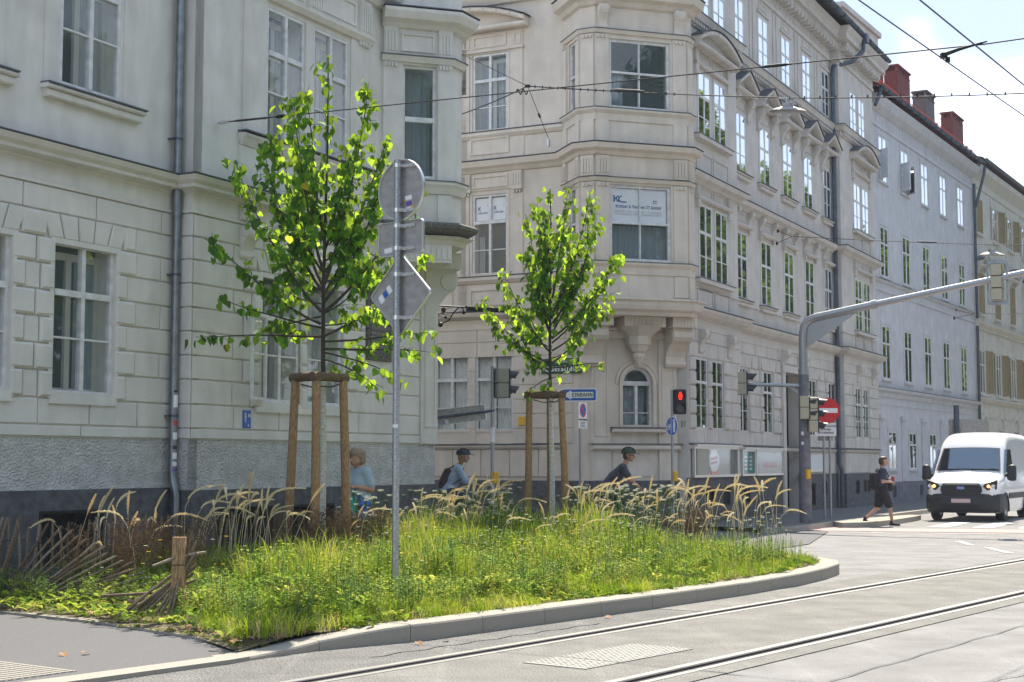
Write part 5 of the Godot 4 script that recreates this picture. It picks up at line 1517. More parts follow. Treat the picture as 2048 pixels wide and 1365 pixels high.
func chimney(b: Node3D, f: Transform3D, t: float, z: float, h0: float, h1: float, w: float, d: float, mt: Material, bricks := true) -> void:
	var m := MB.new()
	m.xf = f
	m.box(Vector3(t, h0, z), Vector3(t + w, h1 - 0.35, z - d))
	m.box(Vector3(t - 0.06, h1 - 0.08, z + 0.06), Vector3(t + w + 0.06, h1, z - d - 0.06))
	m.box(Vector3(t - 0.03, h1 - 0.35, z + 0.03), Vector3(t + w + 0.03, h1 - 0.30, z - d - 0.03))
	# open flue heads: little piers between the vents
	m.box(Vector3(t + 0.2, h1 - 0.3, z - 0.2), Vector3(t + w - 0.2, h1 - 0.08, z - d + 0.2))
	var n := int(w / 0.4)
	for i in n + 1:
		var x := t + (w - 0.12) * i / n
		for zz in [z, z - d + 0.12]: m.box(Vector3(x, h1 - 0.3, zz), Vector3(x + 0.12, h1 - 0.08, zz - 0.12))
	if bricks:      # courses stand a little proud of their joints
		var y := h0
		while y < h1 - 0.4:
			m.box(Vector3(t - 0.008, y, z + 0.008), Vector3(t + w + 0.008, y + 0.065, z - d - 0.008))
			y += 0.085
	put(b, "chimney", m.mesh(), mt)

func corner_roof(b: Node3D, R: Transform3D, A: Transform3D, top: float) -> void:
	var g := MB.new()
	g.xf = R
	# half round gutter along the eaves
	for q in [[-0.6, 20.6]]:
		for i in 8:
			var a0 := PI + PI * i / 8; var a1 := PI + PI * (i + 1) / 8
			g.quad(Vector3(q[0], 16.78 + sin(a1) * 0.10, 0.86 + cos(a1) * 0.10), Vector3(q[0], 16.78 + sin(a0) * 0.10, 0.86 + cos(a0) * 0.10), Vector3(q[1], 16.78 + sin(a0) * 0.10, 0.86 + cos(a0) * 0.10), Vector3(q[1], 16.78 + sin(a1) * 0.10, 0.86 + cos(a1) * 0.10))
		var t: float = q[0]
		while t < q[1]:
			g.box(Vector3(t, 16.66, 0.75), Vector3(t + 0.03, 16.79, 0.97))
			t += 0.9
	put(b, "gutter", g.mesh(), M.zinc_dark)
	var dp := MB.new()
	dp.xf = R
	dp.box(Vector3(16.55, 16.5, 0.74), Vector3(16.9, 16.8, 1.0))
	dp.tube([Vector3(16.7, 16.5, 0.85), Vector3(16.7, 16.2, 0.82), Vector3(16.3, 15.75, 0.5), Vector3(15.1, 15.35, 0.16), Vector3(15.06, 15.0, 0.14), Vector3(15.06, 9.1, 0.14)], 0.075, 10)
	dp.tube([Vector3(15.06, 9.12, 0.14), Vector3(15.06, 8.7, 0.14), Vector3(15.06, 5.6, 0.14)], 0.07, 10)
	dp.tube([Vector3(15.06, 5.25, 0.14), Vector3(15.06, 1.6, 0.14), Vector3(15.06, 1.4, 0.22), Vector3(15.06, 0.12, 0.22)], 0.07, 10)
	var p := put(b, "downpipe", dp.mesh(), M.zinc_dark)
	for h in [2.6, 4.4, 6.6, 8.2, 10.4, 12.1, 14.2]:
		var c := MB.new(); c.xf = R
		c.tube([Vector3(15.06, h, 0.14), Vector3(15.06, h + 0.05, 0.14)], 0.085, 10)
		put(p, "pipe_clip", c.mesh(), M.zinc_dark)
	# slate roof with raised seams, low parapet gable at the far end
	var r := MB.new()
	r.xf = R
	var e := [Vector3(-0.3, 16.72, 0.80), Vector3(20.4, 16.72, 0.80), Vector3(20.4, 20.6, -5.2), Vector3(4.0, 20.6, -5.2)]
	r.quad(e[0], e[1], e[2], e[3])
	r.quad(e[3], e[2], Vector3(20.4, 16.7, -13), Vector3(4.0, 16.7, -13))
	r.tri(Vector3(20.4, 16.7, -13), e[2], e[1])
	put(b, "roof", r.mesh(), M.roof_slate)
	var tl := MB.new()
	tl.xf = R * Transform3D(Basis(Vector3.RIGHT, -atan2(6.0, 3.88)), Vector3(0, 16.74, 0.82))
	for j in 7:
		for i in 34:
			var x := 0.0 + i * 0.6 + (0.3 if j % 2 else 0.0)
			if x < j * 0.62: continue
			if x > 19.8: continue
			tl.rect(x, j * 0.42, x + 0.58, j * 0.42 + 0.47, 0.0, 0.05 - 0.0 * j, 0.008)
	tag(put(b, "roof_slates", tl.mesh(), M.roof_slate), "", "", "", "stuff")
	var lf := MB.new()
	var s := fr(1.96, 37.0, 117)
	lf.xf = s
	lf.quad(Vector3(-24, 16.7, 0.6), Vector3(-0.8, 16.7, 0.6), Vector3(-4.5, 20.5, -5.2), Vector3(-24, 20.5, -5.2))
	lf.quad(Vector3(-24, 20.5, -5.2), Vector3(-4.5, 20.5, -5.2), Vector3(-4.5, 16.6, -12), Vector3(-24, 16.6, -12))
	var c := fr(1.96, 37.0, 72)
	lf.xf = c
	lf.box(Vector3(-0.3, 13.4, 0.2), Vector3(2.5, 16.9, -2.0))
	put(b, "side_roof", lf.mesh(), M.roof_slate)

func corner_shop(b: Node3D, R: Transform3D, A: Transform3D) -> void:
	# glazed showcases on the wainscot
	for q in [[A, 0.15, 3.6, 1.27, 2.06, 0.05, 1], [R, 4.85, 6.05, 1.27, 2.02, 0.06, 0], [R, 6.1, 8.75, 1.27, 2.02, 0.05, 2]]:
		var m := MB.new()
		panel(m, q[1], q[3], q[2], q[4], 0.06, 0.07, 0.035)
		m.box(Vector3(q[1] - 0.04, q[4] + 0.002, 0.0), Vector3(q[2] + 0.04, q[4] + 0.05, 0.2))
		var n := put(b, "showcase", m.mesh(), M.aluminium, q[0])
		var bd := MB.new()
		bd.quad(Vector3(q[1], q[3], 0.038), Vector3(q[2], q[3], 0.038), Vector3(q[2], q[4], 0.038), Vector3(q[1], q[4], 0.038))
		put(n, "back_board", bd.mesh(), M.signal_grey)
		var gl := MB.new()
		gl.quad(Vector3(q[1] + 0.05, q[3] + 0.05, 0.09), Vector3(q[2] - 0.05, q[3] + 0.05, 0.09), Vector3(q[2] - 0.05, q[4] - 0.05, 0.09), Vector3(q[1] + 0.05, q[4] - 0.05, 0.09))
		put(n, "pane", gl.mesh(), M.glass)
		if q[6] == 1:
			var c := MB.new()
			var poly := PackedVector2Array()
			for i in 24:
				var a := TAU * i / 24
				var rr := 0.30 + 0.03 * absf(sin(a * 4.0))
				poly.push_back(Vector2(1.75 + cos(a) * rr * 1.25, 1.70 + sin(a) * rr * 0.92))
			c.prism(poly, 0.04, 0.055)
			put(n, "speech_bubble_poster", c.mesh(), M.white_sign)
			var tx := MB.new()
			for r in 2:
				for i in 9:
					tx.box(Vector3(1.49 + i * 0.058, 1.70 - r * 0.11 + i * 0.006, 0.055), Vector3(1.525 + i * 0.058 + 0.008 * (i % 2), 1.775 - r * 0.11 + i * 0.006 - 0.01 * (i % 3), 0.058))
			put(n, "blurred_lettering", tx.mesh(), M.print_red)
			var fl := MB.new()
			fl.box(Vector3(1.5, 1.30, 0.04), Vector3(2.1, 1.42, 0.05))
			put(n, "poster_base", fl.mesh(), M.print_red)
		elif q[6] == 0:
			for x in [5.1, 5.55]:
				var pm := MB.new()
				pm.rect(x, 1.36, x + 0.34, 1.92, 0.04, 0.05)
				put(n, "poster", pm.mesh(), M.bag_teal)
				for k in 4:
					var l := MB.new()
					l.rect(x + 0.05, 1.44 + k * 0.11, x + 0.28, 1.50 + k * 0.11, 0.05, 0.053)
					put(n, "printed_lines", l.mesh(), M.paper)
		else:
			var pm := MB.new()
			pm.rect(6.3, 1.34, 8.6, 1.95, 0.04, 0.05)
			put(n, "poster", pm.mesh(), M.curtain)
			letters(n, "EISENBAHNER", 0.2, M.print_red, Transform3D(Basis(), Vector3(7.5, 1.58, 0.053)), true, 1.0)
	var nb := MB.new()
	nb.rect(11.6, 1.35, 13.6, 1.9, 0.03, 0.06)
	var bo := put(b, "notice_board", nb.mesh(), M.aluminium, R)
	for i in 5:
		var l := MB.new()
		l.rect(11.68 + i * 0.38, 1.42, 11.98 + i * 0.38, 1.84, 0.06, 0.066)
		put(bo, "notice", l.mesh(), M.paper)

# ---------------------------------------------------------------- the lilac house and the one with shutters
func building_lilac() -> void:
	var b := thing("lilac_house", "long plain lilac-white house with three rows of narrow windows and red chimneys", "building", Vector3(13.82, 0, -56.68))
	B = b.position
	var F := fr(13.82, 56.68, 30)
	var P: Material = M.plaster_lilac
	var top := 15.6
	var hs := []
	for t in [0.75, 3.88, 6.98, 10.1, 13.3]:
		for h in [[4.85, 6.93], [8.82, 10.77], [12.55, 14.33]]: hs.push_back([t, t + 1.08, h[0], h[1]])
	for t in [1.38, 4.3, 7.46, 10.6, 13.6]: hs.push_back([t, t + 1.04, 1.38, 2.85])
	var w := MB.new(); w.xf = F
	slab(w, -0.6, 16.2, 0.0, top, hs)
	w.quad(Vector3(16.2, 0, -11), Vector3(-0.6, 0, -11), Vector3(-0.6, top, -11), Vector3(16.2, top, -11))
	w.quad(Vector3(-0.6, 0, -11), Vector3(-0.6, 0, 0), Vector3(-0.6, top, 0), Vector3(-0.6, top, -11))
	for h in [1.2, 4.6, 8.5, 12.2]: w.box(Vector3(-0.5, h, -0.4), Vector3(16.1, h + 0.1, -5))
	put(b, "wall", w.mesh(), P)
	w = MB.new(); w.xf = F
	slab(w, -0.6, 16.2, 0.0, 0.9, [[1.7, 2.2, 0.3, 0.75], [5.6, 6.1, 0.3, 0.75], [9.6, 10.1, 0.3, 0.75]], 0.08, 0.05)
	put(b, "plinth", w.mesh(), M.plinth_lilac)
	for t in [1.7, 5.6, 9.6]:
		var q := MB.new(); q.rect(t, 0.3, t + 0.5, 0.75, 0.004, 0.02)
		put(b, "cellar_window", q.mesh(), M.room_dark, F)
	var s := MB.new(); s.xf = F
	for q in hs:
		s = MB.new(); s.xf = F
		panel(s, q[0] - 0.14, q[2] - 0.12, q[1] + 0.14, q[3] + 0.16, 0.12, 0.02)
		s.box(Vector3(q[0] - 0.1, q[2] - 0.08, 0.02), Vector3(q[1] + 0.1, q[2] - 0.02, 0.08))
		put(b, "window_surround", s.mesh(), P)
	for k in 6:
		var t := 0.1 + k * 3.05
		s = MB.new(); s.xf = F
		s.box(Vector3(t, 0.95, 0.0), Vector3(t + 0.55, 3.3, 0.05)); s.box(Vector3(t - 0.1, 3.3, 0.0), Vector3(t + 0.65, 3.45, 0.12))
		put(b, "pilaster", s.mesh(), P)
	var m := lmb()
	var pl := [pt(13.82, 56.68, 30, -0.6), pt(13.82, 56.68, 30, 16.2)]
	m.sweep(pl, [Vector2(0, 4.15), Vector2(0.05, 4.15), Vector2(0.08, 4.3), Vector2(0.22, 4.38), Vector2(0.26, 4.48), Vector2(0, 4.5)])
	m.sweep(pl, [Vector2(0, 3.85), Vector2(0.03, 3.85), Vector2(0.03, 3.95), Vector2(0, 3.96)])
	m.sweep(pl, [Vector2(0, 8.55), Vector2(0.06, 8.57), Vector2(0.12, 8.66), Vector2(0, 8.7)])
	m.sweep(pl, [Vector2(0, 8.22), Vector2(0.04, 8.22), Vector2(0.04, 8.3), Vector2(0, 8.31)])
	m.sweep(pl, [Vector2(0, 14.62), Vector2(0.05, 14.62), Vector2(0.05, 14.72), Vector2(0.02, 14.74), Vector2(0.02, 15.15), Vector2(0.08, 15.18), Vector2(0.3, 15.35), Vector2(0.42, 15.55), Vector2(0.44, 15.66), Vector2(0, 15.68)])
	put(b, "cornice", m.mesh(), P)
	var d := MB.new(); d.xf = F
	for k in 36: panel(d, -0.4 + k * 0.46, 14.82, -0.05 + k * 0.46, 15.08, 0.03, 0.015, 0.02)
	put(b, "frieze_panel", d.mesh(), P)
	m = lmb()
	m.sweep(pl, [Vector2(0, 4.503), Vector2(0.27, 4.49), Vector2(0.27, 4.5), Vector2(0, 4.55)])
	m.sweep(pl, [Vector2(0, 8.703), Vector2(0.13, 8.66), Vector2(0.13, 8.67), Vector2(0, 8.73)])
	put(b, "cornice_flashing", m.mesh(), M.flashing)
	for k in hs.size():
		var q: Array = hs[k]
		var sk := []
		if k == 2: sk = [0, 1]
		if k == 5: sk = [0, 1, 2, 3]
		var n := window(b, F, q[0], q[2], q[1] - q[0], q[3] - q[2], [[0.66, 0.07]], {"glass": M.glass_mirror if k < 15 else M.glass_dim, "z": 0.012, "edge": 0.06, "mull": 0.08, "skip": [0] if k == 2 else ([0, 2] if k == 5 else [])})
		if k == 2 or k == 5:
			tag(n, "window with lower casements open")
			for sd in ([0] if k == 2 else [0, 1]):
				var c := MB.new()
				panel(c, 0.0, 0.0, 0.5, 1.14, 0.06, 0.04)
				var lf := put(b, "open_casement", c.mesh(), M.white_wood, F * Transform3D(Basis(Vector3.UP, deg_to_rad(-130.0 if sd else -42.0)), Vector3(q[1] - 0.03 if sd else q[0] + 0.03, q[2] + 0.04, 0.03)) if sd else F * Transform3D(Basis(Vector3.UP, deg_to_rad(-120.0)), Vector3(q[0] + 0.03, q[2] + 0.04, 0.03)))
				put(lf, "pane", pane_mesh(0.38, 1.02), M.glass_mirror, Transform3D(Basis(), Vector3(0.25, 0.57, 0.02)))
	# gutter, downpipe, roof of red tiles with snow guards, chimneys
	var g := MB.new(); g.xf = F
	for i in 8:
		var a0 := PI + PI * i / 8; var a1 := PI + PI * (i + 1) / 8
		g.quad(Vector3(-0.9, 15.9 + sin(a1) * 0.1, 0.58 + cos(a1) * 0.1), Vector3(-0.9, 15.9 + sin(a0) * 0.1, 0.58 + cos(a0) * 0.1), Vector3(16.3, 15.9 + sin(a0) * 0.1, 0.58 + cos(a0) * 0.1), Vector3(16.3, 15.9 + sin(a1) * 0.1, 0.58 + cos(a1) * 0.1))
	for k in 20: g.box(Vector3(-0.7 + k * 0.88, 15.78, 0.47), Vector3(-0.66 + k * 0.88, 15.92, 0.69))
	g.tube([Vector3(-0.7, 15.8, 0.58), Vector3(-0.7, 15.5, 0.5), Vector3(-0.9, 15.1, 0.4)], 0.07, 8)
	put(b, "gutter", g.mesh(), M.zinc_dark)
	g = MB.new(); g.xf = F
	g.tube([Vector3(16.7, 15.8, 0.56), Vector3(16.6, 15.4, 0.52), Vector3(16.25, 13.9, 0.2), Vector3(16.22, 13.7, 0.12), Vector3(16.22, 8.45, 0.12)], 0.07, 8)
	g.tube([Vector3(16.22, 14.9, 0.12), Vector3(16.22, 13.7, 0.12)], 0.07, 8)
	g.tube([Vector3(16.22, 8.1, 0.12), Vector3(16.22, 0.1, 0.12)], 0.07, 8)
	put(b, "downpipe", g.mesh(), M.zinc_dark)
	var r := MB.new(); r.xf = F
	r.quad(Vector3(-0.7, 15.88, 0.5), Vector3(16.3, 15.88, 0.5), Vector3(16.3, 19.4, -5.5), Vector3(-0.7, 19.4, -5.5))
	r.quad(Vector3(-0.7, 19.4, -5.5), Vector3(16.3, 19.4, -5.5), Vector3(16.3, 15.8, -11.5), Vector3(-0.7, 15.8, -11.5))
	r.tri(Vector3(-0.7, 15.8, -11.5), Vector3(-0.7, 15.88, 0.5), Vector3(-0.7, 19.4, -5.5))
	put(b, "roof", r.mesh(), M.roof_tile)
	var tl := MB.new()
	tl.xf = F * Transform3D(Basis(Vector3.RIGHT, -atan2(6.0, 3.52)), Vector3(0, 15.9, 0.55))
	for j in 12:
		for i in 60:
			tl.rect(-0.7 + i * 0.28, j * 0.26, -0.44 + i * 0.28, j * 0.26 + 0.3, 0.0, 0.035, 0.01)
	tag(put(b, "roof_tiles", tl.mesh(), M.roof_tile), "", "", "", "stuff")
	var sg := MB.new(); sg.xf = tl.xf
	for k in 18:
		sg.box(Vector3(-0.4 + k * 0.92, 0.42, 0.0), Vector3(-0.34 + k * 0.92, 0.5, 0.26)); sg.bar(Vector3(-0.37 + k * 0.92, 0.75, 0.03), Vector3(-0.37 + k * 0.92, 0.45, 0.24), 0.04, 0.03)
	for z in [0.12, 0.22]: sg.tube([Vector3(-0.6, 0.46, z), Vector3(16, 0.46, z)], 0.02, 6)
	put(b, "snow_guard", sg.mesh(), M.snow_guard)
	chimney(b, F, 9.2, -1.5, 16.2, 19.3, 2.0, 0.6, M.brick_red)
	chimney(b, F, 14.1, -1.5, 16.2, 19.2, 1.5, 0.66, M.chimney_render, false)
	chimney(b, F, 4.5, -1.6, 16.4, 19.3, 2.8, 0.7, M.brick_red)
	var gp := MB.new(); gp.xf = F
	gp.box(Vector3(0.4, 16.3, -1.2), Vector3(5.2, 19.45, -2.0)); gp.box(Vector3(0.2, 19.45, -1.1), Vector3(5.4, 19.66, -2.1))
	put(b, "dormer_parapet", gp.mesh(), M.plaster_warm)

func louvre_leaf(par: Node, f: Transform3D, w: float, h: float) -> void:
	var m := MB.new()
	panel(m, 0, 0, w, h, 0.05, 0.04)
	m.box(Vector3(0.05, h * 0.5 - 0.025, 0), Vector3(w - 0.05, h * 0.5 + 0.025, 0.04))
	m.box(Vector3(0.045, 0.045, 0.004), Vector3(w - 0.045, h - 0.045, 0.010))
	var n := put(par, "shutter", m.mesh(), M.shutter_wood, f)
	var s := MB.new()
	s.quad(Vector3(0.05, 0.0, 0.012), Vector3(w - 0.05, 0.0, 0.012), Vector3(w - 0.05, 0.03, 0.036), Vector3(0.05, 0.03, 0.036))
	s.quad(Vector3(0.05, 0.03, 0.036), Vector3(w - 0.05, 0.03, 0.036), Vector3(w - 0.05, 0.034, 0.012), Vector3(0.05, 0.034, 0.012))
	var all := MB.new()
	var y := 0.07
	while y < h - 0.09:
		for i in s.v.size() / 3:
			all.tri(s.v[i * 3] + Vector3(0, y, 0), s.v[i * 3 + 2] + Vector3(0, y, 0), s.v[i * 3 + 1] + Vector3(0, y, 0))
		y += 0.075
	put(n, "slat", all.mesh(), M.shutter_wood)

func building_shuttered() -> void:
	var X := 13.82 + 0.5 * 16.2; var Z := 56.68 + 0.866 * 16.2
	var b := thing("shuttered_house", "cream house with brown louvred shutters and arched ground floor at the far right", "building", Vector3(X, 0, -Z))
	B = b.position
	var F := fr(X, Z, 30)
	var P: Material = M.plaster_cream
	var top := 15.9
	var hs := []
	for k in 5:
		var t := 0.85 + k * 3.55
		for h in [[4.95, 7.03], [8.83, 10.75], [12.73, 14.36]]: hs.push_back([t, t + 1.12, h[0], h[1]])
	for k in 5: hs.push_back([1.0 + k * 3.5, 2.2 + k * 3.5, 0.1, 3.2])
	var w := MB.new(); w.xf = F
	slab(w, 0.0, 22.0, 0.0, top, hs)
	w.quad(Vector3(22, 0, -11), Vector3(0, 0, -11), Vector3(0, top, -11), Vector3(22, top, -11)); w.quad(Vector3(22, 0, 0), Vector3(22, 0, -11), Vector3(22, top, -11), Vector3(22, top, 0))
	for h in [4.6, 8.5, 12.2]: w.box(Vector3(0.1, h, -0.4), Vector3(21.9, h + 0.1, -5))
	put(b, "wall", w.mesh(), P)
	var m := lmb()
	var pl := [pt(X, Z, 30, 0.02), pt(X, Z, 30, 22.0)]
	m.sweep(pl, [Vector2(0, 8.0), Vector2(0.06, 8.0), Vector2(0.08, 8.15), Vector2(0.22, 8.25), Vector2(0.25, 8.36), Vector2(0, 8.4)])
	m.sweep(pl, [Vector2(0, 4.5), Vector2(0.06, 4.5), Vector2(0.2, 4.66), Vector2(0.2, 4.74), Vector2(0, 4.76)])
	m.sweep(pl, [Vector2(0, 14.9), Vector2(0.05, 14.9), Vector2(0.08, 15.2), Vector2(0.2, 15.35), Vector2(0.42, 15.6), Vector2(0.46, 15.85), Vector2(0, 15.9)])
	put(b, "cornice", m.mesh(), P)
	var s := MB.new(); s.xf = F; var f := MB.new(); f.xf = F
	for k in 6:
		var t := 0.35 + k * 3.55
		s.box(Vector3(t, 8.4, 0), Vector3(t + 0.12, 14.9, 0.04))
	for k in 15:
		var q: Array = hs[k]
		put(b, "window_surround" if k else "pilaster", s.mesh(), P)
		s = MB.new(); s.xf = F
		panel(s, q[0] - 0.08, q[2] - 0.03, q[1] + 0.08, q[3] + 0.08, 0.07, 0.03)
		s.box(Vector3(q[0] - 0.14, q[2] - 0.14, 0), Vector3(q[1] + 0.14, q[2] - 0.04, 0.12))
		if k % 3 == 1:
			pediment(s, q[0] - 0.25, q[1] + 0.25, 11.05, 0.42, false); hood_metal(f, q[0] - 0.25, q[1] + 0.25, 11.05, 0.42, false)
			for u in [q[0] - 0.2, q[1] + 0.06]: console(s, u, 0.14, 11.05, 0.4, 0.2)
		if k % 3 == 0: panel(s, q[0] + 0.3, 7.45, q[1] - 0.3, 7.85, 0.05, 0.03)
	for k in 4:
		for c in 9: s.box(Vector3(0.05, 4.8 + c * 0.36, 0), Vector3(0.8, 4.83 + c * 0.36, 0.015))
	for k in 5:
		var cx := 1.6 + k * 3.5
		for i in 12:
			var a0 := PI * i / 12; var a1 := PI * (i + 1) / 12
			s.prism(PackedVector2Array([Vector2(cx + cos(a0) * 0.62, 3.2 + sin(a0) * 0.62), Vector2(cx + cos(a0) * 0.82, 3.2 + sin(a0) * 0.82), Vector2(cx + cos(a1) * 0.82, 3.2 + sin(a1) * 0.82), Vector2(cx + cos(a1) * 0.62, 3.2 + sin(a1) * 0.62)]), 0.0, 0.06, 0.01)
		s.box(Vector3(cx - 0.82, 0.1, 0), Vector3(cx - 0.62, 3.2, 0.06)); s.box(Vector3(cx + 0.62, 0.1, 0), Vector3(cx + 0.82, 3.2, 0.06))
		for h in [1.0, 1.7, 2.4, 3.1, 3.8]:
			s.box(Vector3(cx + 0.85, h, 0), Vector3(cx + 2.65, h + 0.62, 0.03))
	put(b, "window_surround", s.mesh(), P)
	put(b, "hood_flashing", f.mesh(), M.flashing)
	for k in 15:
		var q: Array = hs[k]
		var closed := k % 3 == 1 or k == 2
		window(b, F, q[0], q[2], q[1] - q[0], q[3] - q[2], [[0.66, 0.07]], {"glass": M.glass_mirror, "z": 0.0, "edge": 0.06})
		var lw: float = (q[1] - q[0]) / 2; var hh: float = q[3] - q[2]
		if closed:
			louvre_leaf(b, F * Transform3D(Basis(), Vector3(q[0], q[2], 0.03)), lw, hh); louvre_leaf(b, F * Transform3D(Basis(), Vector3(q[0] + lw, q[2], 0.03)), lw, hh)
		else:
			louvre_leaf(b, F * Transform3D(Basis(Vector3.UP, deg_to_rad(22.0)), Vector3(q[0] - lw * 0.95, q[2], 0.04)), lw, hh); louvre_leaf(b, F * Transform3D(Basis(Vector3.UP, deg_to_rad(-22.0)), Vector3(q[1] + 0.02, q[2], 0.25 - 0.22)), lw, hh)
	for k in 5:
		window(b, F, 1.0 + k * 3.5, 0.1, 1.2, 3.1, [[0.3, 0.1], [0.75, 0.08]], {"glass": M.glass_dim, "z": -0.15, "frame": M.shutter_wood})
	var g := MB.new(); g.xf = F
	for i in 8:
		var a0 := PI + PI * i / 8; var a1 := PI + PI * (i + 1) / 8
		g.quad(Vector3(0.1, 16.15 + sin(a1) * 0.1, 0.6 + cos(a1) * 0.1), Vector3(0.1, 16.15 + sin(a0) * 0.1, 0.6 + cos(a0) * 0.1), Vector3(22, 16.15 + sin(a0) * 0.1, 0.6 + cos(a0) * 0.1), Vector3(22, 16.15 + sin(a1) * 0.1, 0.6 + cos(a1) * 0.1))
	put(b, "gutter", g.mesh(), M.zinc_dark)
	var r := MB.new(); r.xf = F
	r.quad(Vector3(0.0, 16.1, 0.52), Vector3(22, 16.1, 0.52), Vector3(22, 17.6, -5.5), Vector3(0.0, 17.6, -5.5))
	r.quad(Vector3(0, 17.6, -5.5), Vector3(22, 17.6, -5.5), Vector3(22, 16, -11), Vector3(0, 16, -11))
	put(b, "roof", r.mesh(), M.roof_tile_old)
	var tl := MB.new()
	tl.xf = F * Transform3D(Basis(Vector3.RIGHT, -atan2(6.0, 1.5)), Vector3(0, 16.13, 0.55))
	for j in 14:
		for i in 50: tl.rect(0.05 + i * 0.3, j * 0.3, 0.33 + i * 0.3, j * 0.3 + 0.34, 0.0, 0.05, 0.015)
	tag(put(b, "roof_tiles", tl.mesh(), M.roof_tile_old), "", "", "", "stuff")
	chimney(b, F, 2.9, -1.5, 16.0, 19.2, 2.2, 0.57, M.brick_red)
	# the taller sheet metal roof that rises behind
	var n := thing("sheet_roof_house", "house with pale sheet metal roof at the right edge, behind the shuttered house", "building", Vector3(X + 12, 0, -(Z + 26)))
	B = n.position
	var q := MB.new(); q.xf = fr(X + 9.5, Z + 22, 30)
	q.box(Vector3(0, 0, 0), Vector3(24, 17.2, -12))
	put(n, "wall", q.mesh(), P)
	q = MB.new(); q.xf = fr(X + 9.5, Z + 22, 30)
	q.quad(Vector3(-0.3, 17.2, 0.4), Vector3(24, 17.2, 0.4), Vector3(24, 20.6, -5), Vector3(2.0, 20.6, -5))
	q.tri(Vector3(-0.3, 17.2, -12), Vector3(-0.3, 17.2, 0.4), Vector3(2.0, 20.6, -5))
	q.quad(Vector3(2.0, 20.6, -5), Vector3(24, 20.6, -5), Vector3(24, 17.2, -12), Vector3(-0.3, 17.2, -12))
	for k in 12: q.bar(Vector3(1.0 + k * 2.0, 17.23, 0.4), Vector3(1.0 + k * 2.0 + 0.6, 20.6, -4.9), 0.05, 0.06)
	put(n, "roof", q.mesh(), M.roof_sheet)

# ---------------------------------------------------------------- signs, signals, posts
func disc(m: MB, r: float, z0: float, z1: float, n := 32, sx := 1.0) -> void:
	var p := PackedVector2Array()
	for i in n: p.push_back(Vector2(cos(TAU * i / n) * r * sx, sin(TAU * i / n) * r))
	m.prism(p, z0, z1, 0.0, true)

func rounded(w: float, h: float, r: float) -> PackedVector2Array:
	var p := PackedVector2Array()
	for c in [[w / 2 - r, -h / 2 + r, -PI / 2], [w / 2 - r, h / 2 - r, 0.0], [-w / 2 + r, h / 2 - r, PI / 2], [-w / 2 + r, -h / 2 + r, PI]]:
		for i in 5:
			var a: float = c[2] + PI / 2 * i / 4
			p.push_back(Vector2(c[0] + cos(a) * r, c[1] + sin(a) * r))
	return p

func rim(m: MB, p: PackedVector2Array, w: float, z0: float, z1: float) -> void:
	for i in p.size():
		var j := (i + 1) % p.size()
		var a := p[i]; var b := p[j]; var a2 := a * (1.0 - w / a.length()); var b2 := b * (1.0 - w / b.length())
		m.quad(Vector3(a.x, a.y, z0), Vector3(b.x, b.y, z0), Vector3(b.x, b.y, z1), Vector3(a.x, a.y, z1))
		m.quad(Vector3(a.x, a.y, z1), Vector3(b.x, b.y, z1), Vector3(b2.x, b2.y, z1), Vector3(a2.x, a2.y, z1))
		m.quad(Vector3(b2.x, b2.y, z0), Vector3(a2.x, a2.y, z0), Vector3(a2.x, a2.y, z1), Vector3(b2.x, b2.y, z1))

func post(t: Node3D, r: float, h: float, mt: Material, called := "pole") -> MeshInstance3D:
	var m := MB.new()
	m.tube([Vector3(0, 0, 0), Vector3(0, h, 0)], r, 14)
	return put(t, called, m.mesh(), mt)

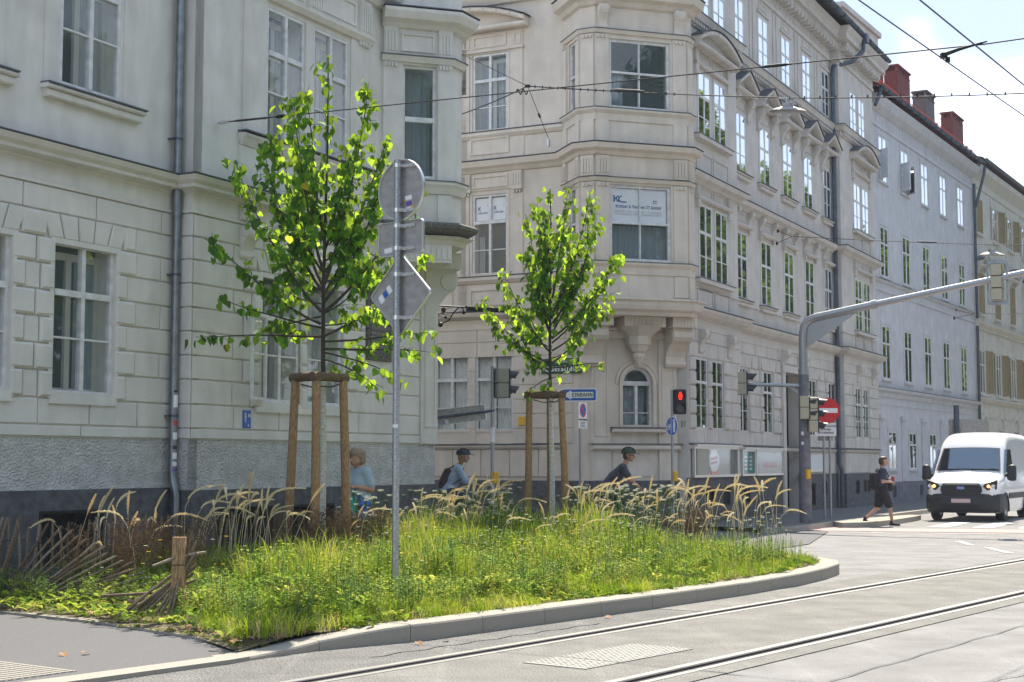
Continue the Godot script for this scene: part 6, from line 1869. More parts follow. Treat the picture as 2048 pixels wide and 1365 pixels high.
func street_things() -> void:
	B = Vector3.ZERO
	# the sign post on the island, seen from behind
	var t := thing("sign_post", "galvanised post on the grass with three traffic signs seen from behind", "sign post", Vector3(-1.27, 0.1, -16.44))
	post(t, 0.039, 4.9, M.galvanized)
	var F := Transform3D(fr(0, 0, 129).basis, Vector3.ZERO)
	for k in 3:
		var y: float = [4.575, 4.03, 3.40][k]
		var outline := PackedVector2Array()
		if k == 0:
			for i in 40: outline.push_back(Vector2(cos(TAU * i / 40), sin(TAU * i / 40)) * 0.345)
		elif k == 1: outline = rounded(0.68, 0.385, 0.05)
		else:
			var q := rounded(0.66, 0.66, 0.05)
			for p in q: outline.push_back(p.rotated(PI / 4))
		var m := MB.new()
		m.prism(outline, -0.078, -0.070, 0.0, true)
		var s := put(t, ["round_sign", "rectangular_sign", "diamond_sign"][k], m.mesh(), M.sign_back, F * Transform3D(Basis(), Vector3(0, y, 0)))
		var r := MB.new()
		rim(r, outline, 0.016, -0.080, -0.048)
		put(s, "sign_rim", r.mesh(), M.aluminium)
		for dy in ([0.26, -0.24] if k == 0 else ([0.13, -0.12] if k == 1 else [0.22, -0.26])):
			var c := MB.new()
			c.tube([Vector3(0, dy - 0.022, 0), Vector3(0, dy + 0.022, 0)], 0.046, 14)
			c.box(Vector3(-0.11, dy - 0.018, -0.072), Vector3(0.21, dy + 0.018, -0.05))
			c.box(Vector3(0.045, dy - 0.02, -0.05), Vector3(0.06, dy + 0.02, 0.02)); c.box(Vector3(-0.06, dy - 0.02, -0.05), Vector3(-0.045, dy + 0.02, 0.01))
			for x in [-0.08, 0.1, 0.18]: c.box(Vector3(x - 0.012, dy - 0.012, -0.05), Vector3(x + 0.012, dy + 0.012, -0.036))
			put(s, "clamp", c.mesh(), M.aluminium)
		for q in [[[0.10, -0.10, 0.10, 0.05, "white_sign"], [0.11, -0.165, 0.08, 0.045, "purple_print"], [0.10, -0.23, 0.08, 0.05, "paper"], [0.155, -0.22, 0.04, 0.05, "yellow_box"]], [[-0.2, -0.12, 0.12, 0.055, "paper"]], [[-0.30, -0.03, 0.07, 0.09, "paper"], [-0.24, 0.02, 0.06, 0.07, "blue_sign"], [-0.18, 0.07, 0.06, 0.09, "white_sign"]]][k]:
			var sm := MB.new()
			sm.rect(-q[2] / 2, -q[3] / 2, q[2] / 2, q[3] / 2, 0.0, 0.002)
			put(s, "sticker", sm.mesh(), M[q[4]], Transform3D(Basis(Vector3.BACK, (0.6 if k == 2 else 0.08)), Vector3(q[0], q[1], -0.070)))
	var st := MB.new()
	st.rect(-0.03, 0, 0.03, 0.035, 0.0395, 0.041)
	put(t, "sticker", st.mesh(), M.paper, Transform3D(fr(0, 0, 95).basis, Vector3(0, 1.93, 0)))
	# one way sign with the no parking plate
	t = thing("one_way_sign", "blue and white one way arrow sign above a no parking plate on thin post", "street sign", Vector3(1.41, 0.1, -31.0))
	post(t, 0.03, 2.95, M.galvanized)
	var m := MB.new()
	m.prism(rounded(0.74, 0.27, 0.025), 0.035, 0.042, 0.0, true)
	var s := put(t, "arrow_sign", m.mesh(), M.white_sign, Transform3D(fr(0, 0, 100).basis, Vector3(-0.02, 2.94, 0)))
	m = MB.new(); m.prism(rounded(0.70, 0.23, 0.02), 0.042, 0.0435)
	put(s, "blue_field", m.mesh(), M.blue_sign)
	m = MB.new()
	m.prism(PackedVector2Array([Vector2(-0.33, 0.0), Vector2(-0.16, -0.10), Vector2(-0.16, 0.10)]), 0.0435, 0.0455)
	m.prism(PackedVector2Array([Vector2(-0.16, -0.062), Vector2(0.30, -0.062), Vector2(0.30, 0.062), Vector2(-0.16, 0.062)]), 0.0435, 0.0455)
	put(s, "arrow", m.mesh(), M.white_sign)
	letters(s, "EINBAHN", 0.112, M.print_black, Transform3D(Basis(), Vector3(0.07, 0.0, 0.047)), true, 0.86)
	m = MB.new(); m.rect(-0.20, -0.27, 0.20, 0.27, 0.033, 0.040)
	s = put(t, "no_parking_plate", m.mesh(), M.white_sign, Transform3D(fr(0, 0, 28).basis, Vector3(0.02, 2.52, 0.0)))
	m = MB.new(); disc(m, 0.145, 0.040, 0.042)
	put(s, "red_ring", m.mesh(), M.red_sign, Transform3D(Basis(), Vector3(0, 0.10, 0)))
	m = MB.new(); disc(m, 0.115, 0.042, 0.044)
	put(s, "blue_disc", m.mesh(), M.blue_sign, Transform3D(Basis(), Vector3(0, 0.10, 0)))
	m = MB.new(); m.rect(-0.12, -0.016, 0.12, 0.016, 0.044, 0.046)
	put(s, "red_bar", m.mesh(), M.red_sign, Transform3D(Basis(Vector3.BACK, -PI / 4), Vector3(0, 0.10, 0)))
	letters(s, "AUSGENOMMEN", 0.05, M.print_black, Transform3D(Basis(), Vector3(0, -0.09, 0.042)))
	m = MB.new()
	for i in 4: m.rect(-0.14 + 0.02 * (i % 2), -0.15 - i * 0.032, 0.14 - 0.03 * (i % 3), -0.137 - i * 0.032, 0.040, 0.042)
	put(s, "fine_print", m.mesh(), M.print_black)
	# signal post at the side street with a sign arm
	t = thing("signal_post", "grey post with traffic signal seen from behind and tilted sign arm", "traffic light", Vector3(-0.39, 0.1, -30.0))
	post(t, 0.042, 3.47, M.galvanized)
	signal_head(t, Transform3D(fr(0, 0, -22).basis, Vector3(0.26, 3.13, 0)), 2, "signal_grey")
	m = MB.new(); m.tube([Vector3(0, 3.42, 0), Vector3(0.2, 3.42, 0)], 0.018, 8); m.tube([Vector3(0, 2.84, 0), Vector3(0.2, 2.84, 0)], 0.018, 8)
	put(t, "signal_bracket", m.mesh(), M.signal_beige)
	var arm := Transform3D(Basis(Vector3.BACK, deg_to_rad(7.0)), Vector3(0, 2.58, 0.02))
	m = MB.new(); m.tube([Vector3(0.04, 0, 0.0), Vector3(-1.12, 0, 0.0)], 0.026, 10)
	put(t, "sign_arm", m.mesh(), M.zinc_dark, arm)
	m = MB.new(); m.prism(rounded(1.0, 0.32, 0.03), -0.05, -0.042, 0.0, true)
	s = put(t, "direction_sign", m.mesh(), M.sign_back, arm * Transform3D(Basis(Vector3.RIGHT, -0.12), Vector3(-0.63, 0, 0)))
	m = MB.new(); rim(m, rounded(1.0, 0.32, 0.03), 0.02, -0.052, -0.025)
	put(s, "sign_rim", m.mesh(), M.aluminium)
	m = MB.new(); m.rect(-0.34, -0.14, -0.27, -0.06, -0.042, -0.04)
	put(s, "sticker", m.mesh(), M.paper)
	m = MB.new(); m.rect(-0.06, -0.12, 0.06, 0.12, 0.03, 0.14, 0.02)
	put(t, "push_button_box", m.mesh(), M.yellow_box, Transform3D(fr(0, 0, 70).basis, Vector3(0.03, 1.25, 0)))
	m = MB.new(); m.tube([Vector3(0, 1.95, 0), Vector3(0, 2.25, 0)], 0.0435, 12)
	put(t, "sticker", m.mesh(), M.white_sign)
	# pedestrian signal with the red man
	t = thing("pedestrian_signal", "pedestrian signal showing a red standing man above round blue path sign", "traffic light", Vector3(3.47, 0.1, -32.5))
	post(t, 0.035, 3.12, M.galvanized)
	m = MB.new(); m.prism(rounded(0.27, 0.54, 0.03), -0.09, 0.05, 0.01, true)
	s = put(t, "signal_housing", m.mesh(), M.black_plastic, Transform3D(fr(0, 0, 84).basis, Vector3(0.17, 2.86, 0)))
	m = MB.new(); m.prism(rounded(0.26, 0.53, 0.03), -0.14, -0.09, 0.0, true)
	put(s, "housing_back", m.mesh(), M.signal_beige)
	for k in 2:
		var y := 0.125 - 0.255 * k
		m = MB.new(); disc(m, 0.095, 0.05, 0.055, 20)
		put(s, "lens", m.mesh(), M.lens_dark, Transform3D(Basis(), Vector3(0, y, 0)))
		visor(s, y, 0.105, 0.13)
	m = MB.new()
	m.ball(Vector3(0, 0.185, 0.058), 0.024, 8)
	m.rect(-0.034, 0.09, 0.034, 0.163, 0.055, 0.064, 0.004); m.rect(-0.026, 0.045, -0.003, 0.092, 0.055, 0.064); m.rect(0.003, 0.045, 0.026, 0.092, 0.055, 0.064)
	put(s, "red_man_light", m.mesh(), M.signal_red_glow)
	m = MB.new(); disc(m, 0.215, 0.045, 0.05)
	s = put(t, "path_sign", m.mesh(), M.white_sign, Transform3D(fr(0, 0, 150).basis, Vector3(0.03, 2.33, 0)))
	m = MB.new(); disc(m, 0.202, 0.05, 0.052)
	put(s, "blue_field", m.mesh(), M.blue_sign)
	m = MB.new()
	m.ball(Vector3(0.09, 0.12, 0.052), 0.026, 8); m.rect(0.055, -0.02, 0.125, 0.09, 0.052, 0.054); m.rect(0.06, -0.13, 0.085, -0.02, 0.052, 0.054); m.rect(0.095, -0.13, 0.12, -0.02, 0.052, 0.054)
	for x in [-0.14, -0.04]:
		for i in 12: m.bar(Vector3(x + cos(TAU * i / 12) * 0.045, -0.03 + sin(TAU * i / 12) * 0.045, 0.053), Vector3(x + cos(TAU * (i + 1) / 12) * 0.045, -0.03 + sin(TAU * (i + 1) / 12) * 0.045, 0.053), 0.012, 0.003, Vector3.BACK)
	m.bar(Vector3(-0.14, -0.03, 0.053), Vector3(-0.10, 0.03, 0.053), 0.012, 0.003, Vector3.BACK); m.bar(Vector3(-0.10, 0.03, 0.053), Vector3(-0.05, 0.03, 0.053), 0.012, 0.003, Vector3.BACK); m.bar(Vector3(-0.04, -0.03, 0.053), Vector3(-0.06, 0.05, 0.053), 0.012, 0.003, Vector3.BACK)
	put(s, "pictogram", m.mesh(), M.white_sign)
	m = MB.new(); m.rect(-0.05, -0.11, 0.05, 0.11, 0.03, 0.12, 0.02)
	put(t, "push_button_box", m.mesh(), M.yellow_box, Transform3D(fr(0, 0, 80).basis, Vector3(0.04, 1.25, 0)))
	m = MB.new(); m.rect(-0.04, -0.07, 0.04, 0.07, -0.05, 0.05)
	put(t, "sounder_box", m.mesh(), M.signal_grey, Transform3D(fr(0, 0, 84).basis, Vector3(0.24, 2.38, 0)))
	# the tall signal mast with its arm over the road
	t = thing("signal_mast", "tall grey mast with long arm over the road carrying traffic signals", "traffic light mast", Vector3(7.53, 0.05, -38.65))
	m = MB.new(); m.tube([Vector3(0, 0, 0), Vector3(0, 2.5, 0), Vector3(0, 3.9, 0)], [0.16, 0.148, 0.135], 20)
	put(t, "mast_foot", m.mesh(), M.mast_paint)
	var D := fr(0, 0, 117).basis
	m = MB.new()
	var pts := [Vector3(0, 3.9, 0), Vector3(0, 4.9, 0), Vector3(0.04, 5.12, 0), Vector3(0.16, 5.26, 0), Vector3(0.34, 5.33, 0), Vector3(1.9, 5.6, 0)]
	m.tube(pts, [0.115, 0.112, 0.11, 0.108, 0.106, 0.1], 18)
	m.tube([Vector3(0, 3.86, 0), Vector3(0, 4.02, 0)], 0.14, 18)
	put(t, "mast_shaft", m.mesh(), M.galvanized, Transform3D(D, Vector3.ZERO))
	m = MB.new()
	m.tube([Vector3(1.85, 5.59, 0), Vector3(7.5, 6.52, 0)], [0.085, 0.075], 16)
	m.tube([Vector3(1.8, 5.585, 0), Vector3(1.92, 5.605, 0)], 0.115, 16)
	put(t, "mast_arm", m.mesh(), M.galvanized, Transform3D(D, Vector3.ZERO))
	m = MB.new()
	m.prism(PackedVector2Array([Vector2(0.1, 4.55), Vector2(1.5, 5.46), Vector2(0.2, 5.22), Vector2(0.1, 5.05)]), -0.008, 0.008, 0.0, true)
	put(t, "gusset_plate", m.mesh(), M.galvanized, Transform3D(D, Vector3.ZERO))
	m = MB.new(); m.tube([Vector3(0, 3.56, 0), Vector3(-0.7, 3.6, 0), Vector3(-1.5, 3.6, 0)], [0.055, 0.05, 0.042], 12)
	m.bar(Vector3(-0.06, 3.3, 0), Vector3(-0.35, 3.55, 0), 0.05, 0.05)
	put(t, "side_arm", m.mesh(), M.galvanized, Transform3D(fr(0, 0, 93).basis, Vector3.ZERO))
	signal_head(t, Transform3D(fr(0, 0, 12).basis, Vector3(-1.50, 3.63, 0.05)), 2, "signal_beige", true)
	signal_head(t, Transform3D(fr(0, 0, 10).basis, Vector3(0.06, 3.0, 0.22)), 2, "signal_beige")
	signal_head(t, Transform3D(fr(0, 0, 2).basis, Vector3(0.27, 2.82, 0.2)), 3, "signal_beige")
	signal_head(t, Transform3D(fr(0, 0, -62).basis, Vector3(0.891 * 4.92, 6.0, 0.454 * 4.92 - 0.12)), 3, "signal_beige", true)
	m = MB.new(); m.rect(-0.06, -0.12, 0.06, 0.12, 0.13, 0.26, 0.02)
	put(t, "push_button_box", m.mesh(), M.yellow_box, Transform3D(fr(0, 0, 80).basis, Vector3(0.0, 1.3, 0)))
	for q in [[2.05, 0.08, "white_sign"], [1.9, 0.05, "purple_print"], [2.3, 0.09, "paper"]]:
		m = MB.new(); m.rect(-0.04, 0, 0.03, q[1], 0.149, 0.153)
		put(t, "sticker", m.mesh(), M[q[2]], Transform3D(fr(0, 0, 120).basis, Vector3(0, q[0], 0)))
	# no entry sign on its pair of posts
	t = thing("no_entry_sign", "red no entry disc with white bar and text plate on two thin posts", "traffic sign", Vector3(8.68, 0.1, -41.5))
	for q in [[-0.07, 0.0, 2.9], [0.13, -0.15, 2.9]]:
		m = MB.new(); m.tube([Vector3(q[0], 0, q[1]), Vector3(q[0], q[2], q[1])], 0.032, 10)
		put(t, "pole", m.mesh(), M.galvanized)
	m = MB.new(); disc(m, 0.355, 0.02, 0.028)
	s = put(t, "no_entry_disc", m.mesh(), M.red_sign, Transform3D(fr(0, 0, 86).basis, Vector3(0.03, 2.98, 0.03)))
	m = MB.new(); m.rect(-0.29, -0.065, 0.29, 0.065, 0.028, 0.030)
	put(s, "white_bar", m.mesh(), M.white_sign)
	m = MB.new(); m.prism(rounded(0.62, 0.37, 0.03), 0.02, 0.028, 0.0, true)
	s = put(t, "text_plate", m.mesh(), M.paper, Transform3D(fr(0, 0, 82).basis, Vector3(-0.03, 2.46, 0.03)))
	var y := 0.09
	for w in ["ausgenommen Graz Linien,", "ÖBB-Postbus", "und Straßendienst"]:
		letters(s, w, 0.085, M.print_black, Transform3D(Basis(), Vector3(0, y, 0.03)), true, 0.62)
		y -= 0.09
	m = MB.new(); m.rect(-0.2, -0.1, 0.22, 0.1, -0.2, -0.19)
	put(t, "plate_back", m.mesh(), M.sign_back, Transform3D(fr(0, 0, 86).basis, Vector3(0.02, 2.25, 0.0)))
	# hoarding back behind the van
	t = thing("board_on_post", "plain grey board seen from behind on a dark post behind the van", "board", Vector3(16.0, 0.1, -54.0))
	m = MB.new(); m.tube([Vector3(0, 0, 0), Vector3(0, 3.6, 0)], 0.1, 10)
	put(t, "pole", m.mesh(), M.zinc_dark)
	m = MB.new(); m.box(Vector3(-0.25, 2.4, -0.16), Vector3(1.15, 3.1, -0.12))
	put(t, "board", m.mesh(), M.sign_back)
	# wrought iron bracket on the corner of the near house
	t = thing("iron_sign_bracket", "black wrought iron bracket with rosettes on the corner of the grey house", "bracket", Vector3(-1.53, 4.62, -28.3), deg_to_rad(18.0))
	m = MB.new()
	m.tube([Vector3(-0.05, 0, 0), Vector3(1.0, -0.02, 0)], 0.016, 6)
	m.tube([Vector3(0.0, -0.36, 0), Vector3(0.16, -0.36, 0), Vector3(0.34, -0.28, 0), Vector3(0.44, -0.12, 0), Vector3(0.54, -0.02, 0), Vector3(0.62, -0.03, 0), Vector3(0.64, -0.1, 0)], 0.014, 6)
	m.tube([Vector3(0.04, 0, 0), Vector3(0.06, -0.12, 0), Vector3(0.16, -0.2, 0), Vector3(0.28, -0.22, 0)], 0.012, 6)
	m.tube([Vector3(0.02, -0.14, 0), Vector3(0.2, -0.15, 0), Vector3(0.4, -0.17, 0)], 0.010, 6)
	put(t, "scrollwork", m.mesh(), M.black_iron)
	for q in [[0.18, -0.36, 0.05], [0.24, -0.08, 0.05], [0.28, -0.22, 0.03], [0.64, -0.12, 0.035], [0.4, -0.18, 0.02], [0.69, 0.0, 0.02]]:
		m = MB.new(); m.ball(Vector3(q[0], q[1], 0), q[2], 8)
		put(t, "rosette", m.mesh(), M.black_iron)
	m = MB.new(); m.box(Vector3(0.7, -0.09, -0.04), Vector3(1.55, -0.01, 0.04))
	put(t, "sign_bar", m.mesh(), M.black_iron)
	# fallen leaves on the near pavement and by the kerb
	var lv := leaf_mesh()
	for q in [[-3.78, 0.034, 12.78, 0.3, "curled brown leaf on the near pavement, left of two"], [-3.62, 0.034, 12.82, 2.0, "small brown leaf on the near pavement, right of two"], [-0.86, 0.006, 13.8, 0.2, "orange brown leaf in the gutter at the low end of the kerb"], [-0.62, 0.006, 14.0, 2.4, "brown leaf against the kerb in front of the sign post"], [1.0, 0.006, 16.1, 0.5, "yellow brown leaf in the gutter midway along the kerb"]]:
		var o := put(self, "fallen_leaf", lv, M.fallen_leaf, Transform3D(Basis.from_euler(Vector3(-PI / 2 + 0.25, q[3], 0.3)).scaled(Vector3.ONE * 0.075), Vector3(q[0], q[1] + 0.02, -q[2])))
		tag(o, q[4], "leaf", "dry leaves fallen on the asphalt")

func visor(par: Node, y: float, r: float, d: float, y0 := 0.0) -> void:
	var m := MB.new()
	var n := 12
	for i in n:
		var a0 := -0.35 + (PI + 0.7) * i / n; var a1 := -0.35 + (PI + 0.7) * (i + 1) / n
		var k0 := d * (0.55 + 0.45 * maxf(sin(a0), 0.0)); var k1 := d * (0.55 + 0.45 * maxf(sin(a1), 0.0))
		var p0 := Vector3(cos(a0) * r, sin(a0) * r, 0.05); var p1 := Vector3(cos(a1) * r, sin(a1) * r, 0.05)
		m.quad(p0, p1, p1 + Vector3(0, -0.02, k1), p0 + Vector3(0, -0.02, k0))
		m.quad(p0 * 0.96, p0 * 0.96 + Vector3(0, -0.02, k0), p1 * 0.96 + Vector3(0, -0.02, k1), p1 * 0.96)
	put(par, "visor", m.mesh(), M.black_plastic, Transform3D(Basis(), Vector3(0, y, 0)))

# housing that looks along its own +z
func signal_head(t: Node3D, f: Transform3D, n: int, body: String, backing := false) -> void:
	var h := 0.30 * n
	var m := MB.new()
	for k in n:
		m.xf = Transform3D(Basis(), Vector3(0, h / 2 - 0.15 - 0.30 * k, 0))
		m.prism(rounded(0.28, 0.294, 0.03), -0.2, 0.02, 0.01, true)
	var s := put(t, "signal_head", m.mesh(), M[body], f)
	m = MB.new(); m.prism(rounded(0.275, h - 0.01, 0.03), 0.02, 0.05, 0.0, true)
	put(s, "signal_front", m.mesh(), M.black_plastic)
	for k in n:
		var y := h / 2 - 0.15 - 0.30 * k
		m = MB.new(); disc(m, 0.10, 0.05, 0.058, 16)
		put(s, "lens", m.mesh(), M.lens_dark, Transform3D(Basis(), Vector3(0, y, 0)))
		visor(s, y, 0.115, 0.24)
	if backing:
		m = MB.new(); rim(m, rounded(0.5, h + 0.2, 0.05), 0.10, -0.03, -0.02)
		put(s, "backing_board", m.mesh(), M.zinc)

# ---------------------------------------------------------------- wires and hanging lamps
func wire(called: String, label: String, pts: Array, r: float, mt: Material, sag := 0.0, grp := "overhead wires") -> MeshInstance3D:
	var m := MB.new()
	for i in pts.size() - 1:
		var a: Vector3 = pts[i]; var b: Vector3 = pts[i + 1]
		var p := []
		for k in 13:
			var u := k / 12.0
			p.push_back(a.lerp(b, u) - Vector3(0, sag * 4.0 * u * (1.0 - u), 0))
		m.tube(p, r, 6, true)
	var o := put(self, called, m.mesh(), mt)
	tag(o, label, "overhead wire", grp)
	return o

func fitting(par: Node, a: Vector3, b: Vector3, r: float, mt: Material, called := "insulator") -> void:
	var m := MB.new()
	var d := b - a
	m.tube([a, a + d * 0.1, a + d * 0.2, a + d * 0.8, a + d * 0.9, b], [r * 0.5, r * 0.6, r, r, r * 0.6, r * 0.5], 8)
	put(par, called, m.mesh(), mt)

func lamp(called: String, label: String, at: Vector3, turn: float) -> void:
	var t := thing(called, label, "street lamp", at, turn, "street lamps hung from cables")
	var m := MB.new()
	m.lathe([Vector2(0.0, -0.05), Vector2(0.30, -0.05), Vector2(0.39, -0.04), Vector2(0.41, -0.015), Vector2(0.37, 0.02), Vector2(0.22, 0.055), Vector2(0.13, 0.09), Vector2(0.12, 0.16), Vector2(0.0, 0.17)], 24, Vector3.ZERO, true, 1.0, 0.42)
	put(t, "lamp_housing", m.mesh(), M.sign_back)
	m = MB.new()
	m.lathe([Vector2(0.0, -0.065), Vector2(0.2, -0.063), Vector2(0.3, -0.052), Vector2(0.0, -0.051)], 20, Vector3.ZERO, true, 1.0, 0.4)
	put(t, "lamp_cover", m.mesh(), M.print_grey)
	m = MB.new()
	m.bar(Vector3(0, 0.15, 0), Vector3(-0.06, 0.24, 0), 0.05, 0.03); m.bar(Vector3(0, 0.15, 0), Vector3(0.22, 0.27, 0), 0.04, 0.03); m.bar(Vector3(-0.2, 0.26, 0), Vector3(0.24, 0.28, 0), 0.03, 0.03)
	put(t, "lamp_bracket", m.mesh(), M.aluminium)

func overhead() -> void:
	B = Vector3.ZERO
	var H := fr(-1.437, 28, 27) * Vector3(-6.56, 6.73, 0.0)
	var e := Vector3(4.69, 5.79, -14.6)
	var w := wire("span_wire", "span wire from the grey house wall to the tram contact wires", [H, e, Vector3(9.5, 5.45, -10.2)], 0.0075, M.cable, 0.0)
	var d := (e - H).normalized()
	fitting(w, H, H + d * 0.25, 0.03, M.aluminium, "wall_hook"); fitting(w, H + d * 0.25, H + d * 1.3, 0.017, M.cable); fitting(w, H + d * 1.3, H + d * 1.55, 0.03, M.black_iron)
	fitting(w, e - d * 2.55, e - d * 2.15, 0.018, M.black_iron)
	var c1 := wire("contact_wire", "left of the two tram contact wires against the sky", [Vector3(-4.2, 5.7, -2.0), Vector3(3.19, 5.7, -13.1), Vector3(5.8, 5.7, -17.0), Vector3(31.5, 5.7, -55.0)], 0.007, M.cable_blue, 0.0)
	wire("contact_wire", "right twisted tram contact wire against the sky", [Vector3(-3.5, 5.72, -2.0), Vector3(3.70, 5.72, -13.1), Vector3(5.35, 5.72, -15.65), Vector3(30.9, 5.72, -55.0)], 0.008, M.cable_blue, 0.0)
	var m := MB.new()
	m.tube([Vector3(4.32, 5.72, -14.75), Vector3(4.46, 5.76, -14.68), Vector3(4.72, 5.82, -14.6)], [0.022, 0.018, 0.008], 8)
	m.box(Vector3(4.30, 5.69, -14.78), Vector3(4.36, 5.74, -14.72)); m.box(Vector3(4.35, 5.65, -14.77), Vector3(4.39, 5.70, -14.74))
	put(c1, "wire_clamp", m.mesh(), M.black_iron)
	var J := Vector3(0.35, 10.05, -33.0)
	var hook := Vector3(5.83, 9.29, -31.0)
	var cb := wire("lamp_cable", "thick clipped cable carrying the left hanging street lamp", [Vector3(-3.2, 9.55, -37.0), Vector3(-1.26, 9.86, -35.0), J, hook, Vector3(9.72, 8.64, -28.0), Vector3(14.0, 8.0, -25.0)], 0.013, M.cable, 0.03)
	for i in 34:
		var u := i / 33.0
		var p := J.lerp(hook, u) - Vector3(0, 0.03 * 4 * u * (1 - u), 0) if i < 20 else hook.lerp(Vector3(9.72, 8.64, -28.0), (i - 20) / 14.0)
		m = MB.new(); m.box(p + Vector3(-0.012, -0.035, -0.012), p + Vector3(0.012, 0.03, 0.012))
		put(cb, "cable_clip", m.mesh(), M.black_iron)
	fitting(cb, J.lerp(hook, 0.33), J.lerp(hook, 0.46), 0.035, M.cable)
	m = MB.new()
	for i in 14:
		var a0 := i * 0.9; var a1 := (i + 1) * 0.9
		m.bar(J + Vector3(-0.25 + 0.018 * i, -0.13 + sin(a0) * 0.06, cos(a0) * 0.05), J + Vector3(-0.25 + 0.018 * (i + 1), -0.13 + sin(a1) * 0.06, cos(a1) * 0.05), 0.02, 0.02)
	m.box(J + Vector3(-0.06, -0.03, -0.03), J + Vector3(0.06, 0.03, 0.03))
	put(cb, "cable_joint", m.mesh(), M.black_iron)
	wire("guy_wire", "thin guy wire from the grey house oriel to the cable joint", [Vector3(-1.0, 9.32, -27.6), J], 0.008, M.cable, 0.0)
	var gq := fr(1.96, 37.0, 117) * Vector3(-1.17, 9.87, 0.0)
	var gw := wire("guy_wire", "thin guy wire from the cable joint down to the beige side front", [J, gq], 0.008, M.cable, 0.0)
	fitting(gw, J.lerp(gq, 0.5), J.lerp(gq, 0.58), 0.03, M.black_iron); fitting(gw, gq, gq + Vector3(0, -0.25, 0.05), 0.03, M.aluminium, "wall_hook")
	lamp("street_lamp", "flat grey street lamp hung on cable in front of the pedimented windows", Vector3(5.80, 9.02, -31.0), deg_to_rad(8.0))
	var g1 := fr(4.15, 37.7, 27) * Vector3(8.77, 8.72, 0.0); var g2 := fr(4.15, 37.7, 27) * Vector3(8.65, 8.32, 0.0); var y := Vector3(8.55, 8.52, -45.3)
	var lh := Vector3(14.86, 8.36, -46.0)
	var w5 := wire("span_wire", "span wire from the beige house front carrying the right hanging lamp", [y, lh, Vector3(20.0, 8.1, -44.0)], 0.010, M.cable, 0.02)
	for p in [g1, g2]:
		m = MB.new(); m.tube([p, y], 0.009, 6); m.ball(p, 0.06, 8)
		put(w5, "wall_hook", m.mesh(), M.black_iron)
	fitting(w5, y.lerp(lh, 0.62), y.lerp(lh, 0.72), 0.03, M.black_iron)
	lamp("street_lamp", "flat grey street lamp hung on cable in front of the shuttered house", Vector3(14.84, 8.06, -46.0), deg_to_rad(5.0))
	g1 = fr(13.82, 56.68, 30) * Vector3(12.54, 8.54, 0.0); g2 = fr(13.82, 56.68, 30) * Vector3(12.14, 8.12, 0.0); y = Vector3(20.6, 8.25, -66.5)
	var w6 := wire("span_wire", "thin span wire from the lilac house front towards the right", [y, Vector3(26.0, 7.8, -62.0)], 0.010, M.cable, 0.0)
	for p in [g1, g2]:
		m = MB.new(); m.tube([p, y], 0.01, 6); m.ball(p, 0.07, 8)
		put(w6, "wall_hook", m.mesh(), M.black_iron)

# ---------------------------------------------------------------- the two young trees and their stakes
func leaf_mesh() -> ArrayMesh:
	var m := MB.new()
	var half := [Vector2(0.0, 0.0), Vector2(0.26, 0.09), Vector2(0.45, -0.10), Vector2(0.47, -0.38), Vector2(0.33, -0.64), Vector2(0.14, -0.86), Vector2(0.0, -1.05)]
	for s in [-1.0, 1.0]:
		for i in 6:
			var a: Vector2 = half[i]; var b: Vector2 = half[i + 1]
			var p := Vector3(a.x * s, a.y, absf(a.x) * 0.22 - a.y * a.y * 0.12); var q := Vector3(b.x * s, b.y, absf(b.x) * 0.22 - b.y * b.y * 0.12)
			var c := Vector3(0, -0.42, -0.02)
			if s > 0: m.tri(p, c, q)
			else: m.tri(p, q, c)
	return m.mesh()

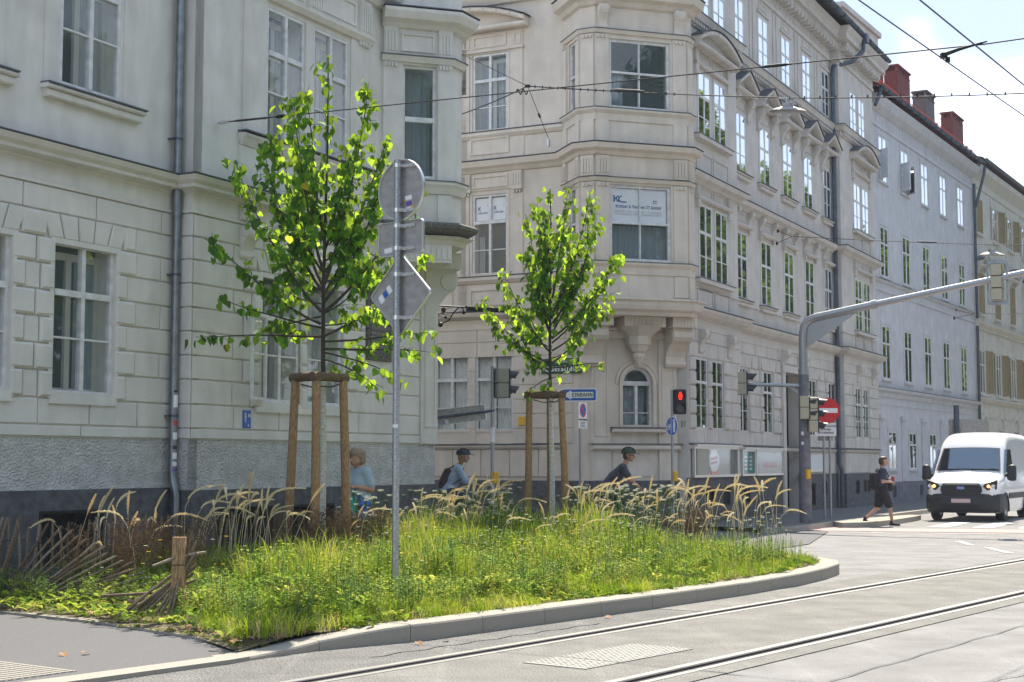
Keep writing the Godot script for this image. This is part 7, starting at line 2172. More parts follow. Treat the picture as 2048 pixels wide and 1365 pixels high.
func young_tree(called: String, label: String, at: Vector3, top: Vector3, limewash: float, tips: Array, size: float, twigs: float, sd: int) -> void:
	rng.seed = sd
	var t := thing(called, label, "tree", at)
	var tp := []; var rad := []
	for i in 15:
		var u := i / 14.0
		tp.push_back(Vector3(top.x * u + sin(u * 9.0) * 0.015, top.y * u, top.z * u + cos(u * 7.0) * 0.015 - 0.015)); rad.push_back(lerpf(0.058, 0.008, pow(u, 0.8)))
	var m := MB.new(); m.tube(tp, rad, 10)
	var trunk := put(t, "trunk", m.mesh(), M.bark)
	m = MB.new()
	var wp := []; var wr := []
	for i in 8:
		var u := i / 7.0 * limewash / top.y
		wp.push_back(Vector3(top.x * u + sin(u * 9.0) * 0.015, top.y * u, top.z * u + cos(u * 7.0) * 0.015 - 0.015)); wr.push_back(lerpf(0.058, 0.008, pow(u, 0.8)) + 0.004)
	m.tube(wp, wr, 12)
	put(trunk, "limewash", m.mesh(), M.limewash)
	var spots := []      # position, size
	for q in tips:
		var a := Vector3(q[0], q[1], 0); var b := Vector3(q[2], q[3], 0)
		var reach := (b - a).length()
		b.z = rng.randf_range(-0.5, 0.5) * (0.5 + 0.6 * reach)
		var c := a + Vector3((b.x - a.x) * 0.55, (b.y - a.y) * 0.30, b.z * 0.6)
		var pts := []; var rr := []
		var n := 9
		var ph := rng.randf() * TAU
		for i in n:
			var u := i / (n - 1.0)
			pts.push_back(a * (1 - u) * (1 - u) + c * 2 * u * (1 - u) + b * u * u + Vector3(sin(u * 8 + ph), cos(u * 7 + ph), sin(u * 6 + ph * 2)) * 0.018 * u)
			rr.push_back(lerpf(0.010 + 0.007 * reach, 0.003, u))
		m = MB.new(); m.tube(pts, rr, 6)
		var br := put(t, "branch", m.mesh(), M.bark)
		var tw := MB.new()
		var s := 0.22
		while s < 1.0:
			var i := int(s * (n - 1)); var p: Vector3 = (pts[i] as Vector3).lerp(pts[mini(i + 1, n - 1)], s * (n - 1) - i)
			spots.push_back(p + Vector3(rng.randfn(0, 0.05), rng.randfn(-0.02, 0.04), rng.randfn(0, 0.05)))
			if rng.randf() < twigs * clampf((q[3] - 2.6) / 2.6, 0.22, 1.0) and s > 0.25:
				var d := Vector3(rng.randfn(signf(b.x - a.x) * 0.5, 0.8), rng.randfn(0.35, 0.6), rng.randfn(0, 0.8)).normalized()
				var l := rng.randf_range(0.12, 0.42) * (1.15 - s * 0.5)
				tw.tube([p, p + d * l * 0.5 + Vector3(0, 0.02, 0), p + d * l], [0.004, 0.003, 0.002], 4)
				var k := 0.25
				while k <= 1.0:
					spots.push_back(p + d * l * k + Vector3(rng.randfn(0, 0.035), rng.randfn(-0.03, 0.035), rng.randfn(0, 0.035)))
					k += 0.055 / l
			s += 0.062 / reach * (1.0 if q[3] > 4.2 else 1.5)
		for k in 3: spots.push_back(b + Vector3(rng.randfn(0, 0.05), rng.randfn(0, 0.05), rng.randfn(0, 0.05)))
		if tw.v.size(): put(br, "twigs", tw.mesh(), M.bark).set_meta("kind", "stuff")
	for i in 60:      # the leader
		var u := 1.0 - 0.42 * pow(rng.randf(), 1.4)
		spots.push_back(Vector3(top.x * u, top.y * u, top.z * u) + Vector3(rng.randfn(0, 0.07), rng.randfn(0, 0.04), rng.randfn(0, 0.07)))
	spots.sort_custom(func(x, y): return x.z > y.z)
	var lm := leaf_mesh()
	var rest := [[], [], []]
	var mats := [M.leaf_dark, M.leaf_green, M.leaf_light]
	for i in spots.size():
		var b := Basis.from_euler(Vector3(rng.randfn(-0.25, 0.45), rng.randf() * TAU, rng.randfn(0, 0.4)), EULER_ORDER_YXZ).scaled(Vector3.ONE * size * rng.randf_range(0.7, 1.25))
		var x := Transform3D(b, spots[i])
		var r := rng.randf()
		var kind := 0 if r < 0.50 else (1 if r < 0.82 else 2)
		if i < 300: put(t, "leaf", lm, M.leaf_yellow if rng.randf() < 0.025 else mats[kind], x)
		else: rest[kind].push_back(x)
	for k in 3: stuff("foliage", "", "", t, lm, mats[k], rest[k])

func young_trees() -> void:
	B = Vector3.ZERO
	young_tree("young_tree", "young broadleaf tree with open crown and bare lower twigs behind the sign post", Vector3(-2.73, 0.12, -21.55), Vector3(0.03, 7.45, 0.0), 2.78, [[-0.03, 3.34, -1.67, 3.29],[-0.03, 3.52, -1.52, 4.72],[-0.02, 3.70, -1.22, 5.81],[-0.00, 3.99, -1.04, 6.30],[-0.00, 4.07, -0.76, 6.47],[0.00, 4.28, -0.36, 6.69],[0.01, 4.72, -0.15, 6.72],[0.01, 4.58, 0.27, 6.19],[0.00, 4.07, 0.64, 7.09],[0.02, 4.28, 0.83, 6.37],[0.02, 3.85, 0.92, 5.97],[0.02, 3.70, 1.41, 5.34],[0.00, 3.34, 1.44, 4.58],[-0.01, 3.27, 1.57, 3.47],[-0.01, 3.16, 1.64, 3.07],[-0.01, 3.12, 1.12, 2.73],[-0.01, 3.02, 0.87, 2.58],[-0.03, 3.63, -1.04, 3.34],[-0.02, 3.92, 0.38, 5.23],[-0.01, 4.28, -0.56, 5.45],[-0.00, 4.14, 1.26, 4.28],[-0.02, 3.47, -1.37, 3.85],[-0.01, 3.50, 0.83, 3.70],[0.00, 4.94, -0.35, 5.97],[0.01, 5.09, 0.38, 5.82],[0.01, 4.43, 0.53, 4.94],[-0.00, 3.99, -0.77, 4.72],[-0.00, 3.81, -0.65, 4.07],[-0.01, 3.67, 0.65, 4.07],[-0.01, 3.34, -0.61, 3.41]], 0.118, 1.0, 21)
	young_tree("young_tree", "denser narrow young tree with limewashed trunk in front of the beige house", Vector3(0.71, 0.12, -27.0), Vector3(-0.02, 6.5, 0.0), 2.68, [[-0.00, 3.05, -0.45, 2.78],[-0.01, 3.09, -0.56, 3.68],[-0.02, 3.18, -1.21, 4.51],[-0.02, 3.32, -1.06, 4.04],[-0.01, 3.50, -0.83, 4.95],[-0.00, 3.77, -0.42, 6.05],[0.01, 4.13, -0.24, 6.23],[0.02, 4.50, 0.26, 6.37],[0.02, 4.22, 0.70, 6.37],[0.02, 4.04, 0.82, 5.82],[0.01, 3.77, 1.21, 5.22],[0.01, 3.54, 1.09, 4.59],[0.01, 3.23, 0.93, 3.32],[0.01, 3.32, 0.80, 4.22],[-0.00, 3.50, -0.47, 4.40],[0.01, 3.86, 0.44, 4.95],[0.01, 4.40, -0.15, 5.32],[0.02, 4.95, -0.15, 6.05],[0.02, 5.13, 0.21, 5.86],[0.01, 3.77, -0.29, 4.95],[0.01, 3.41, 0.48, 3.68],[-0.00, 3.36, -0.38, 3.32],[0.01, 3.68, 0.89, 4.86],[0.01, 4.22, 0.39, 5.50],[0.01, 4.00, -0.47, 5.32],[-0.00, 3.59, -0.70, 4.22],[-0.00, 3.00, -0.16, 2.82],[0.01, 3.05, 0.20, 3.14]], 0.112, 1.0, 33)
	for k in 2:
		var t := thing("tree_stakes", ["three wooden stakes joined by rails round the nearer young tree", "wooden stakes joined by rails round the farther young tree"][k], "tree stakes", [Vector3(-2.73, 0.1, -21.55), Vector3(0.71, 0.1, -27.0)][k], 0.0, "tripod stakes round the young trees")
		var sp: Array = [[[-0.49, 0.1, -0.38, 0.05], [0.37, 0.0, 0.30, 0.0], [-0.02, 0.62, -0.03, 0.42]], [[-0.45, 0.1, -0.40, 0.1], [0.26, 0.3, 0.17, 0.25], [-0.02, -0.5, -0.02, -0.35]]][k]
		var top := 2.72
		for q in sp:
			var m := MB.new()
			m.tube([Vector3(q[0], 0, q[1]), Vector3((q[0] + q[2]) / 2 + 0.012, top / 2, (q[1] + q[3]) / 2), Vector3(q[2], top, q[3]), Vector3(q[2], top + 0.012, q[3])], [0.068, 0.064, 0.06, 0.045], 12)
			put(t, "stake", m.mesh(), M.stake_wood)
		for q in ([[0, 2], [2, 1]] if k == 0 else [[0, 1], [1, 2], [2, 0]]):
			var a = sp[q[0]]; var c = sp[q[1]]
			var p := Vector3(a[2], top + 0.04, a[3]); var r := Vector3(c[2], top + 0.04, c[3]); var d := (r - p).normalized()
			var m := MB.new()
			m.tube([p - d * 0.08, p.lerp(r, 0.5) + Vector3(0, 0.008, 0), r + d * 0.07], [0.066, 0.068, 0.064], 12)
			put(t, "rail", m.mesh(), M.rail_wood)
		var rp := MB.new()
		for q in sp:
			rp.tube([Vector3(q[2] * 0.8, top - 0.05, q[3] * 0.8), Vector3(q[2] * 0.4, top - 0.09, q[3] * 0.4), Vector3(0.02, top - 0.08, 0.0)], 0.012, 5)
		put(t, "tie", rp.mesh(), M.rail_wood)

# ---------------------------------------------------------------- split paling fence, half of it fallen
func picket_mesh(sd: int) -> ArrayMesh:
	var r := RandomNumberGenerator.new(); r.seed = sd
	var m := MB.new()
	var p := []; var rad := []
	var bend := r.randfn(0, 0.02)
	for i in 6:
		var u := i / 5.0
		p.push_back(Vector3(bend * sin(u * PI) + r.randfn(0, 0.003), u, r.randfn(0, 0.003))); rad.push_back(0.0175 + r.randfn(0, 0.0015))
	p.push_back(Vector3(0, 1.03, 0)); rad.push_back(0.005)
	m.tube(p, rad, 5)
	return m.mesh()

func lay(t: Node3D, ms: Array, a: Vector3, b: Vector3, k: int) -> void:
	var d := b - a
	var y := d.normalized(); var x := y.cross(Vector3.BACK if absf(y.z) < 0.9 else Vector3.RIGHT).normalized(); var z := x.cross(y)
	put(t, "picket", ms[k % ms.size()], [M.picket_wood, M.picket_pale, M.picket_wood, M.picket_dark][rng.randi() % 4], Transform3D(Basis(x, y * d.length(), z).rotated(Vector3.UP, 0.0), a))

func fences() -> void:
	rng.seed = 5
	var ms := []
	for i in 5: ms.push_back(picket_mesh(i))
	var t := thing("paling_fence", "standing split paling fence between the meadow and the grey house", "fence", Vector3(-6.6, 0.1, -17.0))
	var n := 58
	for i in n:
		var u := i / (n - 1.0)
		var a := Vector3(4.2 * u, 0, -5.3 * u) + Vector3(rng.randfn(0, 0.01), -0.02, rng.randfn(0, 0.015))
		lay(t, ms, a, a + Vector3(rng.randfn(0.01, 0.04), rng.randf_range(0.78, 0.9), rng.randfn(0, 0.03)), i)
	for h in [0.25, 0.62]:
		var m := MB.new()
		var p := []
		for i in n: p.push_back(Vector3(4.2 * i / (n - 1.0), h + 0.012 * (i % 2), -5.3 * i / (n - 1.0) + 0.02 * (1 if i % 2 else -1)))
		m.tube(p, 0.004, 4)
		put(t, "fence_wire", m.mesh(), M.black_iron)
	t = thing("fallen_paling_fence", "collapsed paling fence with its stakes fanned out flat at lower left", "fence", Vector3(-6.0, 0.1, -17.9))
	for i in 12:       # the part still leaning at the very left
		var a := Vector3(-0.75 + i * 0.07, 0.0, 0.25 + rng.randfn(0, 0.05))
		lay(t, ms, a, a + Vector3(0.02 + i * 0.024, 0.88 + rng.randfn(0, 0.03), rng.randfn(0, 0.04)), i)
	var wires := [[], []]
	for i in 19:       # the fan
		var u := i / 18.0
		var ang := lerpf(0.62, 1.56, pow(u, 0.8))
		var a := Vector3(0.05 + u * 1.3, 0.02 + rng.randf() * 0.03, 0.25 + u * 0.75 + rng.randfn(0, 0.02))
		var l := rng.randf_range(0.95, 1.08)
		var d := Vector3(sin(ang) * 0.97, cos(ang), 0.10 + u * 0.12) * l
		lay(t, ms, a, a + d, i)
		wires[0].push_back(a + d * 0.3 + Vector3(0, 0.02, 0)); wires[1].push_back(a + d * 0.72 + Vector3(0, 0.02, 0))
	for i in 6:
		var a := Vector3(1.2 + i * 0.12, 0.08, 1.0 + i * 0.11)
		lay(t, ms, a, a + Vector3(0.95, 0.04 + rng.randf() * 0.05, -0.05 + rng.randfn(0, 0.08)), i)
	for w in wires:
		var m := MB.new(); m.tube(w, 0.005, 4)
		put(t, "fence_wire", m.mesh(), M.black_iron)
	t = thing("fence_end_post", "squared wooden fence post with loose stakes leaning on it, front left of meadow", "fence post", Vector3(-3.36, 0.06, -15.25))
	for x in [-0.034, 0.034]:
		var m := MB.new()
		m.rect(x - 0.032, -0.032, x + 0.032, 0.032, 0.0, 0.84, 0.006)
		put(t, "post", m.mesh(), M.stake_wood, Transform3D(Basis(Vector3.RIGHT, -PI / 2), Vector3.ZERO))
	var wm := MB.new()
	wm.tube([Vector3(-0.07, 0.56, 0.036), Vector3(0.07, 0.56, 0.036), Vector3(0.07, 0.56, -0.036)], 0.004, 4)
	put(t, "fence_wire", wm.mesh(), M.black_iron)
	for q in [[0.03, 0.0, 0.10, 0.86], [-0.05, 0.05, 0.08, 0.80], [-0.10, 0.08, 0.14, 0.78], [-0.16, 0.1, 0.15, 0.68], [-0.22, 0.1, 0.14, 0.62], [-0.30, 0.13, 0.15, 0.56], [-0.40, 0.1, 0.13, 0.52], [-0.52, 0.06, 0.12, 0.46], [-0.62, 0.02, 0.08, 0.5], [-0.66, 0.08, 0.14, 0.40], [-0.58, 0.1, 0.10, 0.58], [-0.24, 0.6, 0.24, 0.68], [-0.50, 0.24, 0.1, 0.22], [-0.74, 0.3, -0.2, 0.27]]:
		lay(t, ms, Vector3(q[0], q[1] - 0.04, 0.05 + rng.randf() * 0.1), Vector3(q[2], q[3], -0.09 + rng.randfn(0, 0.02)), rng.randi() % 5)

# ---------------------------------------------------------------- the meadow on the island
func bed() -> PackedVector2Array:
	var p := PackedVector2Array()
	for q in [[-9.0, 17.3], [-5.5, 16.35], [-4.12, 15.22], [-2.9, 13.95], [-2.33, 12.9], [-1.88, 13.5], [-0.9, 14.38], [0.22, 15.8], [1.62, 17.55], [2.8, 19.15], [3.65, 20.5], [4.2, 21.6], [4.55, 22.5], [4.66, 23.1], [4.55, 23.6], [4.2, 24.15], [3.45, 25.2], [2.4, 26.9], [1.3, 28.35], [-0.2, 28.0], [-1.2, 26.2], [-2.45, 22.4], [-6.5, 17.3]]:
		p.push_back(Vector2(q[0], q[1]))
	return p

func rise(x: float, z: float) -> float:
	return 0.13 + 0.05 * sin(x * 1.3 + z * 0.7) * sin(z * 0.9)

func blade_tuft(m: MB, n: int, h: float, w: float, spread: float, lean: float, r: RandomNumberGenerator) -> void:
	for i in n:
		var a := r.randf() * TAU; var o := Vector3(cos(a), 0, sin(a))
		var root := Vector3(r.randfn(0, 0.05), 0, r.randfn(0, 0.05))
		var l := h * r.randf_range(0.55, 1.1); var b := lean * r.randf_range(0.3, 1.3)
		var side := Vector3(-o.z, 0, o.x).rotated(Vector3.UP, r.randf_range(-1.2, 1.2)) * w * r.randf_range(0.6, 1.2)
		var p0 := root; var p1 := root + o * b * 0.22 * l + Vector3.UP * l * 0.45; var p2 := root + o * b * 0.62 * l + Vector3.UP * l * 0.82; var p3 := root + o * b * 1.15 * l + Vector3.UP * l * (1.0 - 0.22 * b)
		var nn := side.cross(Vector3.UP).normalized() + Vector3.UP * 0.35
		for q in [[p0 - side * 0.6, p0 + side * 0.6, p1 + side], [p0 - side * 0.6, p1 + side, p1 - side], [p1 - side, p1 + side, p2 + side * 0.7], [p1 - side, p2 + side * 0.7, p2 - side * 0.7], [p2 - side * 0.7, p2 + side * 0.7, p3]]:
			m.trin(q[0], q[1], q[2], nn, nn, nn)

func ellipse_leaf(m: MB, root: Vector3, dir: Vector3, side: Vector3, l: float, w: float, droop: float) -> void:
	var c := []
	for k in [0.0, 0.35, 0.7, 1.0]: c.push_back(root + dir * l * k - Vector3.UP * droop * l * k * k)
	var ws := [0.12, 1.0, 0.75, 0.0]
	for k in 3:
		m.quad(c[k] - side * w * ws[k], c[k] + side * w * ws[k], c[k + 1] + side * w * ws[k + 1], c[k + 1] - side * w * ws[k + 1])

func meadow() -> void:
	B = Vector3.ZERO
	var poly := bed()
	struct("meadow_soil", flat(Array(poly), 0.13, range(poly.size()).map(func(i): return 0.05 if i < 5 else 0.13)).mesh(), M.soil)
	var t := thing("meadow", "wild flowering meadow of green grass and straw plumes on the kerbed island", "meadow", Vector3.ZERO)
	t.set_meta("kind", "stuff")
	var r := RandomNumberGenerator.new(); r.seed = 77
	var nz := FastNoiseLite.new(); nz.seed = 4; nz.frequency = 0.55
	var edge := []
	for i in 19: edge.push_back([poly[i], poly[i + 1]])
	# variants of tufts
	var kinds := []
	for q in [[16, 0.62, 0.0048, 0.05, 0.5], [13, 0.5, 0.006, 0.05, 0.9], [16, 0.7, 0.0042, 0.05, 0.35], [10, 0.42, 0.008, 0.04, 1.0]]:
		var m := MB.new(); blade_tuft(m, q[0], q[1], q[2], q[3], q[4], r); kinds.push_back(m.mesh())
	var weed := MB.new()
	for i in 11:
		var a := r.randf() * TAU; var d := Vector3(cos(a), r.randf_range(0.3, 1.3), sin(a)).normalized()
		ellipse_leaf(weed, Vector3(r.randfn(0, 0.04), r.randf() * 0.05, r.randfn(0, 0.04)), d, Vector3(-sin(a), 0, cos(a)), r.randf_range(0.08, 0.16), 0.02, 0.4)
	var herb := MB.new()
	for s in 4:
		var o := Vector3(r.randfn(0, 0.05), 0, r.randfn(0, 0.05)); var up := Vector3(r.randfn(0, 0.12), 1, r.randfn(0, 0.12))
		var h := r.randf_range(0.3, 0.5)
		herb.tube([o, o + up * h], 0.003, 3, false)
		for i in 12:
			var a := i * 2.4 + s; var y := h * (0.15 + 0.85 * i / 12.0)
			ellipse_leaf(herb, o + up * y, Vector3(cos(a), 0.5, sin(a)).normalized(), Vector3(-sin(a), 0, cos(a)), r.randf_range(0.05, 0.09), 0.013, 0.5)
	var xs := [[], [], [], []]; var cs := [[], [], [], []]
	var wx := []; var wc := []; var hx := []; var hc := []
	var z := 13.0
	var green := [Color(0.08, 0.17, 0.02), Color(0.17, 0.29, 0.022), Color(0.28, 0.41, 0.026), Color(0.40, 0.50, 0.035), Color(0.54, 0.54, 0.09)]
	while z < 28.5:
		var step := 0.078 + (z - 13.0) * 0.0022
		var x := -9.0
		while x < 4.9:
			var p := Vector2(x + r.randf() * step, z + r.randf() * step)
			x += step
			if absf(p.x) / p.y > 0.36 or not Geometry2D.is_point_in_polygon(p, poly): continue
			var d := 9.0
			for e in edge: d = minf(d, p.distance_to(Geometry2D.get_closest_point_to_segment(p, e[0], e[1])))
			var nv := nz.get_noise_2d(p.x, p.y)
			var tall := lerpf(0.26, lerpf(0.66, 1.05, smoothstep(22.5, 26.0, p.y + p.x * 0.3)), smoothstep(0.5, 2.7, d)) * (1.0 + 0.8 * nv) * r.randf_range(0.7, 1.2) * (0.8 if p.x < -3.4 else 1.0) * (0.45 if p.x < -3.0 and p.y < 18.2 else 1.0)
			if d < 0.45 and r.randf() < 0.5: wx.push_back(Transform3D(Basis(Vector3.UP, r.randf() * TAU).scaled(Vector3.ONE * r.randf_range(0.2, 0.55)), Vector3(p.x, rise(p.x, p.y) - (0.07 if p.x < -2.0 and p.y < 16.0 else 0.0), -p.y))); wc.push_back(green[r.randi() % 5].lerp(Color(0.34, 0.27, 0.12), r.randf() * r.randf()))
			var c: Color = green[clampi(int(2.5 + nv * 3.0 + r.randfn(0, 1.1)), 0, 4)]
			if r.randf() < 0.15: c = Color(0.54, 0.45, 0.24).lerp(Color(0.3, 0.33, 0.06), r.randf() * 0.6)
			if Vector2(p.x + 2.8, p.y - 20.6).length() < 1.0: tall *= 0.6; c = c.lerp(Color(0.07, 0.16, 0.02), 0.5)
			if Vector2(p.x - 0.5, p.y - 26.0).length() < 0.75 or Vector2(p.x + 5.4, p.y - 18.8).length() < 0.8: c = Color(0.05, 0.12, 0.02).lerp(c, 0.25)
			var k := 3 if tall < 0.45 else (r.randi() % 3)
			var b := Basis(Vector3.UP, r.randf() * TAU).scaled(Vector3(1.0, 1.0, 1.0) * tall * r.randf_range(0.8, 1.25))
			if tall < 0.45: b = b.scaled(Vector3(1.3, 1.25, 1.3))
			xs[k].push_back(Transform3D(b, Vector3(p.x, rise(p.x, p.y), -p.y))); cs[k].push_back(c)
			if r.randf() < (0.20 if d < 1.3 else 0.10):
				wx.push_back(Transform3D(Basis(Vector3.UP, r.randf() * TAU).scaled(Vector3.ONE * r.randf_range(0.6, 1.5)), Vector3(p.x, rise(p.x, p.y) + r.randf() * 0.25 * smoothstep(0.3, 1.5, d), -p.y))); wc.push_back(green[r.randi() % 5].lerp(Color(0.2, 0.28, 0.04), r.randf() * 0.6))
			if r.randf() < 0.13 and d > 0.3:
				hx.push_back(Transform3D(Basis(Vector3.UP, r.randf() * TAU).scaled(Vector3.ONE * (0.6 + 0.9 * tall)), Vector3(p.x, rise(p.x, p.y), -p.y))); hc.push_back(green[1 + r.randi() % 4].lerp(Color(0.16, 0.26, 0.09), r.randf()))
		z += step
	for k in 4: stuff("grass", "", "", t, kinds[k], M.blade, xs[k], cs[k])
	stuff("broad_leaved_weeds", "", "", t, weed.mesh(), M.blade, wx, wc)
	stuff("leafy_herbs", "", "", t, herb.mesh(), M.blade, hx, hc)
	# straw coloured plumes
	var plumes := []
	for v in 3:
		var m := MB.new()
		var bend: float = [0.65, 1.1, 0.2][v]
		var axis := func(u: float) -> Vector3: return Vector3(bend * (0.2 * u * u + 2.2 * pow(maxf(u - 0.72, 0.0), 2.0)), u - bend * 2.4 * pow(maxf(u - 0.78, 0.0), 2.0), 0.03 * sin(u * 5.0))
		var pts := []
		for i in 8: pts.push_back(axis.call(i / 7.0 * 0.86))
		m.tube(pts, 0.0028, 3, false)
		for i in 70:
			var u := 0.80 + 0.26 * i / 70.0
			var p: Vector3 = axis.call(u); var d: Vector3 = (axis.call(u + 0.02) - p).normalized()
			var a := i * 2.4; var rad := 0.0095 * sin(PI * clampf((u - 0.78) / 0.30, 0.05, 1.0)) + 0.003
			var o := (d.cross(Vector3.BACK).normalized() * cos(a) + Vector3.BACK * sin(a)) * rad
			var tip := p + o * 1.4 + d * 0.035; var sd := d.cross(o).normalized() * 0.0055
			m.tri(p + o * 0.2 - sd, p + o * 0.2 + sd, tip); m.tri(p + o * 0.2 + sd, p + o * 0.2 - sd, tip - d * 0.01 + o * 0.4)
		plumes.push_back(m.mesh())
	var px := [[], [], []]; var pc := [[], [], []]
	for q in [[-4.2, -3.0, 19.0, 20.4, 36, 1.25], [-2.2, -0.2, 23.5, 26.5, 40, 1.22], [0.9, 2.7, 25.0, 27.2, 46, 1.25], [2.5, 4.2, 23.3, 25.2, 48, 1.25], [-5.3, -4.3, 17.7, 18.6, 18, 1.12], [-3.0, 3.5, 19.5, 26.0, 60, 0.95], [-1.9, -0.8, 24.2, 26.6, 30, 1.15]]:
		for i in int(q[4]):
			var p := Vector2(r.randf_range(q[0], q[1]), r.randf_range(q[2], q[3]))
			if not Geometry2D.is_point_in_polygon(p, poly): continue
			var k := r.randi() % 3
			var b := Basis(Vector3.UP, r.randfn(0.15, 1.1)) * Basis(Vector3.BACK, r.randfn(-0.05, 0.16))
			px[k].push_back(Transform3D(b.scaled(Vector3.ONE * q[5] * r.randf_range(0.72, 1.1)), Vector3(p.x, rise(p.x, p.y), -p.y)))
			pc[k].push_back(Color(0.78, 0.64, 0.36).lerp(Color(0.86, 0.76, 0.52), r.randf()))
	for k in 3: stuff("straw_plumes", "", "", t, plumes[k], M.seedhead, px[k], pc[k])
	# white umbels, yellow and blue flowers
	var um := MB.new(); um.colored = true
	um.col = Color(0.10, 0.17, 0.04)
	um.tube([Vector3(0, 0, 0), Vector3(0.02, 0.9, 0)], 0.003, 3, false)
	for i in 7:
		var a := i * 2.4; var o := Vector3(cos(a), 0, sin(a)) * (0.012 + 0.006 * i)
		um.tube([Vector3(0.02, 0.82, 0), Vector3(0.02, 0.93 + 0.01 * (i % 3), 0) + o], 0.0018, 3, false)
	for i in 8:
		var y := 0.1 + i * 0.085; var a := i * 2.2
		ellipse_leaf(um, Vector3(0.01, y, 0), Vector3(cos(a), 0.6, sin(a)).normalized(), Vector3(-sin(a), 0, cos(a)), 0.09, 0.010, 0.5)
	um.col = Color(0.62, 0.62, 0.52)
	for i in 30:
		var a := i * 2.4; var rr := 0.0065 * sqrt(i + 1.0); var c := Vector3(0.02 + cos(a) * rr, 0.94 + 0.008 * sin(i * 1.7), sin(a) * rr)
		for s in 3:
			var b := a + TAU * s / 3
			um.tri(c, c + Vector3(cos(b) * 0.006, 0.003, sin(b) * 0.006), c + Vector3(cos(b + 1.5) * 0.006, 0.003, sin(b + 1.5) * 0.006))
			um.tri(c, c + Vector3(cos(b + 1.5) * 0.006, -0.004, sin(b + 1.5) * 0.006), c + Vector3(cos(b) * 0.006, -0.004, sin(b) * 0.006))
	var ux := []
	for q in [[1.0, 3.0, 25.0, 27.4, 230, 1.08], [-2.3, 0.0, 23.5, 26.6, 190, 1.0], [-2.4, -1.7, 21.0, 22.4, 30, 1.05], [0.0, 4.2, 20.5, 25.5, 120, 0.72], [-3.0, 1.5, 18.0, 22.0, 40, 0.6]]:
		for i in int(q[4]):
			var p := Vector2(r.randf_range(q[0], q[1]), r.randf_range(q[2], q[3]))
			if Geometry2D.is_point_in_polygon(p, poly): ux.push_back(Transform3D(Basis(Vector3.UP, r.randf() * TAU) * Basis(Vector3.BACK, r.randfn(0, 0.14)).scaled(Vector3.ONE * q[5] * r.randf_range(0.7, 1.15)), Vector3(p.x, rise(p.x, p.y), -p.y)))
	stuff("white_umbels", "", "", t, um.mesh(), M.petal, ux)
	for q in [[Color(0.75, 0.52, 0.01), "yellow_flowers", 150], [Color(0.20, 0.22, 0.62), "blue_flowers", 16], [Color(0.62, 0.60, 0.52), "pale_seed_balls", 60]]:
		var f := MB.new(); f.colored = true
		f.col = Color(0.09, 0.15, 0.03); f.tube([Vector3(0, 0, 0), Vector3(0.01, 0.5, 0)], 0.0025, 3, false)
		f.col = q[0]
		for i in 11:
			var a := TAU * i / 11
			ellipse_leaf(f, Vector3(0.01, 0.5, 0), Vector3(cos(a), 0.35, sin(a)).normalized(), Vector3(-sin(a), 0, cos(a)), 0.024, 0.006, 0.1)
		var fx := []
		for i in int(q[2]):
			var p := Vector2(r.randf_range(-4.5, 4.3), r.randf_range(15.0, 26.5))
			if Geometry2D.is_point_in_polygon(p, poly): fx.push_back(Transform3D(Basis(Vector3.UP, r.randf() * TAU).scaled(Vector3.ONE * r.randf_range(0.7, 1.35)), Vector3(p.x, rise(p.x, p.y), -p.y)))
		stuff(q[1], "", "", t, f.mesh(), M.petal, fx)
	# dry brown seed stems by the tree, dead leaves along the edge
	var dm := MB.new()
	for s in 5:
		var o := Vector3(r.randfn(0, 0.06), 0, r.randfn(0, 0.06)); var up := Vector3(r.randfn(0, 0.25), 1, r.randfn(0, 0.2))
		dm.tube([o, o + up * 0.8], 0.0035, 3, false)
		for i in 16:
			var y := 0.35 + 0.03 * i; var a := i * 2.4
			var e := o + up * y + Vector3(cos(a), 0.7, sin(a)) * 0.09
			dm.tube([o + up * y, e], 0.0018, 3, false)
			dm.ball(e, 0.009, 4)
	var dx := []; var dc := []
	for q in [[-4.3, 18.3, 14], [-2.9, 20.7, 12], [-2.2, 21.6, 8], [3.0, 24.4, 8], [-4.6, 17.6, 7]]:
		for i in int(q[2]):
			dx.push_back(Transform3D(Basis(Vector3.UP, r.randf() * TAU).scaled(Vector3.ONE * r.randf_range(0.6, 1.1)), Vector3(q[0] + r.randfn(0, 0.35), 0.12, -(q[1] + r.randfn(0, 0.3))))); dc.push_back(Color(0.16, 0.10, 0.055))
	stuff("brown_seed_stems", "", "", t, dm.mesh(), M.seedhead, dx, dc)
	var lx := []
	for i in 260:
		var e = edge[r.randi() % 12]
		var p: Vector2 = (e[0] as Vector2).lerp(e[1], r.randf()) + Vector2(r.randfn(0, 0.05), absf(r.randfn(0.08, 0.12)))
		lx.push_back(Transform3D(Basis.from_euler(Vector3(-PI / 2 + r.randfn(0, 0.4), r.randf() * TAU, r.randfn(0, 0.3)), EULER_ORDER_YXZ).scaled(Vector3.ONE * r.randf_range(0.03, 0.075)), Vector3(p.x, 0.12 + r.randf() * 0.03, -p.y)))
	stuff("dead_leaves", "", "", t, leaf_mesh(), M.fallen_leaf, lx)

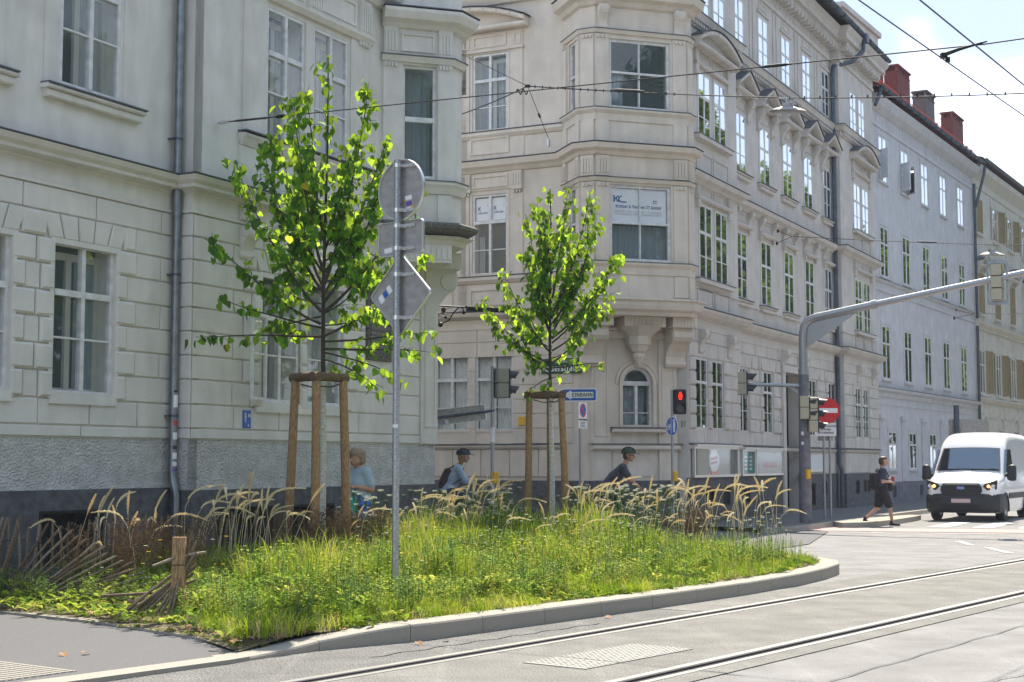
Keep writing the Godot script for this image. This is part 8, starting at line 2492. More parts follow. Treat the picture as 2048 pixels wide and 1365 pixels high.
# ---------------------------------------------------------------- the park on the other side of the street, seen only in the windows
func park() -> void:
	B = Vector3.ZERO
	var r := RandomNumberGenerator.new(); r.seed = 99
	var m := MB.new()
	for i in 60:
		var a := r.randf() * TAU; var y := r.randf_range(-1.0, 1.0); var o := Vector3(cos(a) * sqrt(1 - y * y), y, sin(a) * sqrt(1 - y * y)) * pow(r.randf(), 0.4)
		var d := Vector3(r.randfn(), r.randfn(), r.randfn()).normalized()
		ellipse_leaf(m, o, d, d.cross(Vector3(0.3, 1, 0.2)).normalized(), 0.5, 0.16, 0.2)
	var cl := m.mesh()
	var xf := []; var cols := []
	var trunks := MB.new()
	for k in 24:
		var far := k > 8
		var b := pt(-1.437, 28, 27, (44.0 + (k - 9) * 7.4 if far else -46.0 + k * 9.5) + r.randfn(0, 1.0), (21.0 if far else 27.0) + r.randfn(0, 1.2))
		var h := r.randf_range(20.0, 24.0) if far else r.randf_range(17.0, 20.0)
		trunks.tube([Vector3(b.x, 0, -b.y), Vector3(b.x, h * 0.8, -b.y)], [0.35, 0.12], 8)
		for i in 230:
			var a := r.randf() * TAU; var u := pow(r.randf(), 0.8); var hr := 4.6 * sin(PI * (0.12 + 0.8 * u)) * sqrt(r.randf())
			xf.push_back(Transform3D(Basis(Vector3.UP, r.randf() * TAU).scaled(Vector3.ONE * r.randf_range(0.7, 1.25)), Vector3(b.x + cos(a) * hr, 3.4 + u * (h - 3.4), -b.y + sin(a) * hr)))
			cols.push_back(Color(0.09, 0.16, 0.02).lerp(Color(0.17, 0.23, 0.03), r.randf()))
	var t := thing("park_trees", "row of tall park trees across the street, mirrored in the windows", "trees")
	t.set_meta("kind", "stuff")
	stuff("tree_crowns", "", "", t, cl, M.blade, xf, cols)
	put(t, "tree_trunks", trunks.mesh(), M.bark).set_meta("kind", "stuff")

# ---------------------------------------------------------------- bodies: one smooth surface round a skeleton
func skin(bones: Array, cell: float, k: float) -> ArrayMesh:
	var lo := Vector3.ONE * 1e9; var hi := Vector3.ONE * -1e9
	for b in bones:
		var r: float = maxf(b[2], b[3]) + cell * 2.5
		lo = lo.min((b[0] as Vector3).min(b[1]) - Vector3.ONE * r); hi = hi.max((b[0] as Vector3).max(b[1]) + Vector3.ONE * r)
	var nx := int((hi.x - lo.x) / cell) + 2; var ny := int((hi.y - lo.y) / cell) + 2; var nz := int((hi.z - lo.z) / cell) + 2
	var f := PackedFloat32Array(); f.resize(nx * ny * nz); f.fill(1.0)
	for b in bones:
		var a: Vector3 = b[0]; var e: Vector3 = b[1]; var ra: float = b[2]; var rb: float = b[3]
		var m := maxf(ra, rb) + cell * 2.0 + k
		var p0 := ((a.min(e) - Vector3.ONE * m - lo) / cell).max(Vector3.ZERO); var p1 := (a.max(e) + Vector3.ONE * m - lo) / cell
		var ab := e - a; var l2 := maxf(ab.length_squared(), 1e-9)
		for z in range(int(p0.z), mini(int(p1.z) + 1, nz - 1) + 1):
			for y in range(int(p0.y), mini(int(p1.y) + 1, ny - 1) + 1):
				var base := (z * ny + y) * nx
				for x in range(int(p0.x), mini(int(p1.x) + 1, nx - 1) + 1):
					var p := lo + Vector3(x, y, z) * cell - a
					var t := clampf(p.dot(ab) / l2, 0.0, 1.0)
					var d := (p - ab * t).length() - (ra + (rb - ra) * t)
					var o := f[base + x]
					var h := maxf(k - absf(d - o), 0.0) / k
					f[base + x] = minf(d, o) - h * h * k * 0.25
	var ids := {}
	var vs := PackedVector3Array(); var ix := PackedInt32Array()
	var sx := 1; var sy := nx; var sz := nx * ny
	var corner := [0, sx, sy, sx + sy, sz, sx + sz, sy + sz, sx + sy + sz]
	var cp := [Vector3(0, 0, 0), Vector3(1, 0, 0), Vector3(0, 1, 0), Vector3(1, 1, 0), Vector3(0, 0, 1), Vector3(1, 0, 1), Vector3(0, 1, 1), Vector3(1, 1, 1)]
	var edges := [[0, 1], [2, 3], [4, 5], [6, 7], [0, 2], [1, 3], [4, 6], [5, 7], [0, 4], [1, 5], [2, 6], [3, 7]]
	for z in nz - 1:
		for y in ny - 1:
			for x in nx - 1:
				var i := (z * ny + y) * nx + x
				var s := f[i]
				if s > cell * 2.0 or s < -cell * 2.0: continue
				var neg := 0
				for c in 8:
					if f[i + corner[c]] < 0.0: neg += 1
				if neg == 0 or neg == 8: continue
				var sum := Vector3.ZERO; var cnt := 0
				for e in edges:
					var a := f[i + corner[e[0]]]; var b := f[i + corner[e[1]]]
					if (a < 0.0) != (b < 0.0):
						sum += (cp[e[0]] as Vector3).lerp(cp[e[1]], a / (a - b)); cnt += 1
				ids[i] = vs.size()
				vs.push_back(lo + (Vector3(x, y, z) + sum / cnt) * cell)
	for i in ids:
		for q in [[sx, sy, sz], [sy, sz, sx], [sz, sx, sy]]:
			var a := f[i]; var b := f[i + q[0]]
			if (a < 0.0) == (b < 0.0): continue
			var v0 = ids.get(i); var v1 = ids.get(i - q[1]); var v2 = ids.get(i - q[1] - q[2]); var v3 = ids.get(i - q[2])
			if v1 == null or v2 == null or v3 == null: continue
			if a < 0.0: ix.append_array([v0, v2, v1, v0, v3, v2])
			else: ix.append_array([v0, v1, v2, v0, v2, v3])
	var ns := PackedVector3Array(); ns.resize(vs.size())
	for t in range(0, ix.size(), 3):
		var n := (vs[ix[t + 2]] - vs[ix[t]]).cross(vs[ix[t + 1]] - vs[ix[t]])
		for c in 3: ns[ix[t + c]] += n
	for i in ns.size(): ns[i] = ns[i].normalized()
	var m := ArrayMesh.new()
	var arr := []; arr.resize(Mesh.ARRAY_MAX)
	arr[Mesh.ARRAY_VERTEX] = vs; arr[Mesh.ARRAY_NORMAL] = ns; arr[Mesh.ARRAY_INDEX] = ix
	m.add_surface_from_arrays(Mesh.PRIMITIVE_TRIANGLES, arr)
	return m

func v3(x: float, y: float, z: float) -> Vector3: return Vector3(x, y, z)

var hand_shape: ArrayMesh

# a relaxed hand along +x, thumb towards +z, fingers curling towards -y
func hand() -> ArrayMesh:
	if hand_shape == null:
		var b := [[v3(0, 0, 0), v3(0.03, 0, 0), 0.024, 0.026], [v3(0.03, 0, -0.022), v3(0.085, -0.004, -0.026), 0.016, 0.013], [v3(0.03, 0, 0.016), v3(0.088, -0.002, 0.026), 0.017, 0.013], [v3(0.04, 0, 0), v3(0.088, 0, 0), 0.016, 0.014]]
		for i in 4:
			var z := 0.028 - i * 0.0185; var l: float = [0.92, 1.0, 0.95, 0.78][i]
			var p := v3(0.088, -0.002, z); var q := p + v3(0.036 * l, -0.012, 0); var r := q + v3(0.016 * l, -0.022 * l, 0); var s := r + v3(-0.002, -0.02 * l, 0)
			b += [[p, q, 0.0095, 0.009], [q, r, 0.009, 0.0082], [r, s, 0.0082, 0.007]]
		b += [[v3(0.02, -0.004, 0.02), v3(0.052, -0.02, 0.046), 0.014, 0.011], [v3(0.052, -0.02, 0.046), v3(0.082, -0.034, 0.046), 0.0105, 0.008]]
		hand_shape = skin(b, 0.0045, 0.008)
	return hand_shape

func put_hand(t: Node3D, elbow: Vector3, wrist: Vector3, mt: Material, flip: float) -> void:
	var x := (wrist - elbow).normalized(); var z := x.cross(Vector3.UP).normalized() * flip; var y := z.cross(x)
	if y.y < 0: y = -y
	put(t, "hand", hand(), mt, Transform3D(Basis(x, y, z), wrist))

# head at c looking along +x
func put_head(t: Node3D, c: Vector3, mt: Material, hair: Material, style: int, yaw := 0.0) -> void:
	var b := [[c + v3(-0.02, 0.02, 0), c + v3(0.015, 0.03, 0), 0.094, 0.088], [c + v3(0.025, -0.04, -0.02), c + v3(0.025, -0.04, 0.02), 0.066, 0.066], [c + v3(0.06, -0.085, -0.012), c + v3(0.06, -0.085, 0.012), 0.032, 0.032], [c + v3(0.098, 0.0, 0), c + v3(0.122, -0.035, 0), 0.012, 0.017], [c + v3(0.085, 0.025, -0.045), c + v3(0.085, 0.025, 0.045), 0.018, 0.018], [c + v3(-0.005, -0.02, -0.092), c + v3(-0.01, 0.015, -0.096), 0.013, 0.018], [c + v3(-0.005, -0.02, 0.092), c + v3(-0.01, 0.015, 0.096), 0.013, 0.018], [c + v3(0.088, -0.06, -0.018), c + v3(0.088, -0.06, 0.018), 0.014, 0.014]]
	var piv := Transform3D(Basis(Vector3.UP, yaw), c) * Transform3D(Basis(), -c)
	var h := put(t, "head", skin(b, 0.0085, 0.02), mt, piv)
	for s in [-1.0, 1.0]:
		var m := MB.new(); m.ball(c + v3(0.088, 0.002, 0.034 * s), 0.0125, 8)
		put(h, "eye", m.mesh(), M.white_sign)
		m = MB.new(); m.ball(c + v3(0.097, 0.002, 0.034 * s), 0.007, 6)
		put(h, "pupil", m.mesh(), M.hair_brown)
	var m := MB.new(); m.box(c + v3(0.098, -0.064, -0.02), c + v3(0.1035, -0.059, 0.02))
	put(h, "mouth", m.mesh(), M.cup_red)
	var hb := [[c + v3(-0.03, 0.045, 0), c + v3(0.02, 0.062, 0), 0.092, 0.080], [c + v3(-0.045, -0.02, -0.03), c + v3(-0.045, -0.02, 0.03), 0.066, 0.066]]
	if style == 1:      # soft curls
		hb += [[c + v3(-0.04, 0.06, 0), c + v3(0.03, 0.078, 0), 0.108, 0.095], [c + v3(-0.06, -0.02, -0.04), c + v3(-0.06, -0.02, 0.04), 0.085, 0.085]]
		for i in 16:
			var a := 1.2 + i * 0.25; var y := 0.02 + 0.03 * (i % 3)
			hb.push_back([c + v3(-0.03 + cos(a) * 0.1, y, sin(a) * 0.1), c + v3(-0.03 + cos(a) * 0.1, y + 0.01, sin(a) * 0.1), 0.032, 0.032])
	if style == 2: hb += [[c + v3(-0.06, -0.04, -0.04), c + v3(-0.05, -0.13, -0.04), 0.05, 0.035], [c + v3(-0.06, -0.04, 0.04), c + v3(-0.05, -0.13, 0.04), 0.05, 0.035]]
	put(h, "hair", skin(hb, 0.010, 0.02), hair)

func helmet(t: Node3D, c: Vector3, mt: Material) -> void:
	var m := MB.new()
	m.lathe([Vector2(0.125, -0.01), Vector2(0.128, 0.02), Vector2(0.115, 0.07), Vector2(0.08, 0.105), Vector2(0.03, 0.122), Vector2(0.0, 0.125)], 20, c + v3(-0.005, 0.05, 0), true, 1.18, 0.92)
	m.lathe([Vector2(0.115, 0.0), Vector2(0.125, -0.01)], 20, c + v3(-0.005, 0.05, 0), true, 1.18, 0.92)
	var h := put(t, "helmet", m.mesh(), mt)
	for k in 3:
		for s in ([0.0] if k == 1 else [-1.0, 1.0]):
			var r := MB.new()
			var p := []
			for i in 9:
				var a := lerpf(0.25, 2.9, i / 8.0)
				p.push_back(c + v3(-0.005 + cos(a) * 0.14, 0.055 + sin(a) * 0.118, s * (0.04 if k == 0 else 0.078) * (0.6 + 0.4 * sin(a))))
			r.tube(p, 0.011, 5)
			put(h, "helmet_rib", r.mesh(), M.cloth_slate)
	m = MB.new()
	for s in [-1.0, 1.0]: m.tube([c + v3(0.0, 0.05, 0.10 * s), c + v3(0.03, -0.06, 0.085 * s), c + v3(0.05, -0.115, 0.0)], 0.005, 4)
	put(h, "chin_strap", m.mesh(), M.cloth_black)
	m = MB.new(); m.prism(PackedVector2Array([Vector2(-0.07, -0.09), Vector2(0.07, -0.09), Vector2(0.05, 0.04), Vector2(-0.05, 0.04)]), 0.0, 0.012, 0.003, true)
	put(h, "visor_peak", m.mesh(), mt, Transform3D(Basis(v3(0, 0, 1), v3(-1, 0.15, 0), v3(0, 1, 0)), c + v3(0.13, 0.045, 0)))

func grow(bones: Array, by: float) -> Array:
	var r := []
	for b in bones: r.push_back([b[0], b[1], b[2] + by, b[3] + by])
	return r

func shoe(t: Node3D, ankle: Vector3, toe: Vector3, mt: Material) -> void:
	var d := (toe - ankle); d.y = 0; d = d.normalized()
	var dir := (toe - ankle).normalized()
	var s := put(t, "shoe", skin([[ankle + v3(0, 0.01, 0) - d * 0.02, ankle - d * 0.045 + v3(0, -0.05, 0), 0.042, 0.038], [ankle - d * 0.03 + v3(0, -0.05, 0), toe, 0.042, 0.034]], 0.012, 0.03), mt)
	var m := MB.new(); m.bar(ankle - d * 0.075 + v3(0, -0.083, 0), toe + d * 0.03 + v3(0, -0.03, 0), 0.08, 0.014)
	put(s, "sole", m.mesh(), M.shoe_sole)

func people() -> void:
	B = Vector3.ZERO
	# the man crossing the road
	var t := thing("person", "young man in navy shirt and black shorts striding across the road holding red cup", "person", Vector3(9.62, 0.0, -39.2), deg_to_rad(8.0))
	var torso := [[v3(0, 0.95, -0.07), v3(0, 0.95, 0.07), 0.125, 0.125], [v3(0, 0.98, 0), v3(0.0, 1.2, 0), 0.13, 0.13], [v3(0.0, 1.22, -0.05), v3(0.01, 1.36, -0.06), 0.115, 0.10], [v3(0.0, 1.22, 0.05), v3(0.01, 1.36, 0.06), 0.115, 0.10], [v3(0, 1.43, -0.15), v3(0, 1.43, 0.15), 0.062, 0.062]]
	var armr := [[v3(0, 1.42, 0.185), v3(-0.05, 1.16, 0.235), 0.055, 0.044], [v3(-0.05, 1.16, 0.235), v3(0.19, 1.14, 0.13), 0.042, 0.029]]
	var arml := [[v3(0, 1.42, -0.185), v3(-0.02, 1.16, -0.23), 0.055, 0.044], [v3(-0.02, 1.16, -0.23), v3(0.21, 1.22, -0.10), 0.042, 0.029]]
	var legf := [[v3(0.02, 0.92, 0.09), v3(0.17, 0.50, 0.09), 0.09, 0.062], [v3(0.17, 0.50, 0.09), v3(0.24, 0.10, 0.09), 0.058, 0.038]]
	var legb := [[v3(-0.02, 0.92, -0.09), v3(-0.06, 0.49, -0.09), 0.09, 0.062], [v3(-0.06, 0.49, -0.09), v3(-0.40, 0.20, -0.10), 0.058, 0.038]]
	put(t, "body", skin(torso + armr + arml + legf + legb + [[v3(0.01, 1.44, 0), v3(0.04, 1.58, 0), 0.055, 0.05]], 0.018, 0.05), M.skin)
	put(t, "shirt", skin(grow(torso + [[v3(0, 1.42, 0.18), v3(-0.035, 1.24, 0.22), 0.056, 0.054], [v3(0, 1.42, -0.18), v3(-0.015, 1.24, -0.22), 0.056, 0.054]], 0.013), 0.018, 0.05), M.cloth_navy)
	put(t, "shorts", skin(grow([[v3(0, 0.95, -0.07), v3(0, 0.95, 0.07), 0.125, 0.125], [v3(0.02, 0.90, 0.09), v3(0.15, 0.56, 0.09), 0.095, 0.095], [v3(-0.02, 0.90, -0.09), v3(-0.055, 0.56, -0.09), 0.095, 0.095]], 0.017), 0.018, 0.05), M.cloth_black)
	put_head(t, v3(0.06, 1.67, 0), M.skin, M.hair_brown, 0)
	put_hand(t, armr[1][0], armr[1][1], M.skin, 1.0); put_hand(t, arml[1][0], arml[1][1], M.skin, -1.0)
	shoe(t, v3(0.24, 0.10, 0.09), v3(0.42, 0.035, 0.09), M.cloth_black); shoe(t, v3(-0.40, 0.20, -0.10), v3(-0.29, 0.05, -0.10), M.cloth_black)
	var bp := thing("backpack", "black backpack on the back of the man crossing the road", "backpack", Vector3(9.62, 0.0, -39.2), deg_to_rad(8.0))
	put(bp, "pack", skin([[v3(-0.21, 1.03, -0.06), v3(-0.20, 1.32, -0.06), 0.10, 0.09], [v3(-0.21, 1.03, 0.06), v3(-0.20, 1.32, 0.06), 0.10, 0.09]], 0.02, 0.05), M.cloth_black)
	for s in [-1.0, 1.0]:
		var m := MB.new()
		m.tube([v3(-0.18, 1.36, 0.09 * s), v3(-0.05, 1.495, 0.10 * s), v3(0.08, 1.46, 0.11 * s), v3(0.145, 1.3, 0.12 * s), v3(0.1, 1.12, 0.16 * s), v3(-0.15, 1.0, 0.12 * s)], 0.015, 6)
		put(bp, "strap", m.mesh(), M.cloth_black)
	var ls := MB.new(); ls.tube([v3(-0.18, 1.0, 0.1), v3(-0.22, 0.75, 0.12), v3(-0.21, 0.55, 0.12)], 0.012, 5)
	put(bp, "loose_strap", ls.mesh(), M.cloth_black)
	var cup := thing("drink_cup", "small red cup in the hands of the man crossing the road", "cup", Vector3(9.62, 0.0, -39.2), deg_to_rad(8.0))
	var cm := MB.new(); cm.lathe([Vector2(0, 1.14), Vector2(0.036, 1.14), Vector2(0.042, 1.26), Vector2(0.044, 1.265), Vector2(0, 1.27)], 14, v3(0.315, 0.02, 0.0))
	put(cup, "cup_body", cm.mesh(), M.cup_red)
	cm = MB.new(); cm.lathe([Vector2(0, 0), Vector2(0.045, 0), Vector2(0.04, 0.015), Vector2(0, 0.016)], 14, v3(0.315, 1.29, 0.0))
	put(cup, "lid", cm.mesh(), M.paper)
	var sb := thing("shoulder_bag", "black bag hanging at the front of the man crossing the road", "bag", Vector3(9.62, 0.0, -39.2), deg_to_rad(8.0))
	put(sb, "bag_body", skin([[v3(0.2, 0.98, -0.08), v3(0.2, 0.98, 0.08), 0.085, 0.085], [v3(0.2, 1.08, -0.07), v3(0.2, 1.08, 0.07), 0.06, 0.06]], 0.02, 0.05), M.cloth_black)
	# the woman walking by the grey house
	var wp := Vector3(-2.42, 0.16, -23.7); var wt := deg_to_rad(-128.0)
	t = thing("person", "grey haired woman in pale blue blouse carrying bags beside the grey house", "person", wp, wt)
	torso = [[v3(0, 0.88, -0.09), v3(0, 0.88, 0.09), 0.15, 0.15], [v3(0.02, 0.92, -0.05), v3(0.02, 1.1, -0.05), 0.15, 0.145], [v3(0.02, 0.92, 0.05), v3(0.02, 1.1, 0.05), 0.15, 0.145], [v3(0.03, 1.16, -0.06), v3(0.01, 1.28, -0.06), 0.13, 0.105], [v3(0.03, 1.16, 0.06), v3(0.01, 1.28, 0.06), 0.13, 0.105], [v3(-0.01, 1.34, -0.14), v3(-0.01, 1.34, 0.14), 0.065, 0.065]]
	armr = [[v3(-0.01, 1.33, 0.18), v3(-0.04, 1.06, 0.25), 0.062, 0.05], [v3(-0.04, 1.06, 0.25), v3(0.04, 0.84, 0.26), 0.046, 0.031]]
	arml = [[v3(-0.01, 1.33, -0.18), v3(-0.02, 1.07, -0.26), 0.062, 0.05], [v3(-0.02, 1.07, -0.26), v3(0.19, 1.11, -0.12), 0.046, 0.031]]
	legf = [[v3(0.02, 0.85, 0.1), v3(0.10, 0.46, 0.1), 0.11, 0.07], [v3(0.10, 0.46, 0.1), v3(0.13, 0.09, 0.1), 0.065, 0.045]]
	legb = [[v3(-0.02, 0.85, -0.1), v3(-0.03, 0.46, -0.1), 0.11, 0.07], [v3(-0.03, 0.46, -0.1), v3(-0.18, 0.12, -0.1), 0.065, 0.045]]
	put(t, "body", skin(torso + armr + arml + legf + legb + [[v3(0.0, 1.36, 0), v3(0.03, 1.47, 0), 0.055, 0.05]], 0.02, 0.05), M.skin)
	put(t, "blouse", skin(grow(torso + [[v3(-0.01, 1.33, 0.17), v3(-0.03, 1.14, 0.23), 0.066, 0.066], [v3(-0.01, 1.33, -0.17), v3(-0.02, 1.14, -0.24), 0.066, 0.066]], 0.016), 0.02, 0.05), M.cloth_blouse)
	put(t, "trousers", skin(grow([[v3(0, 0.84, -0.08), v3(0, 0.84, 0.08), 0.145, 0.145]] + legf + legb, 0.018), 0.02, 0.05), M.cloth_brown)
	put_head(t, v3(0.05, 1.55, 0), M.skin, M.hair_grey, 1)
	put_hand(t, armr[1][0], armr[1][1], M.skin, 1.0); put_hand(t, arml[1][0], arml[1][1], M.skin, -1.0)
	shoe(t, v3(0.13, 0.10, 0.1), v3(0.29, 0.035, 0.1), M.cloth_brown); shoe(t, v3(-0.18, 0.13, -0.1), v3(-0.05, 0.035, -0.1), M.cloth_brown)
	for q in [["carrier_bag", "teal carrier bag held by the woman beside the grey house", v3(0.27, 0.82, -0.12), 0.13, "bag_teal"], ["carrier_bag", "bright blue carrier bag held by the woman beside the grey house", v3(0.12, 0.78, -0.27), 0.14, "bag_blue"]]:
		var bg := thing(q[0], q[1], "bag", wp, wt)
		var c: Vector3 = q[2]; var w: float = q[3]
		put(bg, "bag_body", skin([[c + v3(-w * 0.6, -0.12, 0), c + v3(w * 0.6, -0.12, 0), 0.075, 0.075], [c + v3(-w * 0.5, 0.06, 0), c + v3(w * 0.5, 0.06, 0), 0.045, 0.045], [c + v3(0, -0.12, 0), c + v3(0, 0.12, 0), 0.07, 0.025]], 0.018, 0.05), M[q[4]])
		var m := MB.new(); m.tube([c + v3(-w * 0.4, 0.08, 0), v3(0.25, 1.08, -0.13), c + v3(w * 0.4, 0.08, 0)], 0.012, 5)
		put(bg, "handle", m.mesh(), M[q[4]])
	# the two cyclists
	for k in 2:
		var at: Vector3 = [Vector3(-1.12, 0.1, -31.0), Vector3(2.08, 0.12, -30.0)][k]
		var turn := deg_to_rad([6.0, -4.0][k])
		t = thing("person", ["cyclist in pale blue shirt and grey helmet behind the signal post", "cyclist in slate shirt and dark green helmet, leaning forward at the chamfered corner"][k], "person", at, turn)
		var lean: float = [0.16, 0.26][k]
		torso = [[v3(-0.2, 0.98, -0.07), v3(-0.2, 0.98, 0.07), 0.13, 0.13], [v3(-0.19, 1.02, 0), v3(-0.2 + lean * 0.6, 1.2, 0), 0.135, 0.13], [v3(-0.2 + lean * 0.7, 1.24, -0.05), v3(-0.2 + lean * 1.2, 1.38, -0.06), 0.115, 0.10], [v3(-0.2 + lean * 0.7, 1.24, 0.05), v3(-0.2 + lean * 1.2, 1.38, 0.06), 0.115, 0.10], [v3(-0.2 + lean * 1.3, 1.43, -0.15), v3(-0.2 + lean * 1.3, 1.43, 0.15), 0.062, 0.062]]
		var sh := -0.2 + lean * 1.3
		armr = [[v3(sh, 1.42, 0.18), v3(sh + 0.14, 1.18, 0.25), 0.052, 0.044], [v3(sh + 0.14, 1.18, 0.25), v3(0.40, 1.09, 0.25), 0.042, 0.029]]
		arml = [[v3(sh, 1.42, -0.18), v3(sh + 0.14, 1.18, -0.25), 0.052, 0.044], [v3(sh + 0.14, 1.18, -0.25), v3(0.40, 1.09, -0.25), 0.042, 0.029]]
		legf = [[v3(-0.18, 0.96, 0.09), v3(0.20, 0.78, 0.11), 0.095, 0.065], [v3(0.20, 0.78, 0.11), v3(0.07, 0.42, 0.11), 0.06, 0.042]]
		legb = [[v3(-0.18, 0.96, -0.09), v3(0.12, 0.60, -0.11), 0.095, 0.065], [v3(0.12, 0.60, -0.11), v3(-0.06, 0.22, -0.11), 0.06, 0.042]]
		var sk: Material = M.skin if k == 0 else M.skin_tan
		put(t, "body", skin(torso + armr + arml + legf + legb + [[v3(sh, 1.45, 0), v3(sh + 0.08, 1.58, 0), 0.055, 0.05]], 0.02, 0.05), sk)
		var sleeves: Array = [[armr[0], arml[0], [armr[1][0], (armr[1][0] as Vector3).lerp(armr[1][1], 0.45), 0.044, 0.042], [arml[1][0], (arml[1][0] as Vector3).lerp(arml[1][1], 0.45), 0.044, 0.042]], [[armr[0][0], (armr[0][0] as Vector3).lerp(armr[0][1], 0.62), 0.056, 0.056], [arml[0][0], (arml[0][0] as Vector3).lerp(arml[0][1], 0.62), 0.056, 0.056]]][k]
		put(t, "shirt", skin(grow(torso + sleeves, 0.015), 0.02, 0.05), [M.cloth_paleblue, M.cloth_slate][k])
		put(t, "trousers", skin(grow([[v3(-0.2, 0.96, -0.07), v3(-0.2, 0.96, 0.07), 0.13, 0.13]] + legf + legb, 0.016), 0.02, 0.05), M.cloth_jeans)
		var hc := v3(sh + 0.11, 1.665, 0)
		put_head(t, hc, sk, [M.hair_blond, M.hair_brown][k], [2, 0][k], [0.0, -0.15][k])
		helmet(t, hc, [M.helmet_grey, M.helmet_green][k])
		if k == 1:
			var g := MB.new(); g.box(hc + v3(0.095, -0.015, -0.06), hc + v3(0.108, 0.02, 0.06)); g.box(hc + v3(0.0, 0.0, 0.088), hc + v3(0.10, 0.012, 0.094)); g.box(hc + v3(0.0, 0.0, -0.094), hc + v3(0.10, 0.012, -0.088))
			put(t, "sunglasses", g.mesh(), M.black_plastic)
		put_hand(t, armr[1][0], armr[1][1], sk, 1.0); put_hand(t, arml[1][0], arml[1][1], sk, -1.0)
		shoe(t, v3(0.07, 0.42, 0.11), v3(0.22, 0.33, 0.11), M.cloth_black); shoe(t, v3(-0.06, 0.22, -0.11), v3(0.09, 0.13, -0.11), M.cloth_black)
		bicycle(["bicycle under the cyclist in the pale blue shirt", "bicycle under the cyclist in the slate shirt"][k], at, turn)
		if k == 0:
			bp = thing("backpack", "dark maroon backpack worn by the cyclist in pale blue", "backpack", at, turn)
			put(bp, "pack", skin([[v3(-0.32, 1.1, -0.06), v3(-0.21, 1.36, -0.06), 0.095, 0.08], [v3(-0.32, 1.1, 0.06), v3(-0.21, 1.36, 0.06), 0.095, 0.08]], 0.02, 0.05), M.cloth_maroon)
			for s in [-1.0, 1.0]:
				var m := MB.new(); m.tube([v3(-0.2, 1.42, 0.09 * s), v3(-0.02, 1.5, 0.10 * s), v3(0.11, 1.42, 0.11 * s), v3(0.09, 1.22, 0.13 * s), v3(-0.2, 1.05, 0.14 * s)], 0.014, 6)
				put(bp, "strap", m.mesh(), M.cloth_maroon)

func bicycle(label: String, at: Vector3, turn: float) -> void:
	var t := thing("bicycle", label, "bicycle", at, turn, "bicycles ridden past the island")
	for x in [-0.53, 0.53]:
		var w := Node3D.new(); w.name = numbered(t, "wheel"); w.position = v3(x, 0.345, 0); t.add_child(w)
		for q in [[0.335, 0.020, "tyre", "rubber"], [0.305, 0.011, "rim", "aluminium"]]:
			var m := MB.new(); var p := []
			for i in 33: p.push_back(v3(cos(TAU * i / 32) * q[0], sin(TAU * i / 32) * q[0], 0))
			m.tube(p, q[1], 6, false)
			put(w, q[2], m.mesh(), M[q[3]])
		var s := MB.new()
		for i in 20:
			var a := TAU * i / 20
			s.tube([v3(cos(a + 0.3) * 0.02, sin(a + 0.3) * 0.02, 0.02 * (1 if i % 2 else -1)), v3(cos(a) * 0.3, sin(a) * 0.3, 0)], 0.0015, 3, false)
		s.tube([v3(0, 0, -0.05), v3(0, 0, 0.05)], 0.02, 8)
		put(w, "spokes", s.mesh(), M.aluminium)
	var f := MB.new()
	for q in [[v3(-0.53, 0.345, 0.04), v3(-0.1, 0.30, 0.0)], [v3(-0.53, 0.345, 0.04), v3(-0.22, 0.78, 0.0)], [v3(-0.53, 0.345, -0.04), v3(-0.22, 0.78, 0.0)], [v3(-0.1, 0.30, 0), v3(-0.26, 0.88, 0)], [v3(-0.1, 0.30, 0), v3(0.36, 0.72, 0)], [v3(-0.22, 0.78, 0), v3(0.34, 0.82, 0)], [v3(0.34, 0.9, 0), v3(0.38, 0.66, 0)]]:
		f.tube([q[0], q[1]], 0.017, 8)
	put(t, "frame", f.mesh(), M.cloth_slate)
	f = MB.new()
	for s in [-1.0, 1.0]: f.tube([v3(0.38, 0.66, 0.05 * s), v3(0.46, 0.5, 0.055 * s), v3(0.53, 0.345, 0.055 * s)], 0.012, 6)
	f.tube([v3(0.38, 0.66, -0.05), v3(0.38, 0.66, 0.05)], 0.016, 6)
	put(t, "fork", f.mesh(), M.cloth_slate)
	f = MB.new()
	f.tube([v3(0.34, 0.9, 0), v3(0.37, 1.04, 0)], 0.014, 6); f.tube([v3(0.42, 1.06, -0.29), v3(0.40, 1.05, -0.1), v3(0.37, 1.04, 0), v3(0.40, 1.05, 0.1), v3(0.42, 1.06, 0.29)], 0.013, 6)
	put(t, "handlebar", f.mesh(), M.black_plastic)
	put(t, "saddle", skin([[v3(-0.34, 0.90, -0.05), v3(-0.34, 0.90, 0.05), 0.04, 0.04], [v3(-0.34, 0.905, 0), v3(-0.12, 0.90, 0), 0.05, 0.022]], 0.015, 0.03), M.black_plastic)
	f = MB.new()
	for s in [-1.0, 1.0]:
		f.tube([v3(-0.1, 0.30, 0.05 * s), v3(-0.1 + 0.12 * s, 0.30 + 0.1 * s, 0.06 * s)], 0.012, 6); f.box(v3(-0.1 + 0.12 * s - 0.05, 0.29 + 0.1 * s, 0.06 * s), v3(-0.1 + 0.12 * s + 0.05, 0.31 + 0.1 * s, 0.15 * s))
	put(t, "crank", f.mesh(), M.aluminium)
	f = MB.new(); f.box(v3(-0.75, 0.72, -0.07), v3(-0.38, 0.735, 0.07)); f.tube([v3(-0.53, 0.345, 0.06), v3(-0.6, 0.72, 0.06)], 0.007, 5); f.tube([v3(-0.53, 0.345, -0.06), v3(-0.6, 0.72, -0.06)], 0.007, 5)
	put(t, "luggage_rack", f.mesh(), M.black_iron)

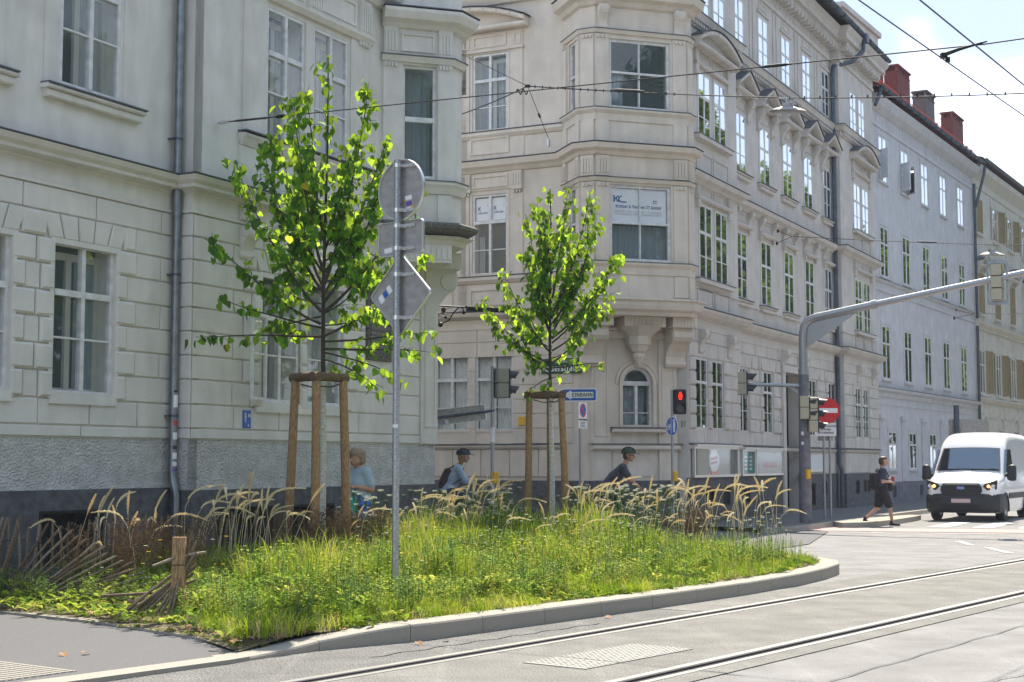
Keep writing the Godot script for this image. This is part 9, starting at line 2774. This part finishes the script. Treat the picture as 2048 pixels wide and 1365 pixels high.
# ---------------------------------------------------------------- the white van
func grid_mesh(rows: Array) -> MB:
	var m := MB.new()
	var n := rows.size(); var k: int = rows[0].size()
	var ns := []
	for i in n:
		var r := []
		for j in k:
			var a: Vector3 = rows[mini(i + 1, n - 1)][j] - rows[maxi(i - 1, 0)][j]; var b: Vector3 = rows[i][mini(j + 1, k - 1)] - rows[i][maxi(j - 1, 0)]
			r.push_back(b.cross(a).normalized())
		ns.push_back(r)
	for i in n - 1:
		for j in k - 1:
			m.trin(rows[i][j], rows[i][j + 1], rows[i + 1][j + 1], ns[i][j], ns[i][j + 1], ns[i + 1][j + 1]); m.trin(rows[i][j], rows[i + 1][j + 1], rows[i + 1][j], ns[i][j], ns[i + 1][j + 1], ns[i + 1][j])
	return m

func van() -> void:
	B = Vector3.ZERO
	var t := thing("van", "white delivery van with black bumper and lit headlights coming along the road", "van", Vector3(12.62, 0.0, -42.3), deg_to_rad(-28.5))
	var st := [[0.0, 0.98, 0.80], [-0.015, 1.02, 0.86], [-0.06, 1.07, 0.91], [-0.15, 1.12, 0.955], [-0.35, 1.195, 0.99], [-0.6, 1.27, 1.01], [-0.88, 1.345, 1.02], [-0.95, 1.40, 1.02], [-1.25, 1.73, 1.02], [-1.55, 2.06, 1.02], [-1.66, 2.18, 1.02], [-1.85, 2.34, 1.02], [-2.15, 2.455, 1.02], [-2.6, 2.51, 1.02], [-3.6, 2.53, 1.02], [-5.3, 2.51, 1.02], [-5.45, 2.45, 1.0]]
	var rows := []
	for s in st:
		var top: float = s[1]; var hw: float = s[2]; var row := []
		var half := []
		var wid := func(y: float) -> float: return hw * (1.0 - 0.13 * clampf((y - 1.15) / 1.35, 0.0, 1.0) - 0.02 * clampf((0.6 - y) / 0.3, 0.0, 1.0))
		var r := clampf((top - 0.9) * 0.5, 0.05, 0.24)
		for i in 9: 
			var y := lerpf(0.30, top - r, i / 8.0)
			half.push_back(Vector2(wid.call(y), y))
		var cw: float = wid.call(top)
		for i in range(1, 7):
			var a := PI / 2 * i / 6
			half.push_back(Vector2(cw - r + cos(a) * r + (wid.call(top - r) - cw) * (1.0 - i / 6.0), top - r + sin(a) * r))
		for i in range(1, 5):
			var u := i / 4.0
			half.push_back(Vector2((cw - r) * (1.0 - u), top + 0.03 * (1.0 - (1.0 - u) * (1.0 - u))))
		for i in half.size(): row.push_back(v3(half[i].x, half[i].y, s[0]))
		for i in range(half.size() - 2, -1, -1): row.push_back(v3(-half[i].x, half[i].y, s[0]))
		rows.push_back(row)
	var body := grid_mesh(rows)
	var c := v3(0, 0.7, 0.0)
	for j in rows[0].size() - 1: body.tri(c, rows[0][j], rows[0][j + 1])
	var cb := v3(0, 1.2, -5.45)
	for j in rows[-1].size() - 1: body.tri(cb, rows[-1][j + 1], rows[-1][j])
	body.box(v3(-0.95, 0.24, -0.15), v3(0.95, 0.34, -5.4))
	var sh := put(t, "body", body.mesh(), M.van_paint)
	# windscreen with black edge
	for q in [[0.0, 0.014, "windscreen_edge", "van_plastic", 1.0], [0.045, 0.022, "windscreen", "van_glass", 1.0]]:
		var g := []
		for i in 7:
			var v: float = lerpf(0.0 + q[0], 1.0 - q[0], i / 6.0); var r := []
			for j in 9:
				var u: float = lerpf(1.0 - q[0], -1.0 + q[0], j / 8.0)
				r.push_back(v3(u * lerpf(0.90, 0.80, v), lerpf(1.40, 2.05, v) + 0.025 * (1.0 - u * u) + q[1] * 0.9, lerpf(-0.95, -1.54, v) + q[1]))
			g.push_back(r)
		put(t, q[2], grid_mesh(g).mesh(), M[q[3]])
	var m := MB.new()
	for s in [[0.1, 0.75, 0.05], [-0.55, 0.05, 0.05]]: m.bar(v3(s[0], 1.43, -0.94), v3(s[1], 1.47, -0.97), 0.025, 0.02)
	for x in [-0.42, 0.42]: m.box(v3(x - 0.2, 1.325, -0.76), v3(x + 0.2, 1.333, -0.72))
	put(t, "wiper", m.mesh(), M.van_plastic)
	m = MB.new(); m.rect(0.62, 1.92, 0.70, 2.0, -1.43, -1.42)
	# bumper in black plastic, wrapped round the nose
	var path := [Vector2(-1.035, 0.78), Vector2(-1.03, 0.42), Vector2(-0.99, 0.18), Vector2(-0.88, 0.03), Vector2(-0.6, -0.05), Vector2(0.0, -0.075), Vector2(0.6, -0.05), Vector2(0.88, 0.03), Vector2(0.99, 0.18), Vector2(1.03, 0.42), Vector2(1.035, 0.78)]
	m = MB.new(); m.sweep(path, [Vector2(-0.1, 0.24), Vector2(-0.02, 0.25), Vector2(0.02, 0.34), Vector2(0.035, 0.5), Vector2(0.03, 0.66), Vector2(0.0, 0.76), Vector2(-0.08, 0.79)])
	put(t, "bumper", m.mesh(), M.van_plastic)
	m = MB.new()
	m.rect(-0.5, 0.35, 0.5, 0.46, 0.10, 0.118, 0.01)
	put(t, "lower_intake", m.mesh(), M.rubber)
	# hexagonal grille with bars
	m = MB.new(); m.prism(PackedVector2Array([Vector2(-0.44, 0.66), Vector2(0.44, 0.66), Vector2(0.57, 0.84), Vector2(0.56, 0.98), Vector2(0.47, 1.07), Vector2(-0.47, 1.07), Vector2(-0.56, 0.98), Vector2(-0.57, 0.84)]), -0.1, 0.075, 0.04)
	var gr := put(t, "grille", m.mesh(), M.van_plastic)
	for y in [0.74, 0.82, 0.90, 0.98]:
		m = MB.new(); m.rect(-0.48, y - 0.018, 0.48, y + 0.018, 0.07, 0.09, 0.006)
		put(gr, "grille_bar", m.mesh(), M.black_plastic)
	m = MB.new(); disc(m, 0.062, 0.09, 0.105, 24, 1.95)
	var em := put(t, "badge", m.mesh(), M.chrome, Transform3D(Basis(), v3(0, 0.94, 0)))
	m = MB.new(); disc(m, 0.052, 0.105, 0.108, 24, 2.05)
	put(em, "badge_field", m.mesh(), M.blue_sign)
	letters(em, "Ford", 0.075, M.white_sign, Transform3D(Basis(), v3(0, 0, 0.11)), false, 1.2)
	m = MB.new(); m.rect(-0.26, 0.525, 0.26, 0.635, 0.10, 0.125, 0.004)
	put(t, "number_plate", m.mesh(), M.plate_blank)
	for s in [-1.0, 1.0]:
		# headlight: dark housing, bright bowl, glowing lamp
		var f := Transform3D(Basis(Vector3.UP, deg_to_rad(24.0) * s), v3(0.79 * s, 1.0, -0.05))
		m = MB.new()
		var pl := PackedVector2Array([Vector2(-0.21, -0.02), Vector2(-0.10, -0.13), Vector2(0.16, -0.10), Vector2(0.19, 0.16), Vector2(-0.15, 0.06)])
		if s < 0:
			var rv := PackedVector2Array()
			for i in range(pl.size() - 1, -1, -1): rv.push_back(Vector2(-pl[i].x, pl[i].y))
			pl = rv
		m.prism(pl, -0.12, 0.045, 0.01)
		var hd := put(t, "headlight", m.mesh(), M.black_plastic, f)
		m = MB.new(); m.lathe([Vector2(0.0, 0.0), Vector2(0.03, 0.005), Vector2(0.058, 0.03)], 16)
		put(hd, "reflector", m.mesh(), M.chrome, Transform3D(Basis(Vector3.RIGHT, PI / 2), v3(0.06 * s, -0.01, 0.045)))
		m = MB.new(); m.ball(v3(-0.07 * s, -0.015, 0.05), 0.042, 12)
		put(hd, "lamp", m.mesh(), M.headlight_glow)
		var l := SpotLight3D.new(); l.name = "headlight_beam"; l.position = v3(0.79 * s - 0.07 * s, 0.98, 0.06); l.rotation.y = PI; l.light_energy = 0.6; l.light_color = Color(1, 0.8, 0.5); l.spot_angle = 35; l.spot_range = 40.0; l.spot_attenuation = 2.0; l.shadow_enabled = true; l.light_size = 0.04
		t.add_child(l)
		# mirrors
		put(t, "mirror", skin([[v3(1.23 * s, 1.22, -1.02), v3(1.23 * s, 1.50, -1.06), 0.095, 0.09], [v3(1.15 * s, 1.22, -1.02), v3(1.17 * s, 1.50, -1.06), 0.09, 0.085], [v3(1.0 * s, 1.28, -1.06), v3(1.15 * s, 1.28, -1.03), 0.04, 0.04]], 0.025, 0.04), M.van_plastic)
		# side glass, mouldings, wheels
		m = MB.new()
		m.prism(PackedVector2Array([Vector2(1.0, 1.36), Vector2(2.1, 1.36), Vector2(2.1, 2.02), Vector2(1.6, 2.02)]) if s > 0 else PackedVector2Array([Vector2(-1.6, 2.02), Vector2(-2.1, 2.02), Vector2(-2.1, 1.36), Vector2(-1.0, 1.36)]), 0.0, 0.06)
		put(t, "side_window", m.mesh(), M.van_glass, Transform3D(Basis(v3(0, 0, -1), v3(-0.093, 1, 0), v3(1, 0.093, 0)) if s > 0 else Basis(v3(0, 0, 1), v3(0.093, 1, 0), v3(-1, 0.093, 0)), v3(1.11 * s, 0.0, 0)))
		m = MB.new(); m.box(v3(1.02 * s, 0.62, -1.5), v3(1.045 * s, 0.78, -5.2))
		put(t, "side_moulding", m.mesh(), M.van_plastic)
		m = MB.new(); m.box(v3(1.01 * s, 1.12, -2.0), v3(1.04 * s, 1.16, -2.25)); m.box(v3(1.01 * s, 1.12, -2.4), v3(1.04 * s, 1.16, -2.6))
		put(t, "door_handle", m.mesh(), M.van_plastic)
		for z in [-0.95, -4.25]:
			var w := Node3D.new(); w.name = numbered(t, "wheel"); w.position = v3(0.90 * s, 0.345, z); w.rotation.z = PI / 2; t.add_child(w)
			m = MB.new(); m.lathe([Vector2(0.2, -0.12), Vector2(0.31, -0.12), Vector2(0.345, -0.09), Vector2(0.345, 0.09), Vector2(0.31, 0.12), Vector2(0.2, 0.12)], 28)
			put(w, "tyre", m.mesh(), M.rubber)
			m = MB.new(); m.lathe([Vector2(0.0, -0.10), Vector2(0.2, -0.115), Vector2(0.2, 0.115), Vector2(0.0, 0.10)], 20)
			put(w, "rim", m.mesh(), M.zinc)
			m = MB.new()
			for i in 14:
				var a0 := -0.2 + (PI + 0.4) * i / 14; var a1 := -0.2 + (PI + 0.4) * (i + 1) / 14
				m.prism(PackedVector2Array([Vector2(cos(a0) * 0.385, sin(a0) * 0.385), Vector2(cos(a0) * 0.46, sin(a0) * 0.46), Vector2(cos(a1) * 0.46, sin(a1) * 0.46), Vector2(cos(a1) * 0.385, sin(a1) * 0.385)]), 0.0, 0.05, 0.0, true)
				m.tri(v3(0, 0, 0.022), v3(cos(a0) * 0.39, sin(a0) * 0.39, 0.022), v3(cos(a1) * 0.39, sin(a1) * 0.39, 0.022))
			put(t, "wheel_arch", m.mesh(), M.van_plastic, Transform3D(Basis(v3(0, 0, -1), v3(0, 1, 0), v3(1, 0, 0)) if s > 0 else Basis(v3(0, 0, 1), v3(0, 1, 0), v3(-1, 0, 0)), v3(1.0 * s, 0.345, z)))
	m = MB.new(); m.tube([v3(-0.55, 2.5, -2.6), v3(-0.52, 2.75, -2.75)], 0.006, 5)
	put(t, "aerial", m.mesh(), M.black_iron)
